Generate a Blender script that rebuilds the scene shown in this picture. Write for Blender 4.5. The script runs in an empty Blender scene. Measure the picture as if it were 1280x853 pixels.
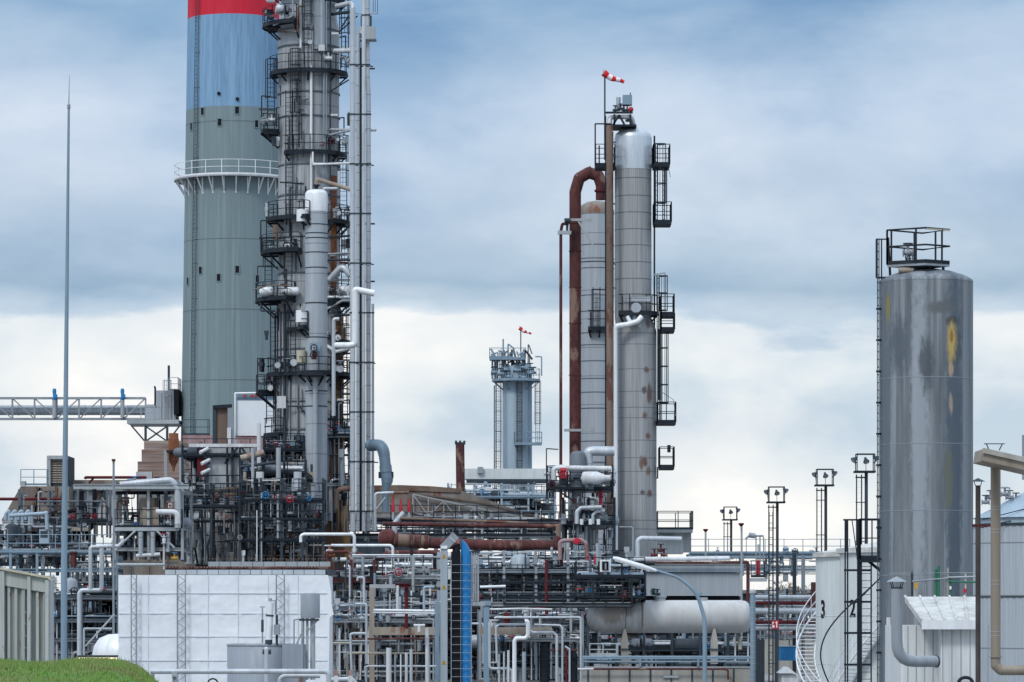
import bpy, math, random
from math import sin, cos, pi, radians
from mathutils import Vector, Matrix
sc = bpy.context.scene
# ------------------------------------------------------------ camera
F = 4800.0; HY = 770.0; CZ = 5.0          # focal length in photo pixels, horizon row, eye height
cam = bpy.data.cameras.new('camera'); cam.lens = 135; cam.sensor_width = 36
cam.shift_y = (HY - 426.5) / 1280.0; cam.clip_start = 1; cam.clip_end = 9000
cob = bpy.data.objects.new('camera', cam); sc.collection.objects.link(cob)
cob.location = (0, 0, CZ); cob.rotation_euler = (pi/2, 0, 0); sc.camera = cob
# ------------------------------------------------------------ world
w = bpy.data.worlds.new('World'); sc.world = w; w.use_nodes = True
nt = w.node_tree; nt.nodes.clear()
def N(tree, t, **kw):
    n = tree.nodes.new(t)
    for k, v in kw.items():
        if k.startswith('i_'): n.inputs[int(k[2:]) if k[2:].isdigit() else k[2:].replace('_', ' ')].default_value = v
        else: setattr(n, k, v)
    return n
SUN_EL, SUN_AZ = radians(48), radians(-150)      # soft sun, high, behind the camera's left
out = N(nt, 'ShaderNodeOutputWorld'); bg1 = N(nt, 'ShaderNodeBackground'); bg2 = N(nt, 'ShaderNodeBackground')
sky = N(nt, 'ShaderNodeTexSky', sky_type='NISHITA', sun_disc=False, sun_elevation=SUN_EL, sun_rotation=SUN_AZ)
nt.links.new(sky.outputs[0], bg1.inputs[0]); bg1.inputs[1].default_value = 0.1
tc = N(nt, 'ShaderNodeTexCoord'); sep = N(nt, 'ShaderNodeSeparateXYZ'); nt.links.new(tc.outputs['Generated'], sep.inputs[0])
def wnoise(scale, detail, rough, loc=(0,0,0), dist=0):
    mp = N(nt, 'ShaderNodeMapping'); mp.inputs['Scale'].default_value = scale; mp.inputs['Location'].default_value = loc
    nt.links.new(tc.outputs['Generated'], mp.inputs[0])
    n = N(nt, 'ShaderNodeTexNoise'); n.inputs['Scale'].default_value = 1; n.inputs['Detail'].default_value = detail; n.inputs['Roughness'].default_value = rough; n.inputs['Distortion'].default_value = dist
    nt.links.new(mp.outputs[0], n.inputs[0]); return n.outputs[0]
def M(op, a, b=None, c=None, tree=None):
    tree = tree or nt
    n = N(tree, 'ShaderNodeMath', operation=op)
    for i, v in enumerate((a, b, c)):
        if v is None: continue
        if isinstance(v, (int, float)): n.inputs[i].default_value = v
        else: tree.links.new(v, n.inputs[i])
    return n.outputs[0]
def ramp(tree, fac, stops, interp='LINEAR'):
    r = N(tree, 'ShaderNodeValToRGB'); r.color_ramp.interpolation = interp
    e = r.color_ramp.elements
    while len(e) > 1: e.remove(e[0])
    for i, (p, c) in enumerate(stops):
        x = e[0] if i == 0 else e.new(p)
        x.position = p; x.color = (*c, 1)
    tree.links.new(fac, r.inputs[0]); return r.outputs[0]
n1 = wnoise((9, 9, 30), 6, .55, (3, 0, 1)); n2 = wnoise((20, 20, 60), 6, .55, (1, 4, 2)); n3 = wnoise((12, 12, 22), 6, .54, (7, 2, 5.3), .12)
zz = M('ADD', sep.outputs[2], M('MULTIPLY', M('SUBTRACT', n1, .5), .044))
zz = M('ADD', zz, M('MULTIPLY', M('SUBTRACT', n2, .5), .016))
z5 = M('MULTIPLY', zz, 5.0)
Y_ = lambda y: min(1, (HY - y) / F * 5)
stops = [(0, (.73,.74,.745)), (Y_(650), (.735,.745,.745)), (Y_(520), (.645,.67,.70)), (Y_(455), (.71,.725,.73)), (Y_(410), (.68,.70,.72)), (Y_(396), (.46,.54,.63)),
         (Y_(345), (.29,.39,.50)), (Y_(290), (.37,.46,.575)), (Y_(210), (.475,.55,.655)), (Y_(130), (.46,.54,.655)), (Y_(60), (.34,.445,.58)), (Y_(10), (.215,.34,.50)), (1, (.55,.63,.74))]
base = ramp(nt, z5, stops)
pat = ramp(nt, n3, [(.34, (.62,.74,.85)), (.46, (.90,.94,.97)), (.56, (1.04,1.03,1.02)), (.66, (1.24,1.18,1.12))])
mx = N(nt, 'ShaderNodeMix', data_type='RGBA', blend_type='MULTIPLY'); mx.inputs[0].default_value = .9
nt.links.new(base, mx.inputs[6]); nt.links.new(pat, mx.inputs[7])
# ordinary overcast brightening towards the zenith
up = M('ADD', 1.0, M('MULTIPLY', M('MAXIMUM', M('SUBTRACT', sep.outputs[2], .22), 0), 1.1))
nt.links.new(mx.outputs[2], bg2.inputs[0]); nt.links.new(up, bg2.inputs[1])
ms = N(nt, 'ShaderNodeMixShader'); ms.inputs[0].default_value = .93
nt.links.new(bg1.outputs[0], ms.inputs[1]); nt.links.new(bg2.outputs[0], ms.inputs[2]); nt.links.new(ms.outputs[0], out.inputs[0])
# ------------------------------------------------------------ sun + exposure
sl = bpy.data.lights.new('sun', 'SUN'); sl.energy = 1.5; sl.angle = radians(12); sl.color = (1, .95, .88)
so = bpy.data.objects.new('sun', sl); sc.collection.objects.link(so)
d = Vector((sin(SUN_AZ)*cos(SUN_EL), cos(SUN_AZ)*cos(SUN_EL), sin(SUN_EL)))
so.rotation_euler = d.to_track_quat('Z', 'Y').to_euler()
sc.view_settings.view_transform = 'Standard'; sc.view_settings.look = 'None'; sc.view_settings.gamma = 1
sc.view_settings.exposure = 0.36
# ------------------------------------------------------------ materials
MATS = {}
def surf(name, col, rough=.6, metal=0., dirt=None, amt=.4, fine=.12, sx=.9, sz=.07, seam=0, rust=0., rustcol=(.16,.055,.03), rs=.5, spots=(), vline=0, bump=0, streakc=None):
    m = bpy.data.materials.new(name); m.use_nodes = True; t = m.node_tree; b = t.nodes['Principled BSDF']
    b.inputs['Roughness'].default_value = rough; b.inputs['Metallic'].default_value = metal; b.inputs['Specular IOR Level'].default_value = .12 if max(col) < .13 else .35
    g = N(t, 'ShaderNodeNewGeometry'); L = t.links.new
    def noise(scale, det=4, ro=.55, loc=(0,0,0)):
        mp = N(t, 'ShaderNodeMapping'); mp.inputs['Scale'].default_value = scale; mp.inputs['Location'].default_value = loc
        L(g.outputs['Position'], mp.inputs[0]); n = N(t, 'ShaderNodeTexNoise'); n.inputs['Scale'].default_value = 1
        n.inputs['Detail'].default_value = det; n.inputs['Roughness'].default_value = ro; L(mp.outputs[0], n.inputs[0]); return n.outputs[0]
    def mix(f, a, c2, bt='MIX'):
        x = N(t, 'ShaderNodeMix', data_type='RGBA', blend_type=bt)
        for i, v in ((0, f), (6, a), (7, c2)):
            if isinstance(v, (int, float)): x.inputs[i].default_value = v
            elif isinstance(v, tuple): x.inputs[i].default_value = (*v[:3], 1)
            else: L(v, x.inputs[i])
        return x.outputs[2]
    mm = lambda op, a, b_=None, c=None: M(op, a, b_, c, tree=t)
    dirt = dirt or tuple(c*.5 for c in col)
    f = ramp(t, noise((sx, sx, sx*sz)), [(.40, (0,0,0)), (.66, (amt,)*3)])
    c = mix(f, col, dirt)
    c = mix(ramp(t, noise((sx*5, sx*5, sx*sz*6), 3), [(.35, (0,0,0)), (.7, (fine*2,)*3)]), c, tuple(x*.55 for x in dirt))
    if streakc: c = mix(ramp(t, noise((sx*2.2, sx*2.2, sx*.05), 4, .5, (9,3,1)), [(.5, (0,0,0)), (.62, (.8,)*3)]), c, streakc)
    sp = N(t, 'ShaderNodeSeparateXYZ'); L(g.outputs['Position'], sp.inputs[0])
    if seam:
        fr = mm('FRACT', mm('DIVIDE', sp.outputs[2], seam)); lo = mm('LESS_THAN', fr, .05/seam)
        c = mix(mm('MULTIPLY', lo, .55), c, (.03,.035,.04))
    if vline:
        fr = mm('FRACT', mm('DIVIDE', mm('ADD', sp.outputs[0], 100), vline)); lo = mm('LESS_THAN', fr, .12)
        c = mix(mm('MULTIPLY', lo, .25), c, (.05,.06,.07))
    if rust:
        n = noise((rs, rs, rs*.5), 6, .65, (5,5,5))
        c = mix(ramp(t, n, [(.62-rust*.3, (0,0,0)), (.68-rust*.25, (.9,)*3)]), c, rustcol)
    for (px, py, Yd, rx, rz, sc_) in spots:
        v = P(px, py, Yd); dx = mm('DIVIDE', mm('SUBTRACT', sp.outputs[0], v.x), rx); dz = mm('DIVIDE', mm('SUBTRACT', sp.outputs[2], v.z), rz)
        r2 = mm('SQRT', mm('ADD', mm('MULTIPLY', dx, dx), mm('MULTIPLY', dz, dz)))
        r2 = mm('ADD', r2, mm('MULTIPLY', mm('SUBTRACT', noise((6,6,2.2), 5, .7), .5), 1.5))
        c = mix(ramp(t, r2, [(.5, (.9,)*3), (1.15, (0,0,0))]), c, sc_)
    L(c, b.inputs['Base Color'])
    rr = ramp(t, noise((sx*2, sx*2, sx*.6), 3), [(.3, (max(.05, rough-.12),)*3), (.7, (min(1, rough+.15),)*3)]); L(rr, b.inputs['Roughness'])
    if bump:
        bp = N(t, 'ShaderNodeBump'); bp.inputs['Strength'].default_value = .5; bp.inputs['Distance'].default_value = bump
        L(noise((sx*3, sx*3, sx*3), 4), bp.inputs['Height']); L(bp.outputs[0], b.inputs['Normal'])
    MATS[name] = m; return m
def P(px, py, Y): return Vector(((px - 640.0)/F*Y, Y, CZ + (HY - py)/F*Y))
surf('steel', (.27,.31,.35), .5, .1, (.12,.14,.17))
surf('galv', (.33,.39,.44), .5, .1, (.20,.24,.28))
surf('bluegrey', (.20,.29,.37), .55, .1, (.12,.17,.22), fine=.1)
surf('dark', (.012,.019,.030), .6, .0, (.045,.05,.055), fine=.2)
surf('midgrey', (.115,.14,.17), .6, .0, (.06,.07,.085))
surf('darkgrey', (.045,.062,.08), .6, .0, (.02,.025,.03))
surf('white', (.60,.63,.66), .5, .0, (.30,.31,.32), .4, fine=.15, sx=1.4)
surf('clad', (.48,.53,.58), .4, .2, (.26,.28,.31), .5, seam=0, sx=1.6)
surf('cladseam', (.40,.45,.50), .42, .2, (.22,.24,.26), .5, seam=1.1, sx=1.4)
surf('bright', (.72,.76,.80), .38, .1, (.45,.46,.48), .3)
surf('rustpipe', (.12,.042,.042), .75, .0, (.05,.028,.03), .7, fine=.3, rust=.2, rustcol=(.21,.14,.115), rs=.9, sx=1.2, sz=.3)
surf('rustlight', (.20,.15,.12), .8, .0, (.10,.065,.05), .7, rust=.3, rustcol=(.11,.04,.03), rs=.8)
surf('rustorange', (.27,.095,.045), .85, .0, (.09,.035,.02), .7, rust=.3, rustcol=(.33,.15,.06), rs=.7)
surf('skirtrust', (.13,.065,.035), .85, .0, (.035,.022,.02), .8, rust=.35, rustcol=(.30,.17,.07), rs=.45)
surf('brownpipe', (.27,.24,.20), .55, .2, (.16,.12,.09), .6)
surf('hoppertan', (.25,.235,.215), .8, .0, (.13,.10,.085), .8, rust=.12, rs=.5)
surf('tan', (.34,.31,.27), .8, .0, (.19,.14,.11), .7, rust=.12, rs=.5)
surf('grubby', (.24,.26,.27), .7, .1, (.08,.08,.08), .9, fine=.3, rust=.22, rs=.5, rustcol=(.10,.055,.04))
surf('lagging', (.36,.39,.41), .8, .0, (.06,.065,.07), .95, fine=.3, sx=1.6, sz=.7, rust=.1, rs=.6)
surf('brick', (.17,.105,.085), .9, .0, (.33,.28,.25), .95, seam=.55, sx=.22, sz=16)
surf('slopegrey', (.25,.245,.24), .8, 0, (.14,.11,.09), .8, rust=.08, rs=.5)
surf('concrete', (.33,.33,.31), .85, .0, (.20,.19,.17), .6)
surf('column', (.355,.385,.415), .75, .0, (.205,.22,.235), .55, fine=.38, sx=2.6, sz=.02, seam=1.9)
surf('columnrust', (.32,.34,.36), .7, .0, (.21,.215,.22), .65, fine=.28, sx=3, sz=.015, rust=.0, spots=[(x_, y_, 238.8, .20, h_, c_) for (x_, y_, h_, c_) in ((808,462,.25,(.13,.07,.045)),(812,492,.75,(.10,.06,.045)),(805,487,.3,(.07,.06,.055)),(806,520,.3,(.13,.075,.05)),(810,545,.25,(.12,.06,.04)),(806,577,.4,(.11,.055,.035)),(811,589,.35,(.16,.10,.07)),(812,617,.3,(.12,.05,.03)),(803,616,.2,(.08,.07,.065)),(810,405,.4,(.09,.08,.075)),(802,580,.5,(.13,.08,.06)))])
surf('columnlight', (.34,.385,.43), .6, .0, (.25,.28,.315), .5, fine=.12, sx=2.5, sz=.03, seam=1.9)
surf('chimgrey', (.165,.228,.25), .85, 0, (.14,.192,.212), .5, fine=.10, sx=1.3, sz=.015, seam=0, streakc=(.187,.250,.272))
surf('chimjoint', (.115,.165,.18), .85)
surf('chimblue', (.165,.305,.465), .8, 0, (.145,.27,.42), .5, fine=.25, sx=1.3, sz=.06, streakc=(.19,.335,.49))
surf('chimred', (.52,.012,.035), .7, 0, (.38,.01,.03), .5, fine=.05, sx=1.0, sz=.04)
surf('siloC', (.175,.198,.222), .75, .0, (.09,.11,.135), .9, fine=.22, sx=1.3, sz=.07, streakc=(.24,.275,.305),
     spots=((1150,520,148.2,.38,9,(.25,.285,.32)), (1193,560,148.3,.42,12,(.07,.095,.125)), (1108,560,148.3,.3,12,(.10,.125,.155)), (1210,500,148.3,.14,9,(.19,.22,.25)), (1158,455,148.2,.34,1.3,(.06,.075,.09)), (1125,430,148.4,.40,1.5,(.075,.095,.12)), (1178,385,148.2,.8,.30,(.10,.11,.12)), (1190,400,148.2,.30,.25,(.06,.06,.06)), (1198,440,148.3,.22,.9,(.07,.085,.10)), (1190,428,148.3,.24,1.05,(.44,.32,.10)), (1112,385,148.5,.08,.7,(.20,.18,.04)), (1102,365,148.5,.07,.3,(.22,.20,.05)), (1189,462,148.3,.14,.35,(.36,.27,.19)), (1189,505,148.3,.11,.5,(.30,.25,.20)), (1186,600,148.3,.22,1.7,(.12,.13,.11)), (1190,420,148.2,.10,.3,(.25,.13,.03))))
surf('silver', (.50,.56,.62), .36, .45, (.38,.43,.48), .4, fine=.1, sx=2)
surf('vessel', (.45,.465,.48), .42, .0, (.33,.32,.31), .45, fine=.08, sx=2.2, sz=.05, spots=((803,765,204,.09,1.2,(.17,.12,.08)), (765,768,204,.9,.7,(.24,.215,.19)), (785,762,204,.5,.5,(.22,.20,.18)), (900,765,204,.6,.4,(.40,.40,.41))))
surf('tankwhite', (.56,.61,.63), .6, 0, (.40,.43,.42), .35, fine=.1, sx=1.1, sz=.1)
surf('tarp', (.68,.72,.77), .5, 0, (.58,.63,.69), .5, fine=.04, sx=.7, sz=.5, bump=.012); surf('tarpgrey', (.60,.65,.705), .5, 0, (.52,.57,.63), .3, fine=.03, sx=.8, sz=1, bump=.012)
surf('tankgrey', (.25,.29,.34), .55, .1, (.19,.22,.26), .5, sx=1.2, sz=.1)
surf('container', (.40,.43,.44), .6, 0, (.27,.28,.25), .5, sx=3, sz=.08, rust=.02, rs=2)
surf('redpaint', (.42,.02,.04), .5); surf('redsock', (.62,.02,.02), .8, amt=.1); surf('whitesock', (.75,.72,.74), .8, amt=.1)
surf('darkred', (.11,.02,.025), .7); surf('bluepaint', (.02,.19,.45), .5, amt=.3); surf('bluesheet', (.015,.20,.50), .5, 0, (.01,.13,.36), .5, sx=6, sz=.02)
surf('yellow', (.45,.28,.06), .6, amt=.1); surf('cream', (.46,.44,.34), .6); surf('green', (.02,.16,.09), .6)
surf('sootpole', (.05,.045,.045), .75, 0, (.10,.09,.085), .8, sx=2, sz=.5)
surf('black', (.012,.015,.02), .8); surf('signwhite', (.8,.8,.8), .6, amt=.1); surf('shedwhite', (.62,.66,.68), .5, .1, (.42,.44,.44), .4, sx=1.5)
surf('roofwhite', (.56,.58,.58), .6, 0, (.26,.26,.23), .7, sx=2.2, sz=1)
surf('gravel', (.16,.155,.15), .95, 0, (.09,.09,.085), .6, sx=.3, sz=1)
surf('paving', (.24,.24,.235), .9, 0, (.16,.155,.15), .6, sx=.4, sz=1)
surf('turf', (.08,.18,.025), .95, 0, (.11,.13,.035), .6, sx=2.5, sz=1)
surf('blade', (.135,.33,.045), .7, 0, (.27,.27,.12), .9, fine=.4, sx=.9, sz=1)
surf('twig', (.16,.13,.12), .9); surf('domestain', (.20,.19,.18), .7, 0, (.15,.09,.06), .8, rust=.2, rs=.8)
surf('sootpole', (.05,.045,.045), .75, 0, (.10,.09,.085), .8, sx=2, sz=.5)
surf('pinkwall', (.33,.24,.25), .8, 0, (.16,.08,.08), .6, rust=.15, rs=.5)
surf('wallpanel', (.44,.47,.50), .55, .1, (.24,.25,.26), .6, sx=1, sz=.15, rust=.05, rs=.8)
surf('blockwall', (.22,.24,.25), .85, 0, (.13,.14,.14), .6, sx=.6, sz=.3, rust=.04)
surf('farblue', (.30,.39,.47), .6, .1, (.22,.29,.35), .5, sx=1.5, sz=.05)  # pale blue paint; on the distant tower the paleness stands in for haze
surf('strip', (.35,.39,.42), .5, .1, (.26,.28,.29), .5)
def lamp_mat():
    m = bpy.data.materials.new('lamp_strip'); m.use_nodes = True; b = m.node_tree.nodes['Principled BSDF']
    b.inputs['Base Color'].default_value = (.9,.8,.5,1); b.inputs['Emission Color'].default_value = (1,.82,.5,1); b.inputs['Emission Strength'].default_value = .9
    MATS['lamp'] = m
lamp_mat()
# ------------------------------------------------------------ mesh builder
class MB:
    def __init__(s): s.v = []; s.f = []; s.sm = []
    def add(s, vs, fs, smooth=False):
        o = len(s.v); s.v += [Vector(a) for a in vs]; s.f += [[i+o for i in f] for f in fs]; s.sm += [smooth]*len(fs); return s
    def box(s, a, b):
        x0,y0,z0 = a; x1,y1,z1 = b
        if x0 > x1: x0, x1 = x1, x0
        if y0 > y1: y0, y1 = y1, y0
        if z0 > z1: z0, z1 = z1, z0
        return s.add([(x0,y0,z0),(x1,y0,z0),(x1,y1,z0),(x0,y1,z0),(x0,y0,z1),(x1,y0,z1),(x1,y1,z1),(x0,y1,z1)],
                     [(0,3,2,1),(4,5,6,7),(0,1,5,4),(1,2,6,5),(2,3,7,6),(3,0,4,7)])
    def bar(s, p, q, w=.06, h=None):
        """square bar from p to q"""
        p = Vector(p); q = Vector(q); h = h or w; d = q - p
        if d.length < 1e-6: return s
        d.normalize(); u = Vector((0,0,1)) if abs(d.z) < .9 else Vector((0,1,0)); a = d.cross(u).normalized(); c = a.cross(d).normalized()
        a *= w/2; c *= h/2
        return s.add([p-a-c, p+a-c, p+a+c, p-a+c, q-a-c, q+a-c, q+a+c, q-a+c], [(0,1,2,3),(7,6,5,4),(0,4,5,1),(1,5,6,2),(2,6,7,3),(3,7,4,0)])
    def ibeam(s, p, q, w=.2, h=.3):
        p = Vector(p); q = Vector(q); t = .025
        s.bar(p+Vector((0,0,h/2-t/2)), q+Vector((0,0,h/2-t/2)), w, t*1.4); s.bar(p-Vector((0,0,h/2-t/2)), q-Vector((0,0,h/2-t/2)), w, t*1.4); s.bar(p, q, t, h-t*3); return s
    def tube(s, path, r, seg=10, cap=True):
        pts = [Vector(p) for p in path]; n = len(pts)
        if n < 2: return s
        rs = r if isinstance(r, (list, tuple)) else [r]*n
        d0 = (pts[1]-pts[0]).normalized(); u = Vector((0,0,1)) if abs(d0.z) < .9 else Vector((0,1,0)); a = d0.cross(u).normalized()
        vs = []
        for i, p in enumerate(pts):
            if i == 0: d = pts[1]-pts[0]
            elif i == n-1: d = pts[-1]-pts[-2]
            else: d = (pts[i+1]-p).normalized() + (p-pts[i-1]).normalized()
            d.normalize(); a = (a - d*a.dot(d)).normalized(); b = d.cross(a)
            k = 1.0
            if 0 < i < n-1:
                c = (pts[i+1]-p).normalized().dot(d); k = 1/max(.5, c)
            for j in range(seg):
                th = 2*pi*j/seg; vs.append(p + (a*cos(th) + b*sin(th))*rs[i]*(k if k < 1.25 else 1.1))
        fs = [(i*seg+j, i*seg+(j+1)%seg, (i+1)*seg+(j+1)%seg, (i+1)*seg+j) for i in range(n-1) for j in range(seg)]
        s.add(vs, fs, True)
        if cap:
            o = len(s.v)-len(vs); s.f.append([o+j for j in range(seg)][::-1]); s.f.append([o+(n-1)*seg+j for j in range(seg)]); s.sm += [False, False]
        return s
    def lathe(s, c, prof, seg=32, axis='z', a0=0, a1=2*pi, cap=True):
        """prof: (r, h) pairs along axis from c"""
        c = Vector(c); full = abs(a1-a0-2*pi) < 1e-6; k = seg if full else seg+1; vs = []
        for r, h in prof:
            for j in range(k):
                th = a0+(a1-a0)*j/seg; x, y = r*cos(th), r*sin(th)
                vs.append(c + (Vector((x,y,h)) if axis == 'z' else Vector((h,x,y)) if axis == 'x' else Vector((x,h,y))))
        fs = []
        for i in range(len(prof)-1):
            for j in range(seg):
                j2 = (j+1) % k if full else j+1
                fs.append((i*k+j, i*k+j2, (i+1)*k+j2, (i+1)*k+j))
        s.add(vs, fs, True)
        if full and cap:
            o = len(s.v)-len(vs); L = len(prof)-1
            if prof[0][0] > .01: s.f.append([o+j for j in range(k)][::-1]); s.sm.append(False)
            if prof[L][0] > .01: s.f.append([o+L*k+j for j in range(k)]); s.sm.append(False)
        return s
    def build(s, name, mat, parent=None, label=None, origin=None):
        if not s.v: return None
        me = bpy.data.meshes.new(name); o = bpy.data.objects.new(name, me)
        og = origin if origin is not None else (parent['_o'] if parent is not None else Vector((0,0,0)))
        og = Vector(og)
        me.from_pydata([tuple(v-og) for v in s.v], [], s.f); me.polygons.foreach_set('use_smooth', s.sm); me.update()
        if any(s.sm): me.set_sharp_from_angle(angle=radians(62))
        me.materials.append(MATS[mat]); sc.collection.objects.link(o)
        if parent is not None:
            o.parent = parent; o['_o'] = tuple(og)
            if tuple(parent['_o']) != tuple(og): o.location = og - Vector(parent['_o'])
        else: o.location = og; o['_o'] = tuple(og)
        if label: o['label'] = label
        return o
USED = {}
def thing(name, label, cat, loc=(0,0,0), group=None):
    if label in USED: print('DUPLABEL', label)
    USED[label] = 1
    o = bpy.data.objects.new(name, None); sc.collection.objects.link(o); o.location = loc; o['_o'] = tuple(loc)
    o.empty_display_size = .3
    o['label'] = label; o['category'] = cat
    if group: o['group'] = group
    return o
def tag(o, label, cat, group=None, kind=None):
    if label: o['label'] = label; USED[label] = 1
    if cat: o['category'] = cat
    if group: o['group'] = group
    if kind: o['kind'] = kind
    return o
def fillet(pts, R, n=5):
    pts = [Vector(p) for p in pts]
    if len(pts) < 3 or R <= 0: return pts
    o = [pts[0]]
    for i in range(1, len(pts)-1):
        a, b, c = pts[i-1], pts[i], pts[i+1]; u = (a-b); v = (c-b); lu, lv = u.length, v.length
        if lu < 1e-5 or lv < 1e-5: continue
        u.normalize(); v.normalize(); ang = u.angle(v)
        if ang > 3.0: o.append(b); continue
        t = min(R/math.tan(ang/2), lu*.48, lv*.48); p = b+u*t; q = b+v*t
        for k in range(n+1):
            s_ = k/n; o.append(p*(1-s_)**2 + b*2*s_*(1-s_) + q*s_**2)
    o.append(pts[-1]); return o
def PP(pts, Y):
    """photo points (x, y[, metres behind Y]) to points in the place"""
    r = []
    for p in pts:
        yy = Y + (p[2] if len(p) > 2 else 0); r.append(P(p[0], p[1], yy))
    return r
def m_(px, Y): return px/F*Y
def pipe(T, pts, r, mat, Y, name='pipe', R=2.2, seg=10, flanges=0, label=None):
    """one run of pipe, r in photo pixels at Y"""
    w_ = m_(r, Y); path = fillet(PP(pts, Y), w_*R); mb = MB().tube(path, w_, seg)
    if flanges:
        raw = PP(pts, Y)
        for a, b in zip(raw[:-1], raw[1:]):
            L = (b-a).length; k = int(L/flanges)
            for i in range(1, k+1):
                c = a.lerp(b, i/(k+1)); d_ = (b-a).normalized()*.04
                mb.tube([c-d_, c+d_], w_*1.08, seg)
    return mb.build(name, mat, T, label)
def lone_pipe(label, pts, r, mat, Y, R=2.2, seg=12, flanges=0, name='pipe', cat='pipe', group=None):
    raw = PP(pts, Y); og = min(raw, key=lambda v: v.z)
    w_ = m_(r, Y); mb = MB().tube(fillet(raw, w_*R), w_, seg)
    for a, b in zip(raw[:-1], raw[1:]):
        L = (b-a).length
        if flanges:
            k = int(L/flanges)
            for i in range(1, k+1):
                c = a.lerp(b, i/(k+1)); d_ = (b-a).normalized()*.035; mb.tube([c-d_, c+d_], w_*1.07, seg)
    o = mb.build(name, mat, None, None, og); tag(o, label, cat, group); return o
def bolt_flange(mb, c, d, r):
    d = Vector(d).normalized(); mb.tube([Vector(c)-d*.05, Vector(c)+d*.05], r, 12)
def railing_mb(path, h=1.1, step=1.4, r=.025, closed=False, toe=True):
    """handrail along a deck edge path"""
    mb = MB(); pts = [Vector(p) for p in path]; up = Vector((0,0,1))
    if closed: pts = pts+[pts[0]]
    for z in (h, h*.52): mb.tube([p+up*z for p in pts], r, 5)
    if toe:
        for a, b in zip(pts[:-1], pts[1:]): mb.bar(a+up*.07, b+up*.07, .02, .14)
    nxt = 0.0; acc = 0.0
    for a, b in zip(pts[:-1], pts[1:]):
        L = (b-a).length
        while nxt <= acc+L and L > 1e-6:
            p = a.lerp(b, (nxt-acc)/L); mb.bar(p, p+up*h, r*2.2); nxt += step
        acc += L
    p = pts[-1]; mb.bar(p, p+up*h, r*2.2); return mb
def arc_platform(T, cx, cy, z, r0, r1, a0, a1, mat='dark', h=1.1, rails=True, brackets=True, step=1.1):
    """ring sector deck round a column, angles in degrees (-90 faces the camera)"""
    a0r, a1r = radians(a0), radians(a1); n = max(4, int(abs(a1-a0)/10)); full = abs(a1-a0) >= 359
    mb = MB(); c = Vector((cx, cy, z))
    for (ra, rb, za, zb) in ((r0, r1, -.06, 0), (r1-.04, r1+.02, -.13, .0)):
        vs = []; 
        for i in range(n+1):
            th = a0r+(a1r-a0r)*i/n; u = Vector((cos(th), sin(th), 0))
            vs += [c+u*ra+Vector((0,0,za)), c+u*rb+Vector((0,0,za)), c+u*rb+Vector((0,0,zb)), c+u*ra+Vector((0,0,zb))]
        fs = []
        for i in range(n):
            k = i*4
            for j in range(4): fs.append((k+j, k+(j+1)%4, k+4+(j+1)%4, k+4+j))
        if not full: fs += [(3,2,1,0), (n*4, n*4+1, n*4+2, n*4+3)]
        mb.add(vs, fs)
    if brackets:
        nb = max(2, int(abs(a1-a0)/40))
        for i in range(nb+1):
            th = a0r+(a1r-a0r)*(i+.02)/(nb+.04); u = Vector((cos(th), sin(th), 0))
            mb.bar(c+u*(r1-.1)+Vector((0,0,-.15)), c+u*(r0-.02)+Vector((0,0,-.15-(r1-r0)*.8)), .09); mb.bar(c+u*(r1-.05)+Vector((0,0,-.15)), c+u*(r0-.02)+Vector((0,0,-.15)), .1, .14)
    pf = mb.build('platform', mat, T)
    if rails:
        pth = [c+Vector((cos(a0r+(a1r-a0r)*i/n), sin(a0r+(a1r-a0r)*i/n), 0))*1 for i in range(n+1)]
        pth = [c+(p-c)*(r1-.02) for p in pth]
        if not full:
            e0 = c+(pth[0]-c)*((r0+.05)/(r1-.02)); e1 = c+(pth[-1]-c)*((r0+.05)/(r1-.02)); pth = [e0]+pth+[e1]
        railing_mb(pth, h, step).build('railing', mat, pf)
    return pf
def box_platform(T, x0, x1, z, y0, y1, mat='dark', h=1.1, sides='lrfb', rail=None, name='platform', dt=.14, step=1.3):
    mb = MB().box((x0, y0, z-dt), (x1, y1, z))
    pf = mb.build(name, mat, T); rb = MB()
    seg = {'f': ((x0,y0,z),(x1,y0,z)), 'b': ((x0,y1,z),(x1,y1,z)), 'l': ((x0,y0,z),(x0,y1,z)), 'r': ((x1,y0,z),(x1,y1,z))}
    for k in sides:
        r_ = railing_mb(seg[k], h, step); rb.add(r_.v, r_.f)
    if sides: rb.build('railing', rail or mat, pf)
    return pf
def ladder(T, p, z0, z1, face=(0,-1), w=.45, cage=True, mat='dark', name='ladder', step=.3, r=.025, cagefrom=2.2):
    """ladder at foot p, face = unit direction it faces"""
    f = Vector((face[0], face[1], 0)).normalized(); s_ = Vector((-f.y, f.x, 0)); p = Vector((p[0], p[1], 0)); mb = MB(); up = Vector((0,0,1))
    for k in (-1, 1): mb.bar(p+s_*k*w/2+up*z0, p+s_*k*w/2+up*z1, .06)
    z = z0+.2
    while z < z1: mb.bar(p-s_*w/2+up*z, p+s_*w/2+up*z, r); z += step
    o = mb.build(name, mat, T)
    if cage and z1-z0 > cagefrom+1:
        cb = MB(); zc = z0+cagefrom; n = 6; k = max(1, round((z1-zc)/1.1))
        off = lambda i: (s_*cos(pi*i/n) + f*sin(pi*i/n)*1.7)*.36
        for j in range(k+1):
            zz = zc+(z1-zc)*j/k; pts = [p+off(i)+up*zz for i in range(n+1)]
            for a, b in zip(pts[:-1], pts[1:]): cb.bar(a, b, .02, .06)
        for i in range(n+1): cb.bar(p+off(i)+up*zc, p+off(i)+up*z1, .03)
        cb.build('cage', mat, o)
    return o
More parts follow.
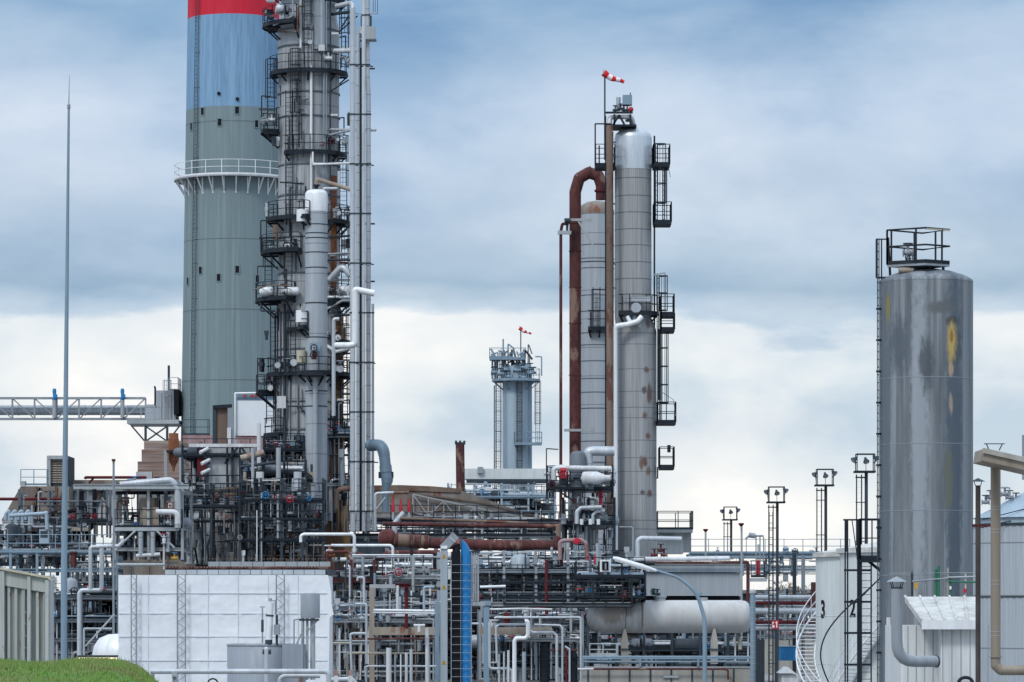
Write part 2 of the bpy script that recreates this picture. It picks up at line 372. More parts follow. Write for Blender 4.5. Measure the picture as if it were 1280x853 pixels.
def valve(T, c, s=.25, d=(1,0,0), mat='steel', wheel='redpaint', wdir=(0,0,1)):
    """valve body with flanges, bonnet and hand wheel"""
    c = Vector(c); d = Vector(d).normalized(); wd = Vector(wdir).normalized(); mb = MB()
    mb.tube([c-d*s, c-d*s*.85, c-d*s*.84, c, c+d*s*.84, c+d*s*.85, c+d*s], [s*.8, s*.8, s*.4, s*.6, s*.4, s*.8, s*.8], 10); mb.tube([c, c+wd*s*1.6], s*.28, 8)
    o = mb.build('valve', mat, T)
    hb = MB(); cc = c+wd*s*1.75; a = d if abs(d.dot(wd)) < .5 else Vector((0,1,0)); b = wd.cross(a)
    ring = [cc+(a*cos(2*pi*i/12)+b*sin(2*pi*i/12))*s*.9 for i in range(13)]; hb.tube(ring, s*.13, 5, cap=False)
    hb.bar(cc-a*s*.9, cc+a*s*.9, s*.15); hb.bar(cc-b*s*.9, cc+b*s*.9, s*.15); hb.tube([c+wd*s*1.5, cc], s*.12, 6)
    hb.build('handwheel', wheel, o); return o
def lattice_mb(p0, p1, dep, n, r=.05, diag=1):
    """flat lattice girder between p0 and p1, chords offset by vector dep"""
    p0, p1, dep = Vector(p0), Vector(p1), Vector(dep); mb = MB()
    mb.bar(p0, p1, r*2); mb.bar(p0+dep, p1+dep, r*2)
    for i in range(n+1):
        a = p0.lerp(p1, i/n); 
        if diag != 2: mb.bar(a, a+dep, r*1.5)
        if i < n:
            b = p0.lerp(p1, (i+1)/n)
            if diag == 2:
                c = (a+b)/2; mb.bar(a, c+dep, r*1.2); mb.bar(c+dep, b, r*1.2)
            elif i % 2 == 0: mb.bar(a, b+dep, r*1.4)
            else: mb.bar(a+dep, b, r*1.4)
    return mb
def text_mesh(T, s, size, mat, place, name='lettering'):
    """place(x, y) -> point; flat letters bent onto their surface"""
    cu = bpy.data.curves.new('t', 'FONT'); cu.body = s; cu.size = size; cu.align_x = 'CENTER'; cu.align_y = 'CENTER'; cu.offset = size*.03
    o = bpy.data.objects.new('t', cu); sc.collection.objects.link(o); bpy.context.view_layer.update()
    me = o.evaluated_get(bpy.context.evaluated_depsgraph_get()).to_mesh()
    vs = [place(v.co.x, v.co.y) for v in me.vertices]; fs = [list(p.vertices) for p in me.polygons]
    o.evaluated_get(bpy.context.evaluated_depsgraph_get()).to_mesh_clear(); bpy.data.objects.remove(o); bpy.data.curves.remove(cu)
    return MB().add(vs, fs).build(name, mat, T)
X = lambda px, Y: (px-640)/F*Y
Z = lambda py, Y: CZ+(HY-py)/F*Y
R = random.Random(7)
def root(name, label, cat, px, Y, z=0, group=None): return thing(name, label, cat, (X(px, Y), Y, z), group)
# ============================================================ ground
def hgt(x, y): return 0
gb = MB(); gb.add([(-3000,20,0),(3000,20,0),(3000,7000,0),(-3000,7000,0)], [(0,1,2,3)])
tag(gb.build('ground', 'gravel'), None, None, kind='structure')
gb = MB(); gb.add([(-60,100,.004),(60,100,.004),(60,420,.004),(-60,420,.004)], [(0,1,2,3)])
tag(gb.build('paving', 'paving'), None, None, kind='structure')
# grass bank in the foreground, lower left
def bank_z(x, y):
    px = 640 + x/y*F
    t = (y-62)/(96-62)
    crest = Z(829, 90) + .035*sin(x*1.3+1) + .03*sin(x*3.1+y*.5)
    edge = (x + 9.35 + (y-90)*.10)/1.9
    fall = max(0, edge); drop = fall*fall*1.9 if fall < .8 else 1.216+(fall-.8)*2.6
    zz = crest - drop - max(0, abs(y-86)-8)**1.4*.10
    return max(-.2, zz)
mb = MB(); nx, ny = 70, 60; vs = []
for j in range(ny+1):
    for i in range(nx+1):
        x = -26+(22)*i/nx; y = 62+50*j/ny; vs.append((x, y, bank_z(x, y)))
mb.add(vs, [(j*(nx+1)+i, j*(nx+1)+i+1, (j+1)*(nx+1)+i+1, (j+1)*(nx+1)+i) for j in range(ny) for i in range(nx)], True)
tag(mb.build('grass_bank', 'turf'), None, None, kind='structure')
mb = MB(); rr = random.Random(3); vs = []; fs = []
for i in range(52000):
    y = rr.uniform(72, 100); x = rr.uniform(-13.6, -7.0)*y/90; z = bank_z(x, y)
    if z < 2.2: continue
    h = rr.uniform(.03, .085)*(1.6 if rr.random() < .1 else 1)*(2.4 if rr.random() < .006 else 1); a = rr.uniform(0, pi); dx, dy = cos(a)*.012, sin(a)*.012; lx = rr.gauss(.01, .02)
    k = len(vs); vs += [(x-dx, y-dy, z-.01), (x+dx, y+dy, z-.01), (x+lx, y+rr.gauss(0, .02), z+h)]; fs.append((k, k+1, k+2))
tag(MB().add(vs, fs).build('grass', 'blade'), 'short green grass growing thickly over the foreground bank', 'grass', kind='stuff')
# ============================================================ chimney
Y = 330; cx = X(292, Y); T = thing('chimney', 'giant concrete chimney painted red, blue and grey-green', 'chimney', (cx, Y, 0))
rad = lambda z: m_(57, Y) + (m_(67, Y)-m_(57, Y))*max(0, (58-z)/44) if z < 58 else m_(57, Y)-(z-58)*.012
def band(name, mat, z0, z1):
    n = max(2, int((z1-z0)/3)); MB().lathe((cx, Y, 0), [(rad(z0+(z1-z0)*i/n), z0+(z1-z0)*i/n) for i in range(n+1)], 72, cap=False).build(name, mat, T)
zb, zr = Z(140, Y), Z(26, Y)
band('shaft', 'chimgrey', 0, zb); band('blue_band', 'chimblue', zb, zr); band('red_band', 'chimred', zr, 78)
mb = MB().lathe((cx, Y, 78), [(rad(78), 0), (rad(78)+.25, .1), (rad(78)+.25, .6), (rad(78)-.6, .6), (rad(78)-.6, -1)], 60); mb.build('rim', 'concrete', T)
for (px, py) in [(242,156),(257,139),(279,154),(300.5,139),(324,155),(237.5,350),(254.6,338),(278,348),(301,338),(325,349)]:
    z = Z(py, Y-3.5); r = rad(z); dx = X(px, Y)-cx; dx = max(-r*.97, min(r*.97, dx)); yy = Y-math.sqrt(r*r-dx*dx); th = math.atan2(yy-Y, dx)
    u = Vector((cos(th), sin(th), 0)); s_ = Vector((-u.y, u.x, 0)); c = Vector((cx, Y, z))+u*(r+.02)
    mb = MB(); a = s_*.16; hh = Vector((0,0,.29)); mb.add([c-a-hh, c+a-hh, c+a+hh, c-a+hh], [(0,1,2,3)]); o = mb.build('vent_opening', 'black', T)
    fb = MB()
    for k in (-1, 1): fb.bar(c+s_*.2*k-hh*1.15, c+s_*.2*k+hh*1.15, .07); fb.bar(c+hh*1.15*k-s_*.2, c+hh*1.15*k+s_*.2, .07)
    fb.build('frame', 'chimgrey', o)
for (px, py) in [(278,117),(301,124)]:
    z = Z(py, Y-4); r = rad(z); dx = X(px, Y)-cx; yy = Y-math.sqrt(r*r-dx*dx)
    MB().tube([(X(px,Y), yy-.12, z), (X(px,Y), yy+.1, z)], .15, 12).build('port', 'black', T)
zr_ = Z(221, Y-3)
pf = arc_platform(T, cx, Y, zr_, rad(zr_), m_(74, Y), 0, 360, 'strip', h=1.25, brackets=False, step=1.45)
# white rails and brackets under the ring
for ch in pf.children: ch.data.materials[0] = MATS['bright']
rr_ = rad(zr_)
for i in range(26):
    th = 2*pi*i/26; u = Vector((cos(th), sin(th), 0)); c = Vector((cx, Y, zr_-.1)); mb = MB().bar(c+u*(m_(74,Y)-.1), c+u*rr_+Vector((0,0,-1.3)), .09); mb.bar(c+u*(rr_+.05), c+u*rr_*1.003+Vector((0,0,-1.4)), .11); mb.build('bracket', 'bright', T)
th = radians(-90-45); u = Vector((cos(th), sin(th), 0)); mb = MB(); s_ = Vector((-u.y, u.x, 0))
z = 8
while z < 76:
    a = Vector((cx, Y, z))+u*(rad(z)+.16); b = Vector((cx, Y, z+3))+u*(rad(z+3)+.16)
    for k in (-.22, .22): mb.bar(a+s_*k, b+s_*k, .05)
    for j in range(8): q = a.lerp(b, j/8); mb.bar(q-s_*.22, q+s_*.22, .035)
    mb.bar(a-s_*.22, a-s_*.22-u*.25, .05); mb.bar(a+s_*.22, a+s_*.22-u*.25, .05); z += 3
mb.build('ladder', 'darkgrey', T)
for dz in (3, 9, 15, 21, 27, 32.5, 37): MB().lathe((cx, Y, 0), [(rad(dz+10)+.012, dz+10), (rad(dz+10)+.012, dz+10.06)], 60, cap=False).build('casting_joint', 'chimjoint', T)
# ============================================================ lightning mast
Y = 120; T = root('lightning_mast', 'very tall slim blue-grey mast tapering to a needle tip, standing alone', 'mast', 81, Y)
MB().tube([(X(80,Y), Y, 0), (X(80,Y), Y, Z(720,Y)), (X(83,Y), Y, Z(420,Y)), (X(86,Y), Y, Z(133,Y))], [m_(4.3,Y), m_(4,Y), m_(2.6,Y), m_(1.4,Y)], 16).build('pole', 'bluegrey', T)
MB().tube([P(86,133,Y), P(86.7,94,Y)], [.018, .006], 6).build('needle', 'steel', T)
MB().tube([P(86,136,Y), P(86,131,Y)], m_(2.1,Y), 12).build('collar', 'steel', T)
# ============================================================ column A: the large fractionator
Y = 250; cx = X(386, Y); k = Y/F
A = thing('distillation_column', 'largest grey column wrapped in many dark platforms beside the chimney', 'column', (cx, Y, 0))
zz = lambda py: Z(py, Y)
MB().lathe((cx, Y, 0), [(55*k, 0), (53*k, zz(690)), (47*k, zz(610)), (43*k, zz(560))], 48, cap=False).build('skirt', 'skirtrust', A)
MB().lathe((cx, Y, 0), [(43*k, zz(570)), (43.5*k, zz(395)), (38*k, zz(380)), (38*k, zz(62))], 48, cap=False).build('shell', 'column', A)
MB().lathe((cx, Y, 0), [(38.4*k, zz(62)), (38.4*k, zz(40)), (35*k, zz(25)), (35*k, zz(-80)), (25*k, zz(-98)), (0.01, zz(-104))], 48, cap=False).build('upper_shell', 'columnlight', A)
mb = MB()
for py in (62, 42, 120, 150, 210, 248, 300, 345, 395, 440, 505, 540): mb.lathe((cx, Y, zz(py)), [(38.3*k if py < 390 else 43.4*k, 0), (39.3*k if py < 390 else 44.2*k, .03), (39.3*k if py < 390 else 44.2*k, .11), (38.3*k if py < 390 else 43.4*k, .14)], 40, cap=False)
mb.build('stiffener_ring', 'midgrey', A)
# rust streak down the right side
MB().lathe((cx, Y, 0), [(43.8*k, zz(560)), (44*k, zz(470)), (44*k, zz(398))], 10, a0=radians(-48), a1=radians(-8)).build('stained_cladding', 'skirtrust', A)
MB().lathe((cx, Y, 0), [(38.6*k, zz(378)), (38.6*k, zz(222))], 10, a0=radians(-42), a1=radians(-22)).build('stained_cladding', 'rustorange', A)
def ap(py, r1, a0, a1, r0=None, **kw): return arc_platform(A, cx, Y, Z(py, Y-r1*k*.85) if (a0 <= -90 <= a1) else zz(py), (r0 or (38.5 if py < 385 else 43.5))*k, r1*k, a0, a1, **kw)
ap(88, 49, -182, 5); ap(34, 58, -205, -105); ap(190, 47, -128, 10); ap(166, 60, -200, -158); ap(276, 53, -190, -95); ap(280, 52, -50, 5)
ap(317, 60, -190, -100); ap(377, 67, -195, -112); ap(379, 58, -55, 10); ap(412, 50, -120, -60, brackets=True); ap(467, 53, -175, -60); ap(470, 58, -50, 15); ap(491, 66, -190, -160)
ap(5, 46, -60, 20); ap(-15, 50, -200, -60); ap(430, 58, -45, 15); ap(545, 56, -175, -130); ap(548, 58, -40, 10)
# ladders: (px, y from, y to, depth in front)
for (px, ya, yb, dy, cg) in [(339,166,95,-.2,1),(364,276,138,-2.2,0),(372,190,88,-2.3,1),(338,317,276,-.5,0),(336,377,322,-.3,1),(344,467,377,-1.2,0),(338,530,491,-.4,1),(350,600,470,-1.4,0),(387,88,6,-2.4,1),(430,280,192,-1,1),(432,375,284,-1,1),(430,470,385,-1,1),(368,467,410,-2.6,0),(363,375,318,-2.2,0),(431,548,472,-1,1),(432,88,8,-1,1)]:
    ladder(A, (X(px, Y), Y+dy), zz(ya), zz(yb)+1, cage=bool(cg))
# nozzles, valves, junk on platforms
def nozz(px, py, r, L, dy=-2.2, mat='clad', d=(0,-1,0)):
    c = Vector((X(px, Y), Y+dy, zz(py))); mb = MB(); d = Vector(d).normalized(); mb.tube([c, c+d*L], r, 12); bolt_flange(mb, c+d*L, d, r*1.5); mb.build('nozzle', mat, A)
for q in [(433,64,.12,.4,-1),(390,60,.1,.3),(432,182,.14,.4,-1),(350,460,.13,.4),(420,462,.16,.4,-1.2),(428,335,.2,.5,-1)]: nozz(*q)
for (px, py, r_, L_, mt) in [(336,368,.30,.8,'bright'),(368,368,.28,.8,'bright'),(432,366,.35,.6,'bright'),(341,6,.25,.5,'bright'),(353,18,.3,.5,'clad'),(438,368,.3,.5,'clad')]:
    c_ = Vector((X(px,Y)-L_/2, Y-2.3 if px < 400 else Y-1.4, zz(py))); MB().lathe(c_, [(.01,-.08),(r_*.8,0),(r_,.08),(r_,L_-.08),(r_*.8,L_),(.01,L_+.08)], 18, axis='x').build('drum', mt, A)
MB().box((X(343,Y), Y-1.6, zz(303)), (X(349,Y), Y-1.2, zz(284))).build('cabinet', 'rustlight', A)
rv = random.Random(11)
for (x0, x1, py) in [(332,352,26),(352,380,26),(405,445,84),(400,440,184),(408,440,272),(406,442,370),(406,442,342),(345,380,370),(406,440,463),(340,378,462),(408,440,424),(330,345,158),(340,375,312),(408,438,540),(330,350,486)]:
    for i in range(4):
        px = rv.uniform(x0, x1); valve(A, (X(px, Y), Y-rv.uniform(1.2, 2.6), zz(py+rv.uniform(-6, 3))), rv.uniform(.12, .3), (1, 0, 0) if rv.random() < .6 else (0, 1, 0), rv.choice(['steel', 'clad', 'dark', 'white', 'darkgrey']), rv.choice(['dark', 'dark', 'darkred', 'steel']), (0, 0, 1) if rv.random() < .5 else (0, -1, 0))
# small lines running down the shell
for (px, ya, yb, r, dy, mt) in [(389,30,250,1.7,-2.15,'bright'),(405,-60,235,1.3,-2.05,'bluegrey'),(408,-30,190,.9,-2,'steel'),(357,200,270,1.2,-1.9,'steel'),(351,390,600,1.1,-1.9,'darkgrey'),(356,380,590,1.7,-2,'darkgrey'),(362,400,560,.8,-2.1,'steel'),(372,480,600,1,-2.3,'grubby'),(376,-80,60,1.6,-2.2,'white'),(402,-80,60,3.2,-1.9,'columnlight'),(413,-60,250,1,-1.7,'darkgrey'),(396,-80,62,6.5,-1.75,'columnlight'),(344,395,560,1.2,-1.2,'dark')]:
    pipe(A, [(px, ya, dy), (px, yb, dy)], r, mt, Y, 'small_line')
for pts, r, mt in [([(348,40,-1.5),(372,40,-2.6),(372,8,-2.6),(380,8,-2.2)],1.1,'rustlight'),([(342,32,-2),(366,20,-2.9),(366,-30,-2.9)],1.2,'steel'),([(405,205,-2.2),(391,205,-2.4),(391,190,-2.4)],1.3,'bright'),([(391,206,-2.6),(440,204,-3)],1.4,'white'),
                   ([(420,8,-1.5),(438,4,-2),(441,8,-3.2),(441,30,-3.2)],3,'clad'),([(418,64,-1.6),(452,63,-2.4),(456,70,-2.6),(456,82,-2.6)],3.3,'clad'),([(415,18,-1.2),(443,14,-3)],2,'darkgrey'),([(372,125,-2.1),(385,123,-2.2)],1,'steel'),([(368,140,-2.1),(368,124,-2.1),(386,124,-2.2)],.6,'darkgrey'),
                   ([(350,228,-2),(380,230,-2.4)],.9,'dark'),([(322,333,-1.5),(322,358,-1.8)],.6,'dark'),([(322,333,-1.5),(347,334,-1.8)],.8,'dark'),([(326,380,-1.5),(326,389,-1.8),(344,389,-1.8)],1.1,'darkgrey'),([(318,362,-2),(336,357,-3.2),(360,357,-3.4)],.8,'rustlight'),
                   ([(322,448,-1),(322,490,-1)],.7,'dark'),([(322,448,-1),(345,449,-1)],.6,'dark'),([(405,430,-2),(420,440,-2.4),(438,436,-2.8)],2.2,'white'),([(412,350,-1.8),(428,332,-2.2),(438,345,-2.4)],4,'clad'),([(410,372,-1.8),(440,372,-2.2)],2.5,'clad'),([(406,388,-2),(428,376,-2.4),(446,376,-2.4)],1.5,'strip'),
                   ([(408,325,-1.5),(440,325,-2)],1.6,'darkgrey'),([(408,318,-1.5),(442,316,-2)],1.2,'steel'),([(408,170,-1.8),(452,160,-2.5)],1.5,'steel'),([(410,162,-1.6),(470,163,-3)],1.6,'strip'),([(436,20,-1.4),(426,36,-1.4)],.9,'dark'),([(447,20,-1.8),(424,40,-1.4)],.9,'dark'),([(437,282,-1.4),(424,298,-1.4)],.9,'dark'),([(436,100,-1.4),(412,115,-1.6)],.9,'dark')]:
    pipe(A, pts, r, mt, Y, 'branch_line')
rv = random.Random(19)
for i in range(60):
    px = rv.uniform(344, 414); py = rv.uniform(90, 560); L_ = rv.uniform(10, 45); mt = rv.choice(['dark','darkgrey','steel','midgrey','dark'])
    off = -math.sqrt(max(.05, (38.6 if py < 385 else 43.6)**2-min(37.5, abs(px-386))**2))*k-.12
    if abs(px-395) < 16 and py > 237: continue
    pts = [(px,py,off),(px,py+L_,off)]
    if rv.random() < .5: pts = [(px+rv.uniform(-7,7),py,off-.05)]+pts
    pipe(A, pts, rv.uniform(.4,.9), mt, Y, 'conduit', R=1, seg=6)
for i in range(26):
    px = rv.choice([rv.uniform(326, 350), rv.uniform(408, 444)]); py = rv.choice([30, 84, 160, 186, 272, 276, 313, 373, 376, 463, 466, 487, 427, 545])
    c_ = Vector((X(px,Y), Y-rv.uniform(.4,1.8), zz(py))); mb = MB(); r_ = rv.uniform(.07,.16); mb.tube([c_, c_+Vector((0,0,rv.uniform(.3,.9)))], r_, 8); mb.box(c_+Vector((-.14,-.1,.35)), c_+Vector((.14,.1,.6))); mb.build('instrument', rv.choice(['dark','darkgrey','steel','white','clad']), A)
for (x0_,x1_,py) in [(410,440,300),(410,440,322),(410,440,352),(410,440,398),(412,440,445),(412,440,495),(412,440,520),(326,348,140),(326,346,300)]:
    MB().bar((X(x0_,Y), Y-1.2, zz(py)), (X(x1_,Y), Y-1.9, zz(py+rv.uniform(-2,2))), .12).build('support_arm', rv.choice(['dark','darkgrey','strip']), A)
# canopies/lamp arms
for pts in [[(432,62,-2),(432,45,-2),(424,47,-2)],[(430,170,-2),(430,147,-2),(423,148,-2)],[(327,150,-1),(327,120,-1),(339,121,-1)],[(326,316,-1),(326,276,-1),(334,276,-1)],[(437,520,-1),(437,500,-1),(430,501,-1)]]: pipe(A, pts, .8, 'dark', Y, 'lamp_arm', R=1)
for (px, py) in [(423,48),(422,149),(430,502)]: MB().box((X(px,Y)-.35, Y-2.1, zz(py)-.06), (X(px,Y)+.1, Y-1.9, zz(py)+.06)).build('lamp', 'white', A)
MB().box((X(404,Y)-.2, Y-2.2, zz(66)-.2), (X(404,Y)+.2, Y-2.15, zz(66)+.2)).build('sign_plate', 'white', A)
MB().box((X(349,Y), Y-2.45, zz(513)), (X(360,Y), Y-2.4, zz(498))).build('repair_patch', 'white', A)
for pts in [[(360,508,-2.4),(382,508,-2.5)],[(374,508,-2.5),(384,520,-2.5)]]: pipe(A, pts, 1, 'darkgrey', Y, 'bracket')
# ============================================================ column B: slim vessel in front
Y = 243; k = Y/F; cx = X(395.5, Y); zz = lambda py: Z(py, Y)
B = thing('distillation_column', 'slim pale vessel with a bright white cap standing before the largest column', 'column', (cx, Y, zz(655)))
MB().lathe((cx, Y, 0), [(13.5*k, zz(655)), (13.9*k, zz(264))], 40, cap=False).build('shell', 'columnlight', B)
MB().lathe((cx, Y, 0), [(14.2*k, zz(265)), (14.2*k, zz(243)), (12.5*k, zz(239.5)), (8*k, zz(237.5)), (.01, zz(237))], 40, cap=False).build('cap', 'bright', B)
MB().tube([(cx, Y, zz(238)), (cx, Y, zz(231))], .12, 10).build('vent', 'dark', B)
mb = MB(); bolt_flange(mb, (cx, Y, zz(232)), (0,0,1), .22); mb.build('flange', 'dark', B)
mb = MB()
for py in (282, 293, 299, 317, 336, 380, 423, 490, 509): mb.lathe((cx, Y, zz(py)), [(14*k, 0), (14.25*k, .02), (14.25*k, .05), (14*k, .07)], 36, cap=False)
mb.build('seam_ring', 'darkgrey', B)
pipe(B, [(394,472,-1.05),(394,640,-1.05)], 3.1, 'columnlight', Y, 'downcomer', flanges=2.2)
box_platform(B, X(379,Y), X(405,Y), zz(469), Y-1.9, Y-.6, sides='')
for s_ in (-1, 1): pipe(B, [(394+11*s_,471,-1.5),(394+4*s_,482,-.8)], .8, 'dark', Y, 'bracket')
valve(B, (X(394,Y), Y-1.2, zz(437)), .22, (0,0,1), 'white', 'black', (0,-1,0)); valve(B, (X(394,Y), Y-1.25, zz(446)), .25, (0,0,1), 'darkred', 'dark', (0,-1,0))
MB().box((X(388,Y), Y-.85, zz(441)), (X(401,Y), Y-.8, zz(430))).build('mounting_plate', 'bluegrey', B)
arc_platform(B, cx, Y, zz(467), 14.5*k, 25*k, -160, -20, h=1.0)
arc_platform(B, cx, Y, zz(272), 14.5*k, 24*k, -185, -120, h=1.0)
arc_platform(B, cx, Y, zz(410), 14.5*k, 24*k, -185, -130, h=1.0)
for (px, py, w_) in ((379,272,.4),(378,398,.4),(377,448,.3)): MB().tube([(X(px,Y), Y-.4, zz(py+6)), (X(px,Y), Y-.4, zz(py-9))], w_, 14).build('level_drum', 'bright' if py < 440 else 'cream', B)
# crossing lines at its head
lone_pipe('pinkish pipe crossing above the slim vessel with a white cap', [(396,231),(396,224),(402,226),(425,233),(440,238)], 2.6, 'tan', 244, flanges=1.5)
lone_pipe('short pale pipe elbow just right of the white vessel cap', [(405,240),(405,236),(424,236),(424,224),(424,214)], 2.0, 'clad', 246)
# ============================================================ risers beside column A
riser = [(441, 664, [(441,10)], 3.5, 'clad', 241, 'leftmost and brightest of the tall riser pipes beside the largest column'),
         (447.4, 664, [(447.4,60),(447.4,44)], 2.1, 'cladseam', 243, 'thin pale riser pipe second from the left of the row'),
         (454.6, 664, [(454.6,-60)], 2.4, 'clad', 245, 'plain riser pipe third in the row beside the largest column'),
         (460.6, 664, [(460.6,118),(459.3,95),(459.3,-60)], 2.9, 'cladseam', 247, 'riser pipe with the square box high up on it'),
         (466, 664, [(466,380)], 1.7, 'galv', 246.5, 'outermost short riser pipe, right edge of the row')]
for (px, yb, pts, r, mt, Yr, lab) in riser:
    T = root('riser_pipe', lab, 'pipe', px, Yr, Z(yb, Yr), 'tall riser pipes beside the largest column')
    path = [(px, yb)]+pts
    pipe(T, path, r, mt, Yr, 'pipe', flanges=2.4, R=3)
    zt = path[-1][1]
    for j, py in enumerate(range(640, max(int(zt), 0)+10, -62)):
        mb = MB(); x = X(path[0][0] if py > 100 else path[-1][0], Yr); mb.tube([(x, Yr, Z(py,Yr)), (x, Yr, Z(py-1.6,Yr))], m_(r,Yr)*1.25, 12)
        if j % 2: mb.bar((x, Yr, Z(py,Yr)), (x+m_(6,Yr)*R.choice([1,.4]), Yr+.5, Z(py,Yr)), .07)
        mb.build('clamp', 'darkgrey', T)
    if 'square box' in lab:
        MB().box((X(447,Yr), Yr-.5, Z(50,Yr)), (X(469,Yr), Yr+.5, Z(35,Yr))).build('junction_box', 'strip', T)
        MB().box((X(446,Yr), Yr-.55, Z(51,Yr)), (X(470.5,Yr), Yr+.55, Z(49.6,Yr))).build('box_rim', 'steel', T)
        MB().tube([(X(453,Yr), Yr-.56, Z(42,Yr)), (X(453,Yr), Yr-.48, Z(42,Yr))], .12, 12).build('port', 'white', T)
        pipe(T, [(444,17),(472,17)], .9, 'strip', Yr, 'support_arm')
        for px_ in (466.5, 469, 472): pipe(T, [(px_,-40),(px_,17)], .35, 'darkgrey', Yr, 'guide_wire')
        for px_ in (452, 463.5): pipe(T, [(px_,20),(px_,33)], 1.2, 'darkgrey', Yr, 'spring_hanger')
        for py in (86, 163, 280, 352): pipe(T, [(px-8,py,.3),(px+8,py,.3)], 1.1, 'darkgrey', Yr, 'support_arm')
lone_pipe('white pipe jutting right across the riser pipes then dropping', [(468,367,-1),(444,362,-1),(444,368,-1),(444,431,-1),(436,432,-1),(420,432,-.4)], 4.0, 'bright', 239, R=1.6, flanges=2)
lone_pipe('slim white pipe hanging free beside the slim vessel', [(424,399,0),(417,399,0),(417,520,0)], 2.4, 'clad', 241, R=2, flanges=2.5)
T = root('gap_strip', 'dark ladder-like strip added to fill the dark gap between the tall riser pipes', 'ladder', 450.8, 246, Z(664,246)); ladder(T, (X(450.8,246), 246.5), Z(664,246), Z(40,246), cage=False, w=.12, step=.5)  # thin dark ladder and bar added to darken the gap between the pipes
MB().bar(P(450.8,664,246.8), P(450.8,60,246.8), .1).build('gap_bar', 'dark', T)
T = root('vent_duct', 'wide ribbed hooked duct curving down to the right of the riser pipes', 'duct', 478, 244, Z(640,244))
Yv = 244; path = fillet(PP([(462,557,1.2),(479,556,0),(484,604,0)], Yv), 1.0, 10); 
dm = MB().tube(path, m_(7, Yv), 16)
for i in range(len(path)-1):
    dm.tube([path[i].lerp(path[i+1], .35), path[i].lerp(path[i+1], .6)], m_(7.7, Yv), 16, cap=False)
dm.build('duct', 'bluegrey', T)
MB().tube([P(484,597,Yv), P(484,602,Yv), P(482,612,Yv), P(482,640,Yv)], [m_(7.5,Yv), m_(7,Yv), m_(4.5,Yv), m_(4.5,Yv)], 14).build('cone', 'bluegrey', T)
mb = MB()
for px_ in (475, 490): mb.tube([P(px_,598,Yv), P(px_,590,Yv)], .1, 8)
mb.build('lifting_lug', 'darkgrey', T)
# ============================================================ column C and D (centre)
Y = 240; k = Y/F; cx = X(791.3, Y); cx2 = X(795.5, Y); zz = lambda py: Z(py, Y-.9)
C = thing('distillation_column', 'tall grey column with a silvery domed cap, right of the rusty arched pipe', 'column', (cx2, Y, 0))
MB().lathe((cx2, Y, 0), [(25.2*k, 0), (25.2*k, zz(415)), (25*k, zz(412))], 48, cap=False).build('lower_shell', 'columnrust', C)
n = 8; mb = MB()
vs = []; 
for (xx, rr_, z) in ((cx2, 25*k, zz(412)), (cx, 23*k, zz(396))):
    for j in range(48): vs.append((xx+rr_*cos(2*pi*j/48), Y+rr_*sin(2*pi*j/48), z))
mb.add(vs, [(j, (j+1)%48, 48+(j+1)%48, 48+j) for j in range(48)], True); mb.build('cone', 'columnrust', C)
MB().lathe((cx, Y, 0), [(23*k, zz(396)), (23*k, zz(210))], 48, cap=False).build('shell', 'columnrust', C)
MB().lathe((cx, Y, 0), [(23.3*k, zz(211)), (23.4*k, zz(171)), (22*k, zz(166)), (17*k, zz(161.5)), (9*k, zz(159)), (.01, zz(158))], 48, cap=False).build('cap', 'silver', C)
mb = MB()
for py in (190.5, 211, 223, 245, 266, 287, 307, 328, 349): mb.lathe((cx, Y, zz(py)), [(23.0*k, 0), (23.2*k, .01), (23.2*k, .045), (23.0*k, .055)], 44, cap=False)
for py in (417, 431, 462, 490, 510, 523, 551, 573, 590, 619, 651, 662): mb.lathe((cx2, Y, zz(py)), [(25.1*k, 0), (25.35*k, .01), (25.35*k, .035), (25.1*k, .045)], 44, cap=False)
mb.build('seam_ring', 'midgrey', C)
# right-hand side platforms, seen edge on
def sideplat(x0, x1, py, y0=-1.1, y1=1.1, h=1.25, cxx=None, mat='dark'): return box_platform(C, X(x0,Y), X(x1,Y), zz(py), Y+y0, Y+y1, mat, h, 'lrfb')
sideplat(816, 836.5, 206); sideplat(817, 838.5, 278); sideplat(826, 842, 393); sideplat(826, 842.5, 412, h=1); sideplat(821, 844, 528); sideplat(824, 842, 584)
arc_platform(C, cx, Y, zz(392), 24*k, 33*k, -125, -20, h=1.15)
for (px, ya, yb, cg) in [(820,278,180,1),(822,412,345,1),(823,528,412,1),(829,278,206,0),(824,500,380,0)]: ladder(C, (X(px,Y), Y-.7), zz(ya), zz(yb), face=(1,-.3), cage=bool(cg), cagefrom=1.2)
for (px, ya, yb, r) in [(818,170,528,1.1),(833.5,208,277,.6),(833,412,528,.6),(827,412,528,.5),(825,495,528,1)]: pipe(C, [(px,ya),(px,yb)], r, 'dark', Y, 'stringer')
pipe(C, [(831.5,392,-1),(831.5,341,-1),(820,343,-1)], .7, 'steel', Y, 'lamp_arm', R=1); MB().box((X(817,Y), Y-1.1, zz(345)), (X(823,Y), Y-.9, zz(342.5))).build('lamp', 'steel', C)
pipe(C, [(838,222),(832,190)], .4, 'strip', Y, 'chain'); pipe(C, [(827,490),(842,500),(844,520)], .4, 'strip', Y, 'chain')
pipe(C, [(822,584),(822,598),(819,598)], .9, 'dark', Y, 'bracket'); MB().box((X(834,Y), Y-.4, zz(565)), (X(838,Y), Y, zz(556))).build('instrument', 'dark', C)
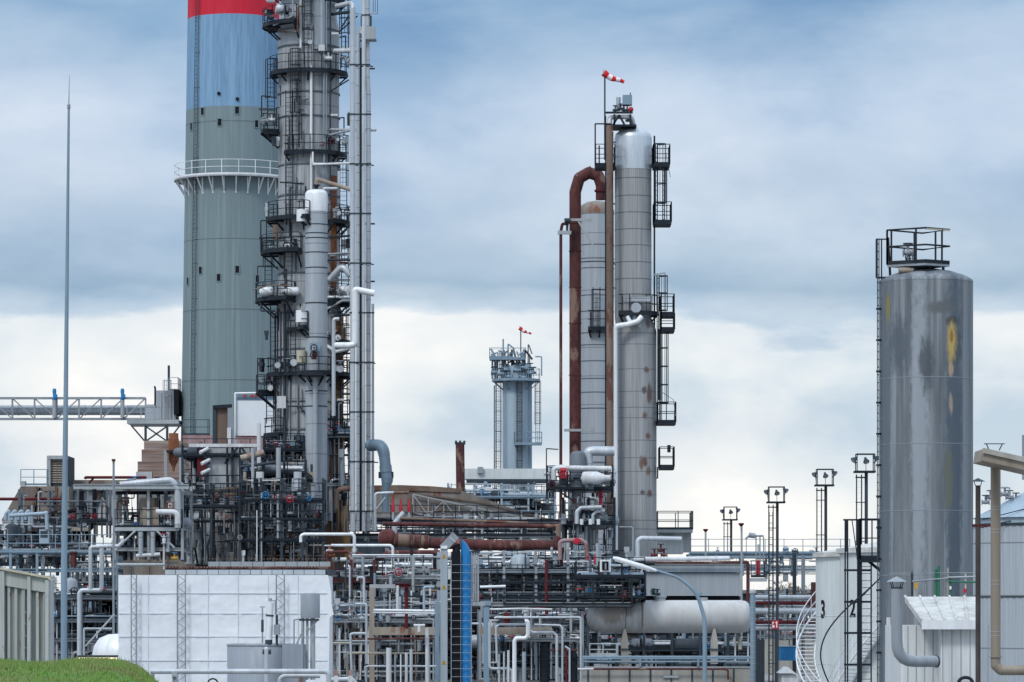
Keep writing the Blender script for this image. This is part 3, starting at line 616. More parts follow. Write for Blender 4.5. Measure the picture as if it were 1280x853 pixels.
# manhole nozzle + bright downpipe at the middle platform
mb = MB(); mb.tube([(X(794,Y), Y-1.0, zz(386)), (X(794,Y), Y-1.6, zz(386))], .24, 18); bolt_flange(mb, (X(794,Y), Y-1.6, zz(386)), (0,1,0), .32); mb.build('manhole', 'columnlight', C)
MB().box((X(783,Y), Y-1.5, zz(378)), (X(812,Y), Y-1.3, zz(372))).build('manhole_cover', 'columnlight', C)
lone_pipe('bright white downpipe stepping off the silver-capped column and dropping straight down', [(802,396,-1.6),(797,402,-1.7),(784,406,-1.7),(768.5,408,-1.7),(768.5,420,-1.7),(769,697,-1.7)], 3.5, 'bright', 240, R=1.8, flanges=2.6)
pipe(C, [(784,396,-1.6),(788,403,-1.7)], 2.6, 'bright', Y, 'branch_line'); pipe(C, [(793,395,-1.3),(793,404,-1.3)], 4, 'bluegrey', Y, 'nozzle')
# head of column C
pipe(C, [(762,166,-.9),(762,146,-.9),(789,146,-.9),(793,160,-.2)], 3.3, 'bright', Y, 'overhead_line', R=1.6)
mb = MB()
for a, b in [((757,141),(791,141)),((757,157),(795,157)),((766,157),(774,144)),((774,144),(781,157)),((768,156),(768,143)),((788,157),(788,143))]: mb.bar(P(*a,Y-1.2), P(*b,Y-1.2), .12)
mb.box((X(760,Y), Y-1.3, zz(159)), (X(795,Y), Y+1.0, zz(157.4))); mb.build('head_frame', 'dark', C)
MB().box((X(778,Y), Y-1, zz(131)), (X(789.5,Y), Y-.2, zz(119))).build('instrument_box', 'bluegrey', C)
MB().tube([P(773,139,Y-.7), P(773,122,Y-.7)], .14, 12).build('drum', 'columnlight', C)
MB().tube([P(788,116,Y-.6), P(788,120,Y-.6)], .03, 6).build('aerial', 'dark', C)
for q in ((780,138),(776,136),(784,138),(785,151),(769,138)): valve(C, P(q[0],q[1],Y-.9), .16, (1,0,0), 'darkgrey', 'redpaint' if q[0] > 784 else 'dark')
MB().lathe(P(788.5,137,Y-1.1), [(.01,-.12),(.12,-.1),(.17,0),(.12,.1),(.01,.12)], 14, axis='y').build('red_disc', 'redpaint', C)
# left head platform with hoop ladder
box_platform(C, X(744,Y), X(768,Y), zz(208), Y-1.5, Y+.6, h=1.3); pipe(C, [(744,206,-1.5),(744,155,-1.5),(764,155,-1.5)], .9, 'dark', Y, 'gantry', R=.5); pipe(C, [(749,206,-1.5),(749,182,-1.5)], .9, 'dark', Y, 'post')
pipe(C, [(757,600,-1.5),(757,145,-1.5)], .9, 'dark', Y, 'stringer'); pipe(C, [(766,600,-1.3),(766,165,-1.3)], .8, 'dark', Y, 'small_line')
for py in (178, 195, 255, 330, 360): pipe(C, [(756,py,-1.4),(770,py,-1.2)], 1.1, 'steel', Y, 'bracket')
def windsock(label, px, py, yb, Y, L, ang, s):
    T = root('windsock', label, 'windsock', px, Y, Z(yb, Y)); mb = MB().tube([P(px,yb,Y), P(px,py+3,Y)], m_(1.0,Y)*s, 8); mb.build('pole', 'darkgrey', T)
    d = Vector((cos(ang), .15, -sin(ang))).normalized(); c0 = P(px-1.5, py, Y); w0 = L*.15; pts = []
    MB().tube([c0+Vector((-.02,0,.0)), c0+Vector((0.04,0,0))], w0*1.08, 14, cap=False).build('hoop', 'steel', T)
    for i in range(5):
        q = []; rs = []
        for j in range(4):
            t = (i+j/3)/5; q.append(c0+d*L*t+Vector((0,0,-.06*L*sin(t*5)))); rs.append(w0*(1-.52*t)*(1+.06*sin(t*19)))
        MB().tube(q, rs, 14, cap=i in (0, 4)).build('red_stripe' if i % 2 == 0 else 'white_stripe', 'redsock' if i % 2 == 0 else 'whitesock', T)
windsock('large red and white windsock on the silver-capped column', 756, 91, 200, 239, m_(29,239), radians(27), 1)
windsock('small faded red windsock above the far hazy tower', 651, 410, 440, 420, m_(17,420), radians(30), .7)
# rust coloured uprights
lone_pipe('weathered brown pipe dropping beside the silver-capped column and turning left at its foot', [(762,157,-.4),(762,640,-.4),(762,658,-.4),(742,659,-.4),(690,659,-.4)], 4.0, 'rustlight', 238.5, R=3.2, flanges=3)
T = root('overhead_pipe', 'thick rusty red pipe arching over into the column behind', 'pipe', 719, 243, Z(640,243))
pipe(T, [(719,640),(719,240),(724,223),(736,216),(748,220),(752,232),(752,250)], 7.3, 'rustpipe', 243, 'pipe', R=.25, seg=18)
mb = MB()
for py in (280, 315, 360, 405, 470, 540, 590): mb.tube([P(719,py,243), P(719,py-1.5,243)], m_(7.9,243), 18)
for q in ((737,216),): mb.tube([P(736,216,243), P(738.5,216,243)], m_(8,243), 18)
mb.build('weld_flange', 'rustpipe', T)
MB().lathe(P(752,240,243), [(m_(9,243),0),(m_(9,243),.12)], 16).build('flange', 'darkred', T)
for (py, x1) in ((275,740),(538,742)):
    mb = MB(); mb.bar(P(705,py,242), P(x1,py,242), .18, .16); 
    if py < 300: mb.bar(P(722,py,242), P(741,py+31,242), .12)
    mb.build('support_arm', 'strip', T)
lone_pipe('thin rusty pipe standing left of the thick rusty arched pipe', [(711,281,0),(703,279,0),(701,290,0),(701,665,0)], 1.9, 'rustpipe', 242.5, R=3)
T = root('pipe_support', 'small grey bracket beam holding the thin rusty pipe near its top', 'bracket', 704, 242, Z(293,242)); mb = MB().bar(P(697,291,241.9), P(714,291,241.9), .22, .22); mb.build('beam', 'strip', T); mb = MB().bar(P(709,291,242), P(709,276,242), .15); mb.tube([P(706,276,241.8), P(713,276,241.8)], .16, 10); mb.build('fitting', 'darkgrey', T)
Y = 256; k = Y/F; cx = X(745.5, Y); zz = lambda py: Z(py, Y)
D = thing('distillation_column', 'grey column with a rusty dome, behind the thick rusty arched pipe', 'column', (cx, Y, 0))
MB().lathe((cx, Y, 0), [(22*k, 0), (22*k, zz(268))], 44, cap=False).build('shell', 'columnlight', D)
MB().lathe((cx, Y, 0), [(22.3*k, zz(269)), (22.3*k, zz(264)), (19*k, zz(257)), (12*k, zz(253)), (.01, zz(251))], 44, cap=False).build('dome', 'domestain', D)
mb = MB()
for py in (308, 325, 337, 371, 391, 418, 433, 453, 475, 492, 512, 553, 580): mb.lathe((cx, Y, zz(py)), [(22.1*k, 0), (22.5*k, .02), (22.5*k, .05), (22.1*k, .07)], 40, cap=False)
mb.build('seam_ring', 'midgrey', D)
arc_platform(D, cx, Y, zz(413), 22.5*k, 32*k, -110, -55, h=1.2); ladder(D, (X(745,Y), Y-1.7), zz(413), zz(362), cage=False); pipe(D, [(740,410,-1.6),(740,362,-1.6),(756,362,-1.6)], .6, 'dark', Y, 'lamp_arm', R=.5)
mb = MB(); mb.lathe((cx, Y, zz(329)), [(22.7*k,0),(22.8*k,.02),(22.7*k,.04)], 40, cap=False); mb.build('cable', 'black', D)
# ============================================================ far tower and building
Y = 430; k = Y/F; cx = X(645, Y); zz = lambda py: Z(py, Y)
T = thing('distillation_column', 'distant tower painted pale blue in place of haze, carrying a cluttered platform at its head', 'column', (cx, Y, 0))
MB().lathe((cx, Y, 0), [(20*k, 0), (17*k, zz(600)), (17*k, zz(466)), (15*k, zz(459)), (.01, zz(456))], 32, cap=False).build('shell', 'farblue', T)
MB().lathe((X(659,Y), Y-.2, 0), [(6*k, 0), (6*k, zz(462)), (4*k, zz(456)), (.01, zz(454))], 20, cap=False).build('side_vessel', 'bluegrey', T)
arc_platform(T, cx, Y, zz(476), 17*k, 30*k, 0, 360, 'bluegrey', h=1.3, step=2); box_platform(T, X(643,Y), X(677,Y), zz(556), Y-2.6, Y-1, 'bluegrey', 1.3)
box_platform(T, X(612,Y), X(657,Y), zz(449), Y-1, Y+1, 'bluegrey', 1.2)
for (px, ya, yb) in [(623,640,478),(672,556,478),(649,650,480)]: ladder(T, (X(px,Y), Y-1.8), zz(ya), zz(yb), mat='darkgrey')
rf = random.Random(5)
for i in range(30):
    px = rf.uniform(614, 664); pipe(T, [(px, 474), (px, rf.uniform(428, 462)), (px+rf.uniform(-10, 10), rf.uniform(436, 455))], rf.uniform(.6, 1.3), rf.choice(['bluegrey', 'darkgrey', 'midgrey']), Y, 'vent_line', R=1)
for i in range(20): valve(T, (X(rf.uniform(616, 672), Y), Y-rf.uniform(1, 2), zz(rf.uniform(462, 474))), .35, (1,0,0), 'bluegrey', 'darkgrey')
pipe(T, [(629,462),(629,424)], 1, 'bluegrey', Y, 'mast'); pipe(T, [(612,446),(640,446)], 1.2, 'bluegrey', Y, 'davit'); pipe(T, [(677,470),(677,446),(669,446)], .8, 'bluegrey', Y, 'lamp_arm'); pipe(T, [(651,450),(651,440)], .6, 'bluegrey', Y, 'mast')
pipe(T, [(618,482),(618,640)], .9, 'steel', Y, 'small_line')
Y = 330; T = root('pipe_bridge', 'pale boxed bridge crossing left to right in front of the hazy tower', 'bridge', 640, Y, Z(602,Y))
MB().box((X(581,Y), Y, Z(599,Y)), (X(694,Y), Y+3, Z(586,Y))).build('casing', 'tankwhite', T); MB().box((X(583,Y), Y-.2, Z(603,Y)), (X(694,Y), Y+3.1, Z(599.2,Y))).build('girder', 'darkgrey', T)
MB().box((X(597,Y), Y-.3, Z(592,Y)), (X(604,Y), Y, Z(584,Y))).build('cable_box', 'steel', T)
for px in (612, 655, 690): MB().bar(P(px,603,Y+1), P(px,700,Y+1), .25).build('leg', 'strip', T)
mb = MB(); mb.tube(fillet(PP([(640,604),(640,612),(650,618)],Y),.6), .12, 8); mb.build('pipe', 'steel', T)
T = root('flue_stack', 'short rust-brown stack with a crumbling top standing near the pale bridge', 'stack', 575, 300, Z(700,300))
MB().tube([P(576,640,300), P(575,556,300)], m_(5.5,300), 16).build('stack', 'rustpipe', T); mb = MB()
for i in range(5): mb.tube([P(570+i*2.6,556,300), P(570+i*2.6,551+i%2*2,300)], .09, 6)
mb.build('crown', 'darkgrey', T)
# ============================================================ generic pipe rack module
PAL = [('clad',3.5),('white',3),('steel',4),('galv',2.5),('strip',2),('midgrey',5),('darkgrey',6),('dark',6),('rustpipe',1.2),('rustlight',1),('grubby',3),('bluegrey',2),('darkred',.6),('bright',.8)]
def pick(rg, pal):
    t = sum(w for _, w in pal); u = rg.random()*t
    for m, w_ in pal:
        u -= w_
        if u <= 0: return m
    return pal[0][0]
def rack(label, x0, y0, x1, y1, Y, D, seed, levels=(), posts=4, nh=24, nv=14, nval=10, neq=2, rmax=2.6, pal=PAL, frame='midgrey', rails=(), name='pipe_rack', cat='pipe rack', floor=True, walls=0, railmat='dark', stubs=8, conduits=2.2, tubes=95):
    rg = random.Random(seed); zb = max(0, Z(y1, Y)); T = root(name, label, cat, (x0+x1)/2, Y, zb)
    xs = [x0+(x1-x0)*i/(posts-1) for i in range(posts)] if posts > 1 else []
    for px in xs:
        for yy in (0, D):
            x = X(px, Y); MB().bar((x, Y+yy, zb), (x, Y+yy, Z(y0, Y)), .1 if frame == 'dark' else .15).build('post', frame, T)
    for py in levels:
        z = Z(py, Y)
        for yy in (0, D): MB().ibeam((X(x0,Y), Y+yy+.02, z), (X(x1,Y), Y+yy+.02, z), .14, .12 if frame == 'dark' else .18).build('beam', frame, T)
        cb = MB()
        for px in xs: cb.ibeam((X(px,Y), Y+.1, z-.02), (X(px,Y), Y+D-.1, z-.02), .14, .2)
        cb.build('cross_beam', frame, T)
        if floor: MB().box((X(x0,Y)+.1, Y+.25, z+.13), (X(x1,Y)-.1, Y+D-.25, z+.17)).build('grating', 'dark', T)
    for py in rails:
        r_ = railing_mb([(X(x0,Y), Y-.12, Z(py,Y)), (X(x1,Y), Y-.12, Z(py,Y))], 1.05, 1.4, .025); r_.build('railing', railmat, T)
    W = x1-x0; H = y1-y0; n = 0
    for i in range(nh):
        py = rg.uniform(y0, y1) if not levels or rg.random() < .4 else min(y1, max(y0, rg.choice(levels)-rg.uniform(1, 7)))
        r = rg.choice([.6, .8, 1, 1.3, 1.6, 2, rmax]) ; dy = rg.uniform(.1, D-.1)**1
        a = x0 if rg.random() < .35 else rg.uniform(x0, x0+W*.5); b = x1 if rg.random() < .35 else rg.uniform(a+W*.2, x1)
        pts = [(a, py, dy), (b, py, dy)]
        if a > x0 and rg.random() < .7: pts = [(a, min(y1, py+rg.choice([-1, 1, 1])*rg.uniform(6, H*.6)), dy)]+pts
        if b < x1 and rg.random() < .7: pts = pts+[(b, min(y1, max(y0-4, py+rg.choice([-1, 1, 1])*rg.uniform(6, H*.6))), dy)]
        if rg.random() < .3:
            q = rg.uniform(a+3, b-1) if b-a > 6 else a; st = rg.choice([-5, 5, 8]); j = 1 if pts[0][0] == a and pts[0][1] == py else 1
            idx = next(i_ for i_, p in enumerate(pts) if p[0] == a and p[1] == py)
            pts = pts[:idx+1]+[(q, py, dy), (q, py+st, dy), (b, py+st, dy)]
        pipe(T, pts, r, pick(rg, pal), Y, 'pipe', flanges=2.2 if r > 1.5 else 0, seg=8)
    for i in range(nv):
        px = rg.uniform(x0, x1); a = rg.uniform(y0, y0+H*.5); b = rg.uniform(a+H*.25, y1) if rg.random() < .6 else y1; r = rg.choice([.6, .8, 1.1, 1.5, rmax]); dy = rg.uniform(-.1, D-.1)
        pts = [(px, a, dy), (px, b, dy)]
        if rg.random() < .6: pts = [(px+rg.uniform(-W*.2, W*.2), a, dy)]+pts
        if rg.random() < .3: pts[0] = (px, a, dy+rg.uniform(-.8, .8))
        pipe(T, pts, r, pick(rg, pal), Y, 'pipe', seg=8)
    gx = [rg.uniform(x0, x1) for _ in range(8)]; gy = list(levels)+[l-10 for l in levels]+[rg.uniform(y0, y1) for _ in range(5)]
    for i in range(min(95, int((nh+nv)*conduits))):
        dy = rg.uniform(-.15, D*.9); mt = rg.choice(['dark','dark','dark','darkgrey','dark','strip','white','steel']); rw_ = rg.choice([.028,.035,.05,.07])
        if rg.random() < .5:
            px = rg.choice(gx)+rg.gauss(0, 2.5) if rg.random() < .6 else rg.uniform(x0, x1); px = min(x1, max(x0, px)); a = rg.uniform(y0, y1-6); b = min(y1, a+rg.uniform(8, max(10, H*.8))); p, q = P(px, a, Y+dy), P(px, b, Y+dy)
        else:
            py = min(y1, max(y0, rg.choice(gy)+rg.gauss(0, 1.5))); a = rg.uniform(x0, x1-W*.1); b = min(x1, a+rg.uniform(W*.1, W*.6)); p, q = P(a, py, Y+dy), P(b, py, Y+dy)
        MB().bar(p, q, rw_).build('conduit', mt, T)
    for i in range(tubes):
        dy = rg.uniform(.0, D); mt = rg.choice(['dark','dark','darkgrey','dark','midgrey','steel']); px = x0+W*rg.randint(0, 24)/24; py = rg.choice(gy) if rg.random() < .7 else y0+H*rg.randint(0, 12)/12; py = min(y1, max(y0, py))
        if rg.random() < .5: p, q = P(px, max(y0, py-rg.uniform(4, 26)), Y+dy), P(px, py, Y+dy)
        else: p, q = P(px, py, Y+dy), P(min(x1, px+rg.uniform(6, 40)), py, Y+dy)
        if (p-q).length > .2: MB().bar(p, q, rg.choice([.03,.045,.06])).build('scaffold_tube', mt, T)
    for i in range(nval):
        py = rg.uniform(y0, y1) if not levels else min(y1, rg.choice(levels)-rg.uniform(2, 9))
        valve(T, P(rg.uniform(x0, x1), py, Y+rg.uniform(-.1, D*.5)), rg.uniform(.1, .24), rg.choice([(1,0,0), (0,0,1)]), pick(rg, pal), rg.choice(['dark', 'darkred', 'steel', 'dark', 'redpaint', 'bluepaint']), rg.choice([(0,-1,0), (0,0,1)]))
    for i in range(stubs):
        px = rg.uniform(x0, x1); py = rg.uniform(y0, y1-4); dy = rg.uniform(-.2, D*.6); mb = MB(); r = rg.uniform(.08, .2); p = P(px, py, Y+dy); mb.tube([p, p+Vector((0,0,-rg.uniform(.3, .9)))], r, 10); mb.tube([p+Vector((0,0,.02)), p+Vector((0,0,-.06))], r*1.5, 10)
        if rg.random() < .5: mb.box(p+Vector((-.15,-.1,.02)), p+Vector((.15,.1,.28)))
        mb.build('instrument', pick(rg, pal), T)
    for i in range(neq):
        px = rg.uniform(x0+4, x1-4); py = (rg.choice(levels) if levels else rg.uniform(y0+8, y1))-4; dy = rg.uniform(.4, D*.8); r = rg.uniform(.3, .55); L = rg.uniform(.8, 2.4); p = P(px, py, Y+dy)
        pal2 = [('steel',3),('midgrey',4),('darkgrey',4),('grubby',3),('galv',1),('bluegrey',1)]
        if rg.random() < .7: MB().lathe(p-Vector((L/2,0,0)), [(.01,-.15),(r*.7,-.08),(r,.08),(r,L-.08),(r*.7,L+.08),(.01,L+.15)], 18, axis='x').build('drum', pick(rg, pal2), T)
        else: MB().lathe(p-Vector((0,0,.4)), [(r,0),(r,L),(r*.7,L+.15),(.01,L+.22)], 18).build('drum', pick(rg, pal2), T)
    for i in range(walls):  # back panels added to block and darken the gaps behind the pipes
        a = rg.uniform(x0, x1-W*.25); py = rg.uniform(y0, y1-H*.3); MB().box((X(a,Y), Y+D*.9, Z(py+H*rg.uniform(.15,.4),Y)), (X(a+W*rg.uniform(.1,.3),Y), Y+D*.9+.08, Z(py,Y))).build('panel', rg.choice(['grubby','darkgrey','tan','wallpanel']), T)
    return T
# ============================================================ dark sheds added behind the plant, standing in for shaded gaps
def shed(label, x0, x1, y0, Y, D, mat, roof='grubby', name='backdrop_shed', doors=3):
    T = root(name, label, 'shed', (x0+x1)/2, Y); zt = Z(y0, Y); a, b = X(x0,Y), X(x1,Y)
    MB().box((a, Y, 0), (b, Y+D, zt)).build('wall', mat, T); MB().box((a-.3, Y-.3, zt), (b+.3, Y+D+.3, zt+.25)).build('roof', roof, T)
    mb = MB(); n = int((b-a)/1.2)
    for i in range(n+1): x = a+(b-a)*i/n; mb.bar((x, Y-.04, 0), (x, Y-.04, zt), .08)
    mb.build('cladding_rib', mat, T)
    for i in range(doors):
        x = a+(b-a)*(i+.4)/doors; MB().box((x, Y-.12, zt*.45), (x+1.6, Y-.09, zt*.7)).build('window', 'black', T)
    return T
shed('long dark backdrop shed added behind the dense pipework left of the chimney foot', -60, 200, 758, 300, 14, 'darkgrey')
shed('dark backdrop shed added behind the base of the largest column', 205, 470, 705, 285, 12, 'darkgrey')
shed('dark backdrop shed added to close the gap below the riser pipes', 396, 520, 672, 292, 8, 'darkgrey')
shed('dark backdrop shed added behind the pipes in the middle of the plant', 452, 735, 702, 290, 14, 'blockwall')
shed('low dark backdrop shed added behind the white horizontal vessel', 735, 955, 742, 282, 10, 'darkgrey')
# ============================================================ truss bridge on the left
Y = 330; T = root('pipe_truss_bridge', 'steel truss bridge carrying a fat pale pipe in from the left', 'bridge', 90, Y, Z(526,Y))
xl, xr = -40, 182
for dy in (0, 2.2):
    for py, nm in ((498,'top_chord'), (524,'bottom_chord')): MB().bar(P(xl,py,Y+dy), P(xr,py,Y+dy), .22, .2).build(nm, 'steel', T)
    n = 8; mb = MB(); vb = MB()
    for i in range(n):
        a = xl+(xr-xl)*i/n; b = xl+(xr-xl)*(i+1)/n; vb.bar(P(b,498,Y+dy), P(b,524,Y+dy), .14)
        if i < 4: mb.bar(P(a,498,Y+dy), P(b,524,Y+dy), .1)
        else: mb.bar(P(b,498,Y+dy), P(a,524,Y+dy), .1)
    mb.build('diagonal', 'steel', T); vb.build('upright', 'steel', T)
pipe(T, [(-60,513,1.1),(190,513,1.1)], 6.3, 'columnlight', Y, 'pipe', flanges=6, seg=18)
mb = MB()
for i in range(9): px = xl+(xr-xl)*i/8; mb.bar(P(px,524,Y), P(px,524,Y+2.2), .12)
mb.build('cross_member', 'steel', T)
for px in (68, 153):
    o = root('blue_valve', f'bright blue actuator valve on top of the truss bridge, {"left, by the tall mast" if px == 68 else "right, near the grey tank house"}', 'valve', px, Y, Z(500,Y), 'blue valves on the truss bridge')
    MB().tube([P(px,522,Y-.3), P(px,500,Y-.3)], .18, 10).build('spindle', 'strip', o); MB().tube([P(px,500,Y-.3), P(px,497,Y-.3), P(px,496,Y-.3), P(px,490,Y-.3), P(px,489,Y-.3), P(px,486,Y-.3)], [.2,.2,.12,.17,.17,.13], 12).build('actuator', 'bluepaint', o)
    MB().lathe(P(px+1,495,Y-.55), [(.01,-.08),(.2,-.08),(.2,.08),(.01,.08)], 14, axis='y').build('handwheel', 'bluepaint', o); MB().tube([P(px,522,Y-.35), P(px,504,Y-.35)], m_(1.8,Y), 12).build('body', 'steel', o)
T = root('support_platform', 'grey steel platform on crossed legs carrying boxes beside the chimney', 'platform', 195, Y-2, Z(553,Y))
MB().box((X(163,Y), Y-3, Z(532,Y)), (X(227,Y), Y+2.5, Z(527,Y))).build('deck', 'strip', T)
for dy in (-2.8, 2):
    for a, b in [((182,532),(182,640)),((209,532),(209,640)),((182,552),(209,533)),((182,533),(209,552)),((164,532),(182,553)),((225,532),(209,553)),((182,580),(209,555))]: MB().bar(P(*a,Y+dy), P(*b,Y+dy), .2 if a[0]==b[0] else .13).build('leg' if a[0]==b[0] else 'brace', 'darkgrey', T)
railing_mb([(X(163,Y),Y-3,Z(527,Y)),(X(197,Y),Y-3,Z(527,Y))], 1.2, 1.2, .03).build('railing', 'strip', T)
T = root('filter_house', 'pale grey ribbed box house with a caged ladder, left of the chimney', 'equipment box', 210, Y-1.5, Z(526,Y))
MB().box((X(198,Y), Y-2, Z(526,Y)), (X(222,Y), Y+1.5, Z(490,Y))).build('casing', 'columnlight', T); MB().box((X(184,Y), Y-1.5, Z(526,Y)), (X(198,Y), Y+1, Z(507,Y))).build('annex', 'columnlight', T)
MB().box((X(220,Y), Y-2.2, Z(520,Y)), (X(226,Y), Y+1, Z(489,Y))).build('side_duct', 'black', T)
mb = MB()
for px in (201,205,209,213,217): mb.bar(P(px,525,Y-2.04), P(px,491,Y-2.04), .1)
mb.build('rib', 'strip', T); ladder(T, (X(212,Y), Y-2.3), Z(526,Y), Z(478,Y), mat='steel', cagefrom=2.0)
railing_mb([(X(214,Y),Y-2,Z(490,Y)),(X(225,Y),Y-2,Z(490,Y)),(X(225,Y),Y+1,Z(490,Y))], 1.1, .8).build('railing', 'steel', T)
lone_pipe('slim dark vent stack standing on the grey box house by the chimney', [(211,490,-1),(211,457,-1)], 1.5, 'darkgrey', 330)
lone_pipe('short dark vent pipe kinked at the top, left of the slim vent stack', [(193,506,-1.6),(194,505,-1.6),(194,485,-1.6),(193,483,-1.6)], 1.2, 'dark', 330)
# ============================================================ furnace hopper, long duct, stepped brown house (left)
Y = 265; T = root('furnace_hopper', 'rust-stained tapered furnace hopper with a louvred top box at the far left', 'furnace', 60, Y, Z(672,Y))
def prism(pts, Y, D): # front polygon (px, py), extruded back
    a = [P(x, y, Y) for x, y in pts]; b = [p+Vector((0,D,0)) for p in a]; n = len(a)
    return MB().add(a+b, [tuple(range(n)), tuple(range(2*n-1, n-1, -1))]+[(i, i+n, (i+1)%n+n, (i+1)%n) for i in range(n)])
prism([(8,672),(2,650),(26,608),(86,608),(86,672)], Y, 5).build('body', 'hoppertan', T)
prism([(61,608),(61,570),(85,570),(85,608)], Y+.4, 4).build('top_box', 'darkgrey', T); mb = MB()
for py in range(576, 604, 3): mb.bar(P(63,py,Y+.35), P(84,py,Y+.35), .05, .1)
mb.build('louvre', 'tan', T); MB().bar(P(60,572,Y+.2), P(85,572,Y+.2), .3, .25).build('lintel', 'strip', T); MB().bar(P(61,608,Y+.2), P(61,570,Y+.2), .25).build('post', 'strip', T)
mb = MB()
for a, b in [((28,660),(50,610)),((50,610),(40,660)),((62,640),(80,612)),((45,608),(45,672)),((70,608),(70,672)),((10,640),(86,640))]: mb.bar(P(*a,Y-.08), P(*b,Y-.08), .14)
mb.build('stiffener', 'rustlight', T)
railing_mb([P(26,607,Y), P(60,607,Y), P(60,607,Y+3)], 1.1, .9).build('railing', 'bluegrey', T); MB().box(P(25,607,Y-.1), P(33,602,Y+.5)).build('vent_box', 'strip', T)
valve(T, P(62,626,Y-.6), .35, (1,0,0), 'darkgrey', 'dark'); valve(T, P(63,646,Y-.6), .4, (0,0,1), 'rustlight', 'dark', (0,-1,0))
Y = 268; T = root('flue_duct', 'long boxy rusty-topped flue duct with V-shaped hoppers below, left of the pipe tower', 'duct', 140, Y, Z(655,Y))
MB().box((X(86,Y), Y, Z(655,Y)), (X(146,Y), Y+4, Z(614,Y))).build('lower_casing', 'wallpanel', T); MB().box((X(86,Y), Y+.3, Z(614,Y)), (X(186,Y), Y+4, Z(600,Y))).build('upper_casing', 'hoppertan', T)
MB().box((X(84,Y), Y-.3, Z(613,Y)), (X(232,Y), Y, Z(606,Y))).build('girder', 'strip', T)
mb = MB()
for a, b in [((100,614),(114,652)),((128,614),(114,652)),((128,614),(140,652))]: mb.bar(P(*a,Y-.06), P(*b,Y-.06), .14)
for px in (92,104,120,133): mb.bar(P(px,655,Y-.07), P(px,614,Y-.07), .1)
mb.build('stiffener', 'darkgrey', T); MB().bar(P(86,655,Y-.12), P(146,655,Y-.12), .25).build('sill', 'dark', T)
lone_pipe('dark red pipe on struts along the top of the long flue duct', [(106,599,-.5),(107,597,-.5),(183,597,-.5)], 1.8, 'darkred', 268)
lone_pipe('dark red slanting strut pipe below the flue duct pipe', [(108,607,-.4),(117,598,-.4)], 1.2, 'darkred', 268)
Y = 275; T = root('stepped_building', 'brown stepped block building with streaky banding left of the orange vessel', 'building', 205, Y)
for (a, y_, b, y2) in [(180,551,228,562),(177,562,228,577),(172,577,228,600),(172,600,228,700)]: MB().box((X(a,Y), Y, Z(y2,Y)), (X(b,Y), Y+6, Z(y_,Y))).build('wall', 'brick' if y_ < 600 else 'blockwall', T)
MB().box((X(172,Y)-.1, Y-.1, Z(602,Y)), (X(190,Y), Y+.2, Z(590,Y))).build('panel', 'wallpanel', T)
Y = 255; T = root('orange_vessel', 'small rust-orange cylinder vessel with a cone bottom beside the chimney foot', 'vessel', 217, Y, Z(595,Y))
k = Y/F; MB().lathe((X(217,Y), Y, 0), [(.01, Z(590,Y)), (1.2*k, Z(590,Y)), (1.8*k, Z(584,Y)), (6.4*k, Z(575.4,Y)), (6.6*k, Z(575,Y)), (6.6*k, Z(574,Y)), (6.6*k, Z(549,Y)), (6.4*k, Z(548.4,Y)), (6*k, Z(548,Y)), (6*k, Z(542,Y)), (5.9*k, Z(541.8,Y))], 28).build('shell', 'rustorange', T)
MB().box((X(209,Y), Y-.7, Z(566,Y)), (X(225,Y), Y+.7, Z(563.5,Y))).build('support_ring', 'dark', T)
for px in (207, 226):
    for dy in (-.5, .5): MB().bar(P(px,563,Y+dy), P(px,606,Y+dy), .2).build('leg', 'strip', T)
# dark looping pipes
lone_pipe('dark maroon pipe running in from the far left across the hopper', [(-20,624),(78,624),(82,632),(82,655)], 1.9, 'darkred', 262)
lone_pipe('black hose-like pipe dropping from the duct and hooking back left, under the hopper level', [(101,608,0),(101,625,0),(97,637,0),(85,640,0)], 2.4, 'black', 262, R=3)
lone_pipe('long black pipe dropping from the flue duct and sweeping left at its foot', [(118,606,0),(118,648,0),(114,663,0),(80,664,0)], 2.6, 'black', 261, R=5)
lone_pipe('short grey pipe sticking out right of the mast below the black pipe', [(80,675),(114,675)], 2.6, 'clad', 262)
lone_pipe('thin dark post-like pipe hanging in front of the flue duct hoppers', [(110,602),(110,640)], .8, 'steel', 262)
# ============================================================ left process structures
rack('dense machinery level below the furnace hopper at the far left', -20, 652, 82, 706, 250, 8, 21, levels=(677,704), posts=4, nh=26, nv=18, nval=16, neq=4, walls=6, rails=(677,))
rack('blue-grey walkway structure crossing the lower far left behind the mast', -20, 684, 146, 760, 225, 3, 22, levels=(691,713), posts=6, nh=10, nv=14, nval=6, neq=0, frame='bluegrey', rails=(691,), railmat='bluegrey', floor=False)
rack('ground-level pipework behind the ribbed container at the left', 55, 735, 148, 826, 205, 6, 23, levels=(747,776,800), posts=3, nh=30, nv=16, nval=14, neq=2, walls=8)
rack('backmost dark pipework between the mast and the scaffolding sheet', 85, 700, 150, 826, 240, 8, 24, levels=(735,770), posts=3, nh=20, nv=14, nval=8, neq=1, walls=14)
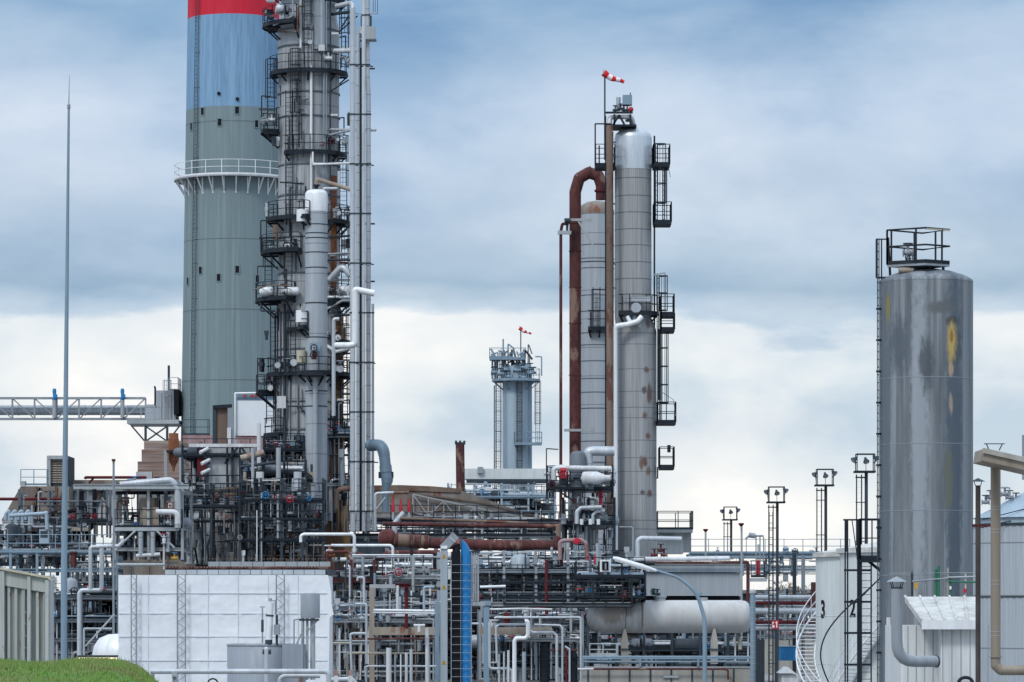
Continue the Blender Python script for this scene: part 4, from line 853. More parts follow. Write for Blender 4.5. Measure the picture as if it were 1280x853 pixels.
# the row of bent blue-grey vents
Y = 245
for i, px in enumerate((11, 19, 27, 36)):
    o = lone_pipe(['leftmost','second from the left','third from the left','rightmost'][i]+' of four bent blue-grey vent pipes at the far left', [(px-4,650,0),(px-4,643,0),(px,638,0),(px+1,646,0),(px+1,664,0)], 2.2, 'farblue', Y, R=1.5, group='bent vent pipes at the far left')
lone_pipe('pale blue pipe running level to a square drop above the far-left machinery', [(12,645,0),(56,642,0),(58,641,0),(59,662,0)], 2.4, 'farblue', 242, R=1.6)
T = root('pump_cabinet', 'small pale blue cabinet under the square pipe drop at the left', 'cabinet', 56, 242, Z(680,242)); MB().box((X(49,242), 242, Z(680,242)), (X(61,242), 243, Z(662,242))).build('body', 'farblue', T); MB().box((X(50.5,242), 241.97, Z(672,242)), (X(59.5,242), 242, Z(664,242))).build('door', 'darkgrey', T)
# white insulated loop left of the scaffolding sheet
lone_pipe('fat white pipe dropping at x-shaped bend, left leg of the tall pipe loop', [(113,737,0),(113,684,0),(130,683,0),(148,683,0),(156,675,0)], 2.4, 'clad', 200, R=1.6, flanges=1.5)
lone_pipe('fat white pipe leg stepping left and dropping to the ground beside the container', [(127,684,0),(127,738,0),(102,738,0),(99,742,0),(99,826,0)], 2.7, 'clad', 201, R=1.6, flanges=1.5)
lone_pipe('thick level white pipe low behind the mast', [(50,748),(140,747)], 3.3, 'clad', 206, flanges=2)
lone_pipe('shorter thick white pipe just below, left of the mast', [(50,760),(92,760)], 3.2, 'clad', 206.5, flanges=2)
lone_pipe('tall plain grey square post left of the scaffolding sheet', [(142,577),(142,800)], 1.4, 'steel', 199, name='post', cat='post', seg=4)
lone_pipe('slender grey post with funnel top rising above the flue duct', [(142,577),(142,574)], 2.4, 'rustpipe', 198.9, name='funnel', cat='funnel')
lone_pipe('grey slanting strut in front of the white dome tank', [(107,808),(143,768)], 1.1, 'strip', 192, name='strut', cat='strut')
lone_pipe('pair of grey uprights by the dome tank, short bent frame pipe', [(105,820),(105,786),(140,786)], 1.3, 'strip', 193, R=1)
Y = 190; T = root('dome_tank', 'white ribbed dome-shaped tank peeking out left of the scaffolding sheet', 'tank', 148, Y)
k = Y/F; MB().lathe((X(150,Y), Y+2, 0), [(40*k, 0), (40*k, Z(818,Y)), (38*k, Z(808,Y)), (31*k, Z(798,Y)), (20*k, Z(793.5,Y)), (.01, Z(792,Y))], 40).build('shell', 'bright', T)
mb = MB()
for q in (-.5, 0, .5, 1.0): mb.lathe((X(150,Y), Y+2, 0), [(40.2*k, Z(818,Y)), (38.2*k, Z(808,Y)), (31.2*k, Z(798,Y))], 2, a0=-pi/2-q, a1=-pi/2-q+.02)
mb.build('seam', 'white', T)
Y = 180; T = root('lit_shelter', 'small low shelter with a warm lit strip at the edge of the bank', 'shelter', 121, Y, Z(835,Y))
MB().box((X(96,Y), Y, Z(822,Y)), (X(148,Y), Y+1.5, Z(819.5,Y))).build('roof', 'darkgrey', T); MB().box((X(97,Y), Y+.02, Z(828.5,Y)), (X(147,Y), Y+.3, Z(822,Y))).build('light_strip', 'lamp', T); MB().box((X(96,Y), Y+.3, Z(850,Y)), (X(148,Y), Y+1.4, Z(822,Y))).build('wall', 'concrete', T)
for px in (97, 110, 134, 147): MB().bar(P(px,850,Y), P(px,821,Y), .06).build('post', 'steel', T)
shed('drab low building glimpsed between the process tower and the sheeted scaffold', 140, 232, 690, 262, 8, 'hoppertan', 'darkgrey')
# ============================================================ process tower left of chimney foot (142-228, 600-715)
T = rack('open steel process tower with pipes in front of the brown stepped building', 143, 604, 228, 700, 222, 6, 31, levels=(612,660,687), posts=3, nh=24, nv=18, nval=22, neq=4, walls=4, rails=(660,), frame='strip')
for pts, r, m in [([(146,609),(189,609)],2,'strip'),([(150,606),(215,600),(222,612),(222,660)],4,'clad'),([(146,706),(205,706)],2.2,'strip'),([(195,640,-.5),(222,640,-.5),(222,655,-.5)],3.5,'white'),([(176,695),(176,665)],3,'columnlight'),([(191,695),(191,665)],3,'columnlight'),([(210,690),(210,665)],2.4,'columnlight'),([(144,688),(170,663)],1.4,'strip'),([(195,663),(218,685)],1.4,'strip'),([(170,695),(200,693)],2.4,'white'),([(205,712),(205,678)],1.3,'white')]: pipe(T, pts, r, m, 221.6, 'pipe', flanges=1.5)
MB().box((X(174,222), 222.5, Z(660,222)), (X(192,222), 224, Z(622,222))).build('tank_block', 'tan', T); MB().box((X(178,222), 222.2, Z(658,222)), (X(198,222), 222.5, Z(634,222))).build('panel', 'tan', T)
MB().box((X(143,222), 221.7, Z(664,222)), (X(224,222), 221.95, Z(659.5,222))).build('edge_beam', 'strip', T); MB().ibeam(P(92,608.5,221.5), P(236,608.5,221.5), .2, m_(6,221)).build('top_girder', 'strip', T)
valve(T, P(157,627,221.5), .26, (0,0,1), 'rustlight', 'dark', (0,-1,0)); valve(T, P(213,632,221.5), .24, (0,0,1), 'white', 'rustorange', (0,-1,0)); valve(T, P(205,675,221.4), .2, (0,0,1), 'white', 'redpaint', (0,0,1)); valve(T, P(218,698,221.3), .18, (1,0,0), 'yellow', 'bluepaint', (0,0,1))
# ============================================================ structure between chimney foot and column A (205-420, 545-712)
T = rack('tall pipework frame with grey wall panels at the foot of the chimney', 228, 556, 322, 700, 238, 7, 32, levels=(570,616,636,672), posts=4, nh=30, nv=22, nval=20, neq=5, walls=3, rails=(570,616), frame='darkgrey')
MB().box((X(260,238), 238.3, Z(618,238)), (X(322,238), 238.5, Z(560,238))).build('wall_panel', 'wallpanel', T); MB().box((X(246,238), 238.1, Z(596,238)), (X(260,238), 238.25, Z(560,238))).build('red_panel', 'darkred', T)
for a, b in [((284,616),(284,560)),((300,616),(300,560)),((246,556),(262,580)),((281,580),(300,556)),((300,556),(322,592))]: MB().bar(P(*a,237.8), P(*b,237.8), .12).build('brace', 'dark', T)
MB().bar(P(236,557,237.8), P(322,557,237.8), .18, .2).build('edge_beam', 'white', T)
for q in ((252,566),(254,580),(254,592)): MB().tube([P(q[0]-2,q[1],237), P(q[0]+8,q[1]-5,237.4)], .12, 8).build('lamp', 'white', T)
Y = 236; T = root('fired_heater', 'rounded grimy grey heater drum with stained lagging under the chimney', 'heater', 275, Y, Z(702,Y)); k = Y/F
MB().lathe((X(275,Y), Y+2, 0), [(47*k, Z(705,Y)), (47*k, Z(632,Y)), (44*k, Z(626,Y)), (20*k, Z(622,Y))], 40).build('shell', 'lagging', T)

rl = random.Random(9)
for i in range(11):
    px = 242+i*6+rl.uniform(-3,3); pipe(T, [(px,rl.uniform(632,650),-.5),(px+rl.uniform(-7,7),660+rl.uniform(-6,6),-.9),(px+rl.uniform(-5,5),680+rl.uniform(-6,6),-.8),(px,706,-.6)], rl.uniform(.6,1.5), rl.choice(['midgrey','steel','darkgrey','dark','lagging']), Y, 'lagged_pipe', R=3)
for i in range(2):
    px = rl.uniform(240, 305); MB().tube([P(px,rl.uniform(650,670),Y-.9), P(px+rl.uniform(-2,6),rl.uniform(680,700),Y-.9)], m_(rl.uniform(4,7),Y), 14).build('lagged_drum', rl.choice(['lagging','grubby']), T)
pipe(T, [(236,636,-1.5),(300,633,-1.5),(318,633,-1.5)], 2.4, 'dark', Y, 'header'); MB().box((X(283,Y), Y-1.2, Z(628,Y)), (X(298,Y), Y, Z(610,Y))).build('rust_box', 'rustlight', T)
valve(T, P(271,622,Y-1.8), .25, (0,0,1), 'cream', 'yellow')
T = rack('dark cluttered frame left of the slim white-capped vessel, full of valves', 302, 575, 382, 702, 234, 7, 33, levels=(592,620,652,676), posts=4, nh=28, nv=26, nval=30, neq=6, walls=5, rails=(592,652), frame='darkgrey', pal=[('dark',5),('darkgrey',5),('steel',3),('grubby',4),('bluegrey',3),('clad',1.5),('rustlight',1.2),('white',1),('rustpipe',.6)])
for (px, y0_, y1_, r_, m) in [(325,590,608,5,'white'),(328,608,640,6,'darkgrey'),(327,640,655,5,'bluegrey'),(348,560,600,3,'strip'),(372,590,612,5,'clad'),(316,560,610,2,'strip'),(306,590,700,2,'tan'),(352,600,690,2,'strip')]: MB().tube([P(px,y1_,233.2), P(px,y0_,233.2)], m_(r_,233), 14).build('drum', m, T)
for pts, r, m in [([(301,573,-.6),(330,566,-.6)],4,'tan'),([(372,618),(386,616),(386,634)],2,'farblue'),([(340,668,-.8),(352,690,-.8),(385,688,-.8)],1.8,'clad'),([(305,658,-.6),(352,658,-.6),(352,690,-.6)],1.5,'strip'),([(300,584,-.7),(345,578,-.7)],2,'darkgrey')]: pipe(T, pts, r, m, 234, 'pipe')
T = rack('clutter of valves and drums on the deck right below the repair patch', 330, 545, 380, 600, 243, 4, 34, levels=(563,586), posts=3, nh=14, nv=14, nval=26, neq=3, walls=0, rails=(563,), frame='darkgrey', pal=[('dark',5),('darkgrey',5),('bluegrey',3),('steel',2)])
T = rack('framework of dark and white pipes between the slim vessel and the riser pipes', 404, 500, 440, 664, 246, 3, 35, levels=(545,606), posts=2, nh=10, nv=7, nval=12, neq=1, frame='strip', floor=False, rails=(545,))
pipe(T, [(420,636,-2),(420,624,-2),(422,612,-2),(438,611,-2)], 3.2, 'rustlight', 246, 'pipe'); pipe(T, [(427,570,-1.5),(427,608,-1.5)], 2.2, 'columnlight', 246, 'pipe'); MB().box(P(423,572,244.2), P(430,562,245)).build('box', 'strip', T)
DP = [('dark',5),('midgrey',4),('darkgrey',4),('steel',3),('grubby',2),('strip',1.5),('white',1),('rustlight',.4)]
rack('foremost fine dark steelwork with handrails at the foot of the slim white-capped vessel', 300, 598, 404, 702, 230, 2.5, 81, levels=(626,650,676), posts=5, nh=16, nv=20, nval=22, neq=0, rmax=1.2, rails=(626,650,676), frame='darkgrey', pal=DP, floor=False, stubs=20)
rack('fine dark handrails and small pipes in front of the grimy heater drum', 228, 604, 300, 702, 231, 2, 82, levels=(634,), posts=3, nh=8, nv=10, nval=10, neq=0, rmax=1, rails=(616,634), frame='darkgrey', pal=DP, floor=False, stubs=8)
rack('small pipes, rails and stairs crossing the face of the furnace hopper', 24, 612, 134, 672, 260, 2, 83, levels=(652,), posts=4, nh=6, nv=7, nval=8, neq=0, rmax=1.1, rails=(652,), frame='midgrey', pal=DP, floor=False, stubs=8, conduits=1.0, tubes=22)
rack('dense dark equipment right behind the walkway at the far left', -20, 655, 112, 706, 243, 3, 84, levels=(690,), posts=4, nh=20, nv=20, nval=20, neq=3, rmax=2, frame='darkgrey', pal=DP, walls=8, stubs=16)
# screens and building behind column A foot
Y = 292; T = root('white_screen', 'tall white sheeted screen in a pipe frame with red lamps, behind the largest column', 'screen', 317, Y, Z(610,Y))
MB().box((X(296,Y), Y, Z(546,Y)), (X(344,Y), Y+.15, Z(501,Y))).build('sheet', 'tarp', T); pipe(T, [(294,610),(294,492),(345,491),(345,610)], 1.3, 'bright', Y-.2, 'frame', R=.6)
MB().box((X(295,Y), Y+.1, Z(500,Y)), (X(344,Y), Y+.3, Z(493,Y))).build('header', 'bluegrey', T)
for px in (304, 313, 318): MB().box(P(px,496,Y-.2), P(px+4,494,Y)).build('red_lamp', 'redpaint', T)
MB().bar(P(294,546,Y-.2), P(345,546,Y-.2), .12).build('rail', 'rustpipe', T)
T = root('brown_screen', 'brown stained board in a dark frame left of the white screen', 'screen', 281, 290, Z(556,290)); MB().box((X(269,290), 290, Z(556,290)), (X(285,290), 290.2, Z(509,290))).build('board', 'rustlight', T)
MB().bar(P(268,556,289.9), P(268,507,289.9), .25).build('post', 'darkgrey', T); MB().bar(P(288,556,289.9), P(288,509,289.9), .4).build('post', 'steel', T); MB().bar(P(267,509,289.8), P(290,507.5,289.8), .25).build('lintel', 'dark', T); MB().bar(P(286.5,556,289.7), P(286.5,535,289.7), .3).build('white_post', 'white', T)
Y = 300; T = root('pink_building', 'pinkish stained building wall across the foot of the chimney', 'building', 290, Y); MB().box((X(228,Y), Y, 0), (X(350,Y), Y+6, Z(544,Y))).build('wall', 'pinkwall', T); railing_mb([P(228,544,Y), P(262,544,Y)], 1.2, 1).build('railing', 'darkgrey', T)
T = root('rust_shed', 'ramshackle block of light panels and rust under the slim vessel', 'shed', 320, 262, Z(705,262))
MB().box((X(300,262), 262, Z(705,262)), (X(420,262), 266, Z(600,262))).build('wall', 'grubby', T)
for (a, y_, b, y2, m) in [(318,664,326,684,'tan'),(335,664,341,698,'rustlight'),(346,668,362,682,'tan'),(345,686,372,699,'black'),(302,640,316,700,'wallpanel'),(372,655,380,690,'lagging'),(384,640,391,672,'darkgrey')]: MB().box((X(a,234), 233.6, Z(y2,234)), (X(b,234), 233.75, Z(y_,234))).build('panel', m, T)
# deck edge above the scaffolding sheet
Y = 174; T = root('roof_deck', 'long double row of pale panels with a rusty studded gutter above the white sheet', 'roof deck', 305, Y, Z(719,Y))
for i in range(11): a = 247+i*14.4; MB().box((X(a+.3,Y), Y+6, Z(707,Y)), (X(a+14,Y), Y+6.1, Z(700,Y))).build('upper_panel', 'strip', T)
for i in range(15): a = 206+i*13.4; MB().box((X(a+.3,Y), Y, Z(718.5,Y)), (X(a+13,Y), Y+.1, Z(712.5,Y))).build('lower_panel', 'strip', T)
MB().box((X(206,Y), Y+.15, Z(718,Y)), (X(412,Y), Y+6, Z(711.6,Y))).build('deck', 'darkgrey', T); MB().box((X(206,Y), Y+.2, Z(711.5,Y)), (X(412,Y), Y+.6, Z(708.2,Y))).build('gutter', 'rustpipe', T)
mb = MB()
for i in range(52): px = 208+i*3.95; mb.tube([P(px,709.2,Y+.1), P(px,709.2,Y+.3)], .035, 6)
for i in range(40): px = 250+i*4; mb.bar(P(px,699.5,Y+6.05), P(px,698,Y+6.05), .05)
mb.build('stud', 'rustlight', T)
# ============================================================ white scaffolding sheet
Y = 170; T = root('scaffold_sheet', 'large white sheeted scaffold box with sagging wrinkles in the lower left', 'sheeted scaffold', 280, Y)
a, b = X(148,Y), X(410,Y); zt = Z(719,Y); mb = MB(); nx, nz = 130, 70; vs = []; rw = random.Random(4)
from mathutils import noise as mnoise
for j in range(nz+1):
    for i in range(nx+1):
        x = a+(b-a)*i/nx; z = zt*j/nz; u = (x-a)/1.88; v = z/1.5
        sag = .05*abs(sin(pi*u))*abs(sin(pi*v)); cr = 1-min(1, abs(mnoise.noise(Vector((x*1.6+z*1.2, z*1.6-x*.9, 3))))*6); w2 = max(0, 1-abs((z % 2.05)-1.0)*3); y = Y-.03-sag*.35 + .02*mnoise.noise(Vector((x*1.1, z*1.1, 3))) - .016*cr*cr - w2*.045*abs(mnoise.noise(Vector((x*6, z*6, 1))))
        vs.append((x, y, z))
mb.add(vs, [(j*(nx+1)+i, j*(nx+1)+i+1, (j+1)*(nx+1)+i+1, (j+1)*(nx+1)+i) for j in range(nz) for i in range(nx)], True); mb.build('front_sheet', 'tarp', T)
for zc_ in ():
    vs = []; hh_ = .16
    for j in range(7):
        for i in range(nx+1):
            x = a+.03+(b-a-.06)*i/nx; z = zc_+hh_*(j/6-.5)+.03*mnoise.noise(Vector((x*2, j*.1, zc_)))*(1 if j in (0,6) else 0); vs.append((x, Y-.085-.035*sin(pi*j/6)-.012*mnoise.noise(Vector((x*5, z*5, 2))), z))
    MB().add(vs, [(j*(nx+1)+i, j*(nx+1)+i+1, (j+1)*(nx+1)+i+1, (j+1)*(nx+1)+i) for j in range(6) for i in range(nx)], True).build('overlap_strip', 'tarp', T)
for i in range(1, 7):
    x = a+(b-a)*i/7; MB().box((x-.012, Y-.075, 0), (x+.012, Y-.05, zt-.02)).build('seam', 'tarpgrey', T)
for z in (.95, 1.95, 3.02, 4.08, 5.1, 6.0): MB().box((a+.02, Y-.078, z-.014), (b-.02, Y-.052, z+.014)).build('seam', 'tarpgrey', T)
MB().box((a+.05, Y+.15, 0), (b-.05, Y+5.5, zt-.02)).build('core', 'tarp', T)
prism([(410,719),(414,740),(414,755),(417,768),(412,772),(411,850),(408,850),(408,719)], Y-.05, .15).build('loose_flap', 'tarp', T)
for (x0_, x1_, m) in ((165,171.5,0),(222.5,232.5,0),(346,356,0)):
    o = root('lattice_mast', {165: 'narrow zigzag lattice mast at the left end of the white sheet', 222.5: 'wider zigzag lattice mast in the middle left of the white sheet', 346: 'zigzag lattice mast on the white sheet behind the chrome drum'}[x0_], 'lattice mast', (x0_+x1_)/2, Y-.35, 0, 'lattice masts against the white sheet')
    p0 = Vector((X(x0_,Y), Y-.35, 0)); p1 = Vector((X(x0_,Y), Y-.35, Z(719,Y))); dep = Vector((X(x1_,Y)-X(x0_,Y), 0, 0))
    mb = MB(); mb.tube([p0, p1], .028, 6); mb.tube([p0+dep, p1+dep], .028, 6); mb.build('upright', 'steel', o); mb = MB(); n = 13
    for i in range(n): q = p0.lerp(p1, i/n); r_ = p0.lerp(p1, (i+.5)/n)+dep; s_ = p0.lerp(p1, (i+1)/n); mb.bar(q, r_, .03); mb.bar(r_, s_, .03)
    mb.build('zigzag_bar', 'steel', o)
# ============================================================ foreground tank group
Y = 142; k = Y/F; T = root('grey_tank', 'low plain grey cylindrical tank in front of the white sheet', 'tank', 324, Y)
MB().lathe((X(324,Y), Y+2, 0), [(45*k, 0), (45*k, Z(808,Y)), (44*k, Z(807,Y)), (.01, Z(806,Y))], 56).build('shell', 'tankgrey', T); MB().lathe((X(324,Y), Y+2, Z(808.5,Y)), [(45.1*k,0),(45.8*k,.02),(45.8*k,.07),(45.1*k,.09)], 56, cap=False).build('rim', 'steel', T)
MB().box((X(352,Y), Y+.4, 0), (X(378,Y), Y+2.4, Z(806,Y))).build('annex', 'tankgrey', T); MB().tube([P(318,806,Y+1.5), P(318,804.8,Y+1.5)], .35, 16).build('manhole', 'steel', T)
T = root('agitator', 'white upright pump cylinder with a grey gearbox standing on the grey tank', 'pump', 337, Y+.8, Z(806,Y))
MB().tube([P(336,806,Y+.8), P(336,800,Y+.8)], m_(4.6,Y), 16).build('base', 'darkgrey', T); MB().tube([P(336,801,Y+.8), P(337,770,Y+.8), P(338,753,Y+.8)], [m_(4.4,Y)]*3, 18).build('cylinder', 'bright', T); MB().tube([P(337,770.5,Y+.8), P(337.2,768.5,Y+.8)], m_(5.2,Y), 18).build('collar', 'darkgrey', T)
MB().box(P(342,794,Y+.6), P(350,781,Y+1)).build('gearbox', 'steel', T); MB().tube([P(346,806,Y+.8), P(346,769,Y+.8)], m_(1.6,Y), 12).build('motor', 'darkgrey', T); MB().tube([P(328,804,Y+.8), P(328,760,Y+.8)], .03, 8).build('rod', 'steel', T); MB().tube([P(328,790,Y+.8), P(328,775,Y+.8)], .05, 8).build('sleeve', 'darkgrey', T)
pipe(T, [(338,751,.8),(344,751,.8),(344,768,.8)], .7, 'steel', Y, 'small_line', R=1); MB().tube([P(338,752,Y+.8), P(338,748,Y+.8)], .06, 8).build('cap', 'steel', T); MB().bar(P(325,759,Y+.8), P(331,759,Y+.8), .05).build('arm', 'steel', T)
T = root('chrome_drum', 'stained metal drum on three legs above the right end of the grey tank', 'drum', 386, Y+1, Z(835,Y))
MB().lathe((X(386,Y), Y+1, 0), [(12.3*k, Z(773,Y)), (12.3*k, Z(742.5,Y)), (11.6*k, Z(741.5,Y)), (.01, Z(741,Y))], 32).build('drum', 'steel', T)
for px, r_ in ((378.5,2),(384,1.7),(391,3.2)): MB().tube([P(px,850,Y+1), P(px,773,Y+1)], m_(r_,Y), 12).build('leg', 'strip', T)
pipe(T, [(367.5,832,.6),(367.5,775,.6),(374,774,.6)], .9, 'steel', Y, 'frame', R=.5); MB().bar(P(368,812,Y+.7), P(377,792,Y+.8), .06).build('brace', 'steel', T); MB().bar(P(384,790,Y+.6), P(398,774,Y+.7), .05).build('brace', 'steel', T); MB().bar(P(374,775,Y+.6), P(399,775,Y+.6), .08).build('brace', 'darkgrey', T)
lone_pipe('white pipe bending down the front of the grey tank', [(332,814,-.45),(332,812,-.5),(333,811,-.6),(333,860,-.6)], 2.9, 'clad', 142, R=1.4)
T = root('tank_coupling', 'small bolted coupling in front of the grey tank top', 'coupling', 333, Y-.6, Z(830,Y)); mb = MB(); bolt_flange(mb, P(330,815,Y-.55), (1,0,0), .09); bolt_flange(mb, P(337,815,Y-.55), (1,0,0), .09); mb.build('flange', 'darkgrey', T)
Y = 120; T = root('foreground_rail', 'thick pale rounded pipe rail on posts along the bottom left of centre', 'rail', 300, Y)
pipe(T, [(188,839.5),(407,839.5),(411,842),(411,862)], 3.3, 'clad', Y, 'pipe', R=1.6, seg=14); MB().bar(P(218,842,Y), P(218,900,Y), m_(5,Y)).build('post', 'steel', T); MB().bar(P(191,842,Y), P(191,900,Y), m_(4,Y)).build('post', 'steel', T); MB().bar(P(376,846,Y), P(376,900,Y), m_(5,Y)).build('post', 'rustlight', T); MB().box((X(215,Y), Y-.15, Z(846,Y)), (X(222,Y), Y+.1, Z(841,Y))).build('clamp', 'strip', T)
lone_pipe('second lower pale pipe loop just below the foreground pipe rail', [(349,862,.6),(350,848,.6),(356,845,.6),(400,845,.6)], 3.0, 'clad', 120)
T = root('black_valve_wheel', 'black ring handwheel poking up at the bottom edge before the grey tank', 'valve', 265, 121, Z(870,121)); c = P(266,855,121)
MB().tube([c+Vector((cos(2*pi*i/20)*.16, 0, sin(2*pi*i/20)*.16)) for i in range(21)], .025, 8, cap=False).build('handwheel', 'black', T); MB().tube([c, c-Vector((0,0,.8))], .03, 8).build('stem', 'black', T)
for px in (420, 438):
    T = root('hydrant_post', 'short pink-capped white marker post at the bottom, '+('left' if px == 420 else 'right')+' one of two', 'marker post', px, 121, Z(900,121)); MB().bar(P(px,880,121), P(px,845,121), .14).build('post', 'white', T); MB().box(P(px-2.4,845,120.95), P(px+2.4,838,121.05)).build('cap', 'pinkwall', T)
lone_pipe('low white pipe leaving right from the foreground rail corner', [(411,850,.4),(440,849,.4),(446,856,.4),(446,866,.4)], 2.8, 'clad', 122)
# ============================================================ ribbed container, far left
T = thing('ribbed_container', 'grey-green ribbed metal container with a rain-streaked front on the grass bank', 'container', (X(30,112), 112, 3))
Yc = 115; xl_, xr_ = X(-60,Yc), X(61,Yc); zL, zR = Z(701,Yc), Z(724,Yc); zat = lambda x: zL+(zR-zL)*(x-xl_)/(xr_-xl_)
def slab(x0_, x1_, ya, yb, zb_, top, name, mat):
    v = [(x0_,ya,zb_),(x1_,ya,zb_),(x1_,yb,zb_),(x0_,yb,zb_),(x0_,ya,zat(x0_)+top),(x1_,ya,zat(x1_)+top),(x1_,yb,zat(x1_)+top),(x0_,yb,zat(x0_)+top)]
    return MB().add(v, [(0,3,2,1),(4,5,6,7),(0,1,5,4),(1,2,6,5),(2,3,7,6),(3,0,4,7)]).build(name, mat, T)
slab(xl_, xr_, Yc+.16, Yc+1.3, 2, -.02, 'body', 'container')
mb = MB(); x = xl_+.1
while x < xr_-.12:
    z1_ = zat(x)-.46; mb.add([(x,Yc+.16,2),(x+.05,Yc+.03,2),(x+.13,Yc+.03,2),(x+.15,Yc+.16,2),(x,Yc+.16,z1_),(x+.05,Yc+.03,z1_),(x+.13,Yc+.03,z1_),(x+.15,Yc+.16,z1_)], [(0,1,5,4),(1,2,6,5),(2,3,7,6)]); x += .215
mb.build('rib', 'container', T)
v = [(xl_,Yc-.02,zL-.48),(xr_,Yc-.02,zR-.42),(xr_,Yc-.02,zR),(xl_,Yc-.02,zL)]; v2 = [(a_,b_+.2,c_) for a_,b_,c_ in v]; MB().add(v+v2, [(0,1,2,3),(7,6,5,4),(0,4,5,1),(1,5,6,2),(2,6,7,3),(3,7,4,0)]).build('header', 'container', T)
MB().bar((xl_,Yc+.1,zL+.03), (xr_+.08,Yc+.1,zR+.03), .5, .06).build('roof_edge', 'cream', T)
for px in (-40, 3, 36.5, 59): MB().bar((X(px,Yc),Yc-.05,2), (X(px,Yc),Yc-.05,zat(X(px,Yc))-.03), .1 if px != 3 else .14).build('frame_post', 'container', T)
mb = MB()
for px, pys in ((31,(766,780,795,810)),(56,(768,783,798,812))):
    mb.bar((X(px,Yc),Yc-.06,2), (X(px,Yc),Yc-.06,zat(X(px,Yc))-.45), .03)
    for py in pys: mb.box(P(px-1.6,py+1.2,Yc-.09), P(px+1.6,py-1.2,Yc-.03))
mb.build('locking_bar', 'steel', T)
# ============================================================ sloping conveyor duct, middle distance
Y = 275; T = root('sloping_duct', 'long rusty-edged grey duct sloping down to the right behind the pipes', 'duct', 580, Y, Z(690,Y))
rg = random.Random(8); top = [(464,607)]+[(470+i*9, 608+(i*9)*.03+rg.uniform(-.8,.8)) for i in range(1,12)]+[(590,618),(640,636),(694,652)]
poly = top+[(694,672),(640,662),(560,652),(464,648)]
prism(poly, Y, 4).build('casing', 'slopegrey', T); prism([(464,607),(500,606.5),(540,608),(575,611),(575,616),(520,614),(464,613)], Y-.1, 4.2).build('rusty_edge', 'rustlight', T)
prism([(516,618),(600,629),(692,652),(692,678),(640,668),(600,656),(516,640)], Y-.6, .5).build('side_plate', 'slopegrey', T); prism([(516,616),(600,627),(692,650),(692,652),(600,629),(516,618)], Y-.7, .6).build('plate_edge', 'rustlight', T)
o0, o1 = P(516,618,Y-.9), P(672,660,Y-.9); lattice_mb(o0, P(690,655,Y-.9), (0,0,-1.3), 9, .05).build('lattice', 'strip', T)
for px in (484, 545, 600, 655): MB().bar(P(px,650,Y+1), P(px,710,Y+1), .3).build('leg', 'steel', T)
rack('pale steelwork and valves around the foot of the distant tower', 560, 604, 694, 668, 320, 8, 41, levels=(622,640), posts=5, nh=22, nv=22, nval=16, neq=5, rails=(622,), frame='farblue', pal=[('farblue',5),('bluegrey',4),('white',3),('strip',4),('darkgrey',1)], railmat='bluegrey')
rack('horizontal pipes and handrails below the sloping duct, right of the riser pipes', 408, 640, 700, 676, 250, 5, 42, levels=(652,670), posts=7, nh=22, nv=10, nval=10, neq=2, rails=(652,670), frame='strip', floor=False)
# red bottle valves
for i, px in enumerate((491.5, 501, 511.5)):
    T = root('relief_valve', ['leftmost','middle','rightmost'][i]+' of three red bottle-shaped valves beside the riser pipes', 'valve', px, 236, Z(641,236), 'red bottle-shaped valves')
    k = 236/F; MB().lathe((X(px,236), 236, 0), [(2*k, Z(640,236)), (2.3*k, Z(634,236)), (1.7*k, Z(631,236)), (1.2*k, Z(628,236)), (.9*k, Z(624,236))], 14).build('bonnet', 'redpaint', T); MB().tube([P(px,650,236), P(px,640,236)], m_(1.4,236), 10).build('body', 'strip', T)
lone_pipe('pale pipe bending above the three red valves, brown right half', [(469,664),(469,617),(492,616)], 1.9, 'clad', 237); lone_pipe('brown rusty end of the pipe above the three red valves', [(492,616),(511,616)], 2.0, 'rustlight', 237)
lone_pipe('thick pale pipe slanting up beside the three red valves', [(493,672,0),(493,655,0),(505,641,0)], 3.5, 'clad', 234, R=1, flanges=.8)
lone_pipe('grey strut slanting below the pipe over the red valves', [(470,637),(482,622)], 1.2, 'strip', 236.8, name='strut', cat='strut')
# big rusty lines
Y = 222; T = root('rusty_main', 'fat rusty brown main with a bulging ball end running right from the riser pipes', 'pipe', 520, Y, Z(690,Y))
MB().lathe(P(484,673,Y), [(.01,-.56),(.25,-.5),(.45,-.34),(.55,-.1),(.56,.1),(.5,.3),(.36,.45)], 26, axis='x').build('ball_end', 'rustpipe', T)
pipe(T, [(490,675),(536,678)], 8.2, 'rustlight', Y, 'wide_section', seg=20); 
for a, b in ((494,497.5),(512,516),(518,526),(530,535)): MB().tube([P(a,675+(a-490)*.065,Y), P(b,675+(b-490)*.065,Y)], m_(9,Y), 20).build('band', 'rustpipe', T)
pipe(T, [(534,678.5),(600,681.5),(700,682.5)], 7, 'rustpipe', Y, 'pipe', seg=18, flanges=6); pipe(T, [(690,682),(697,677),(700,672)], 6, 'rustpipe', Y, 'end_bend')
pipe(T, [(698,676),(698,657)], 3.2, 'rustlight', Y, 'riser')
lone_pipe('brown orange-stained pipe just below the fat rusty main', [(444,692),(462,698),(478,697),(484,691),(550,691)], 3.2, 'rustpipe', 221, R=1.5, flanges=2)
lone_pipe('long reddish brown pipe running level above the fat rusty main', [(478,655),(600,657),(700,658)], 2.7, 'rustpipe', 228, flanges=4)
lone_pipe('thin second brown pipe behind the red main, sloping', [(500,648),(660,654)], 1.8, 'rustlight', 232)
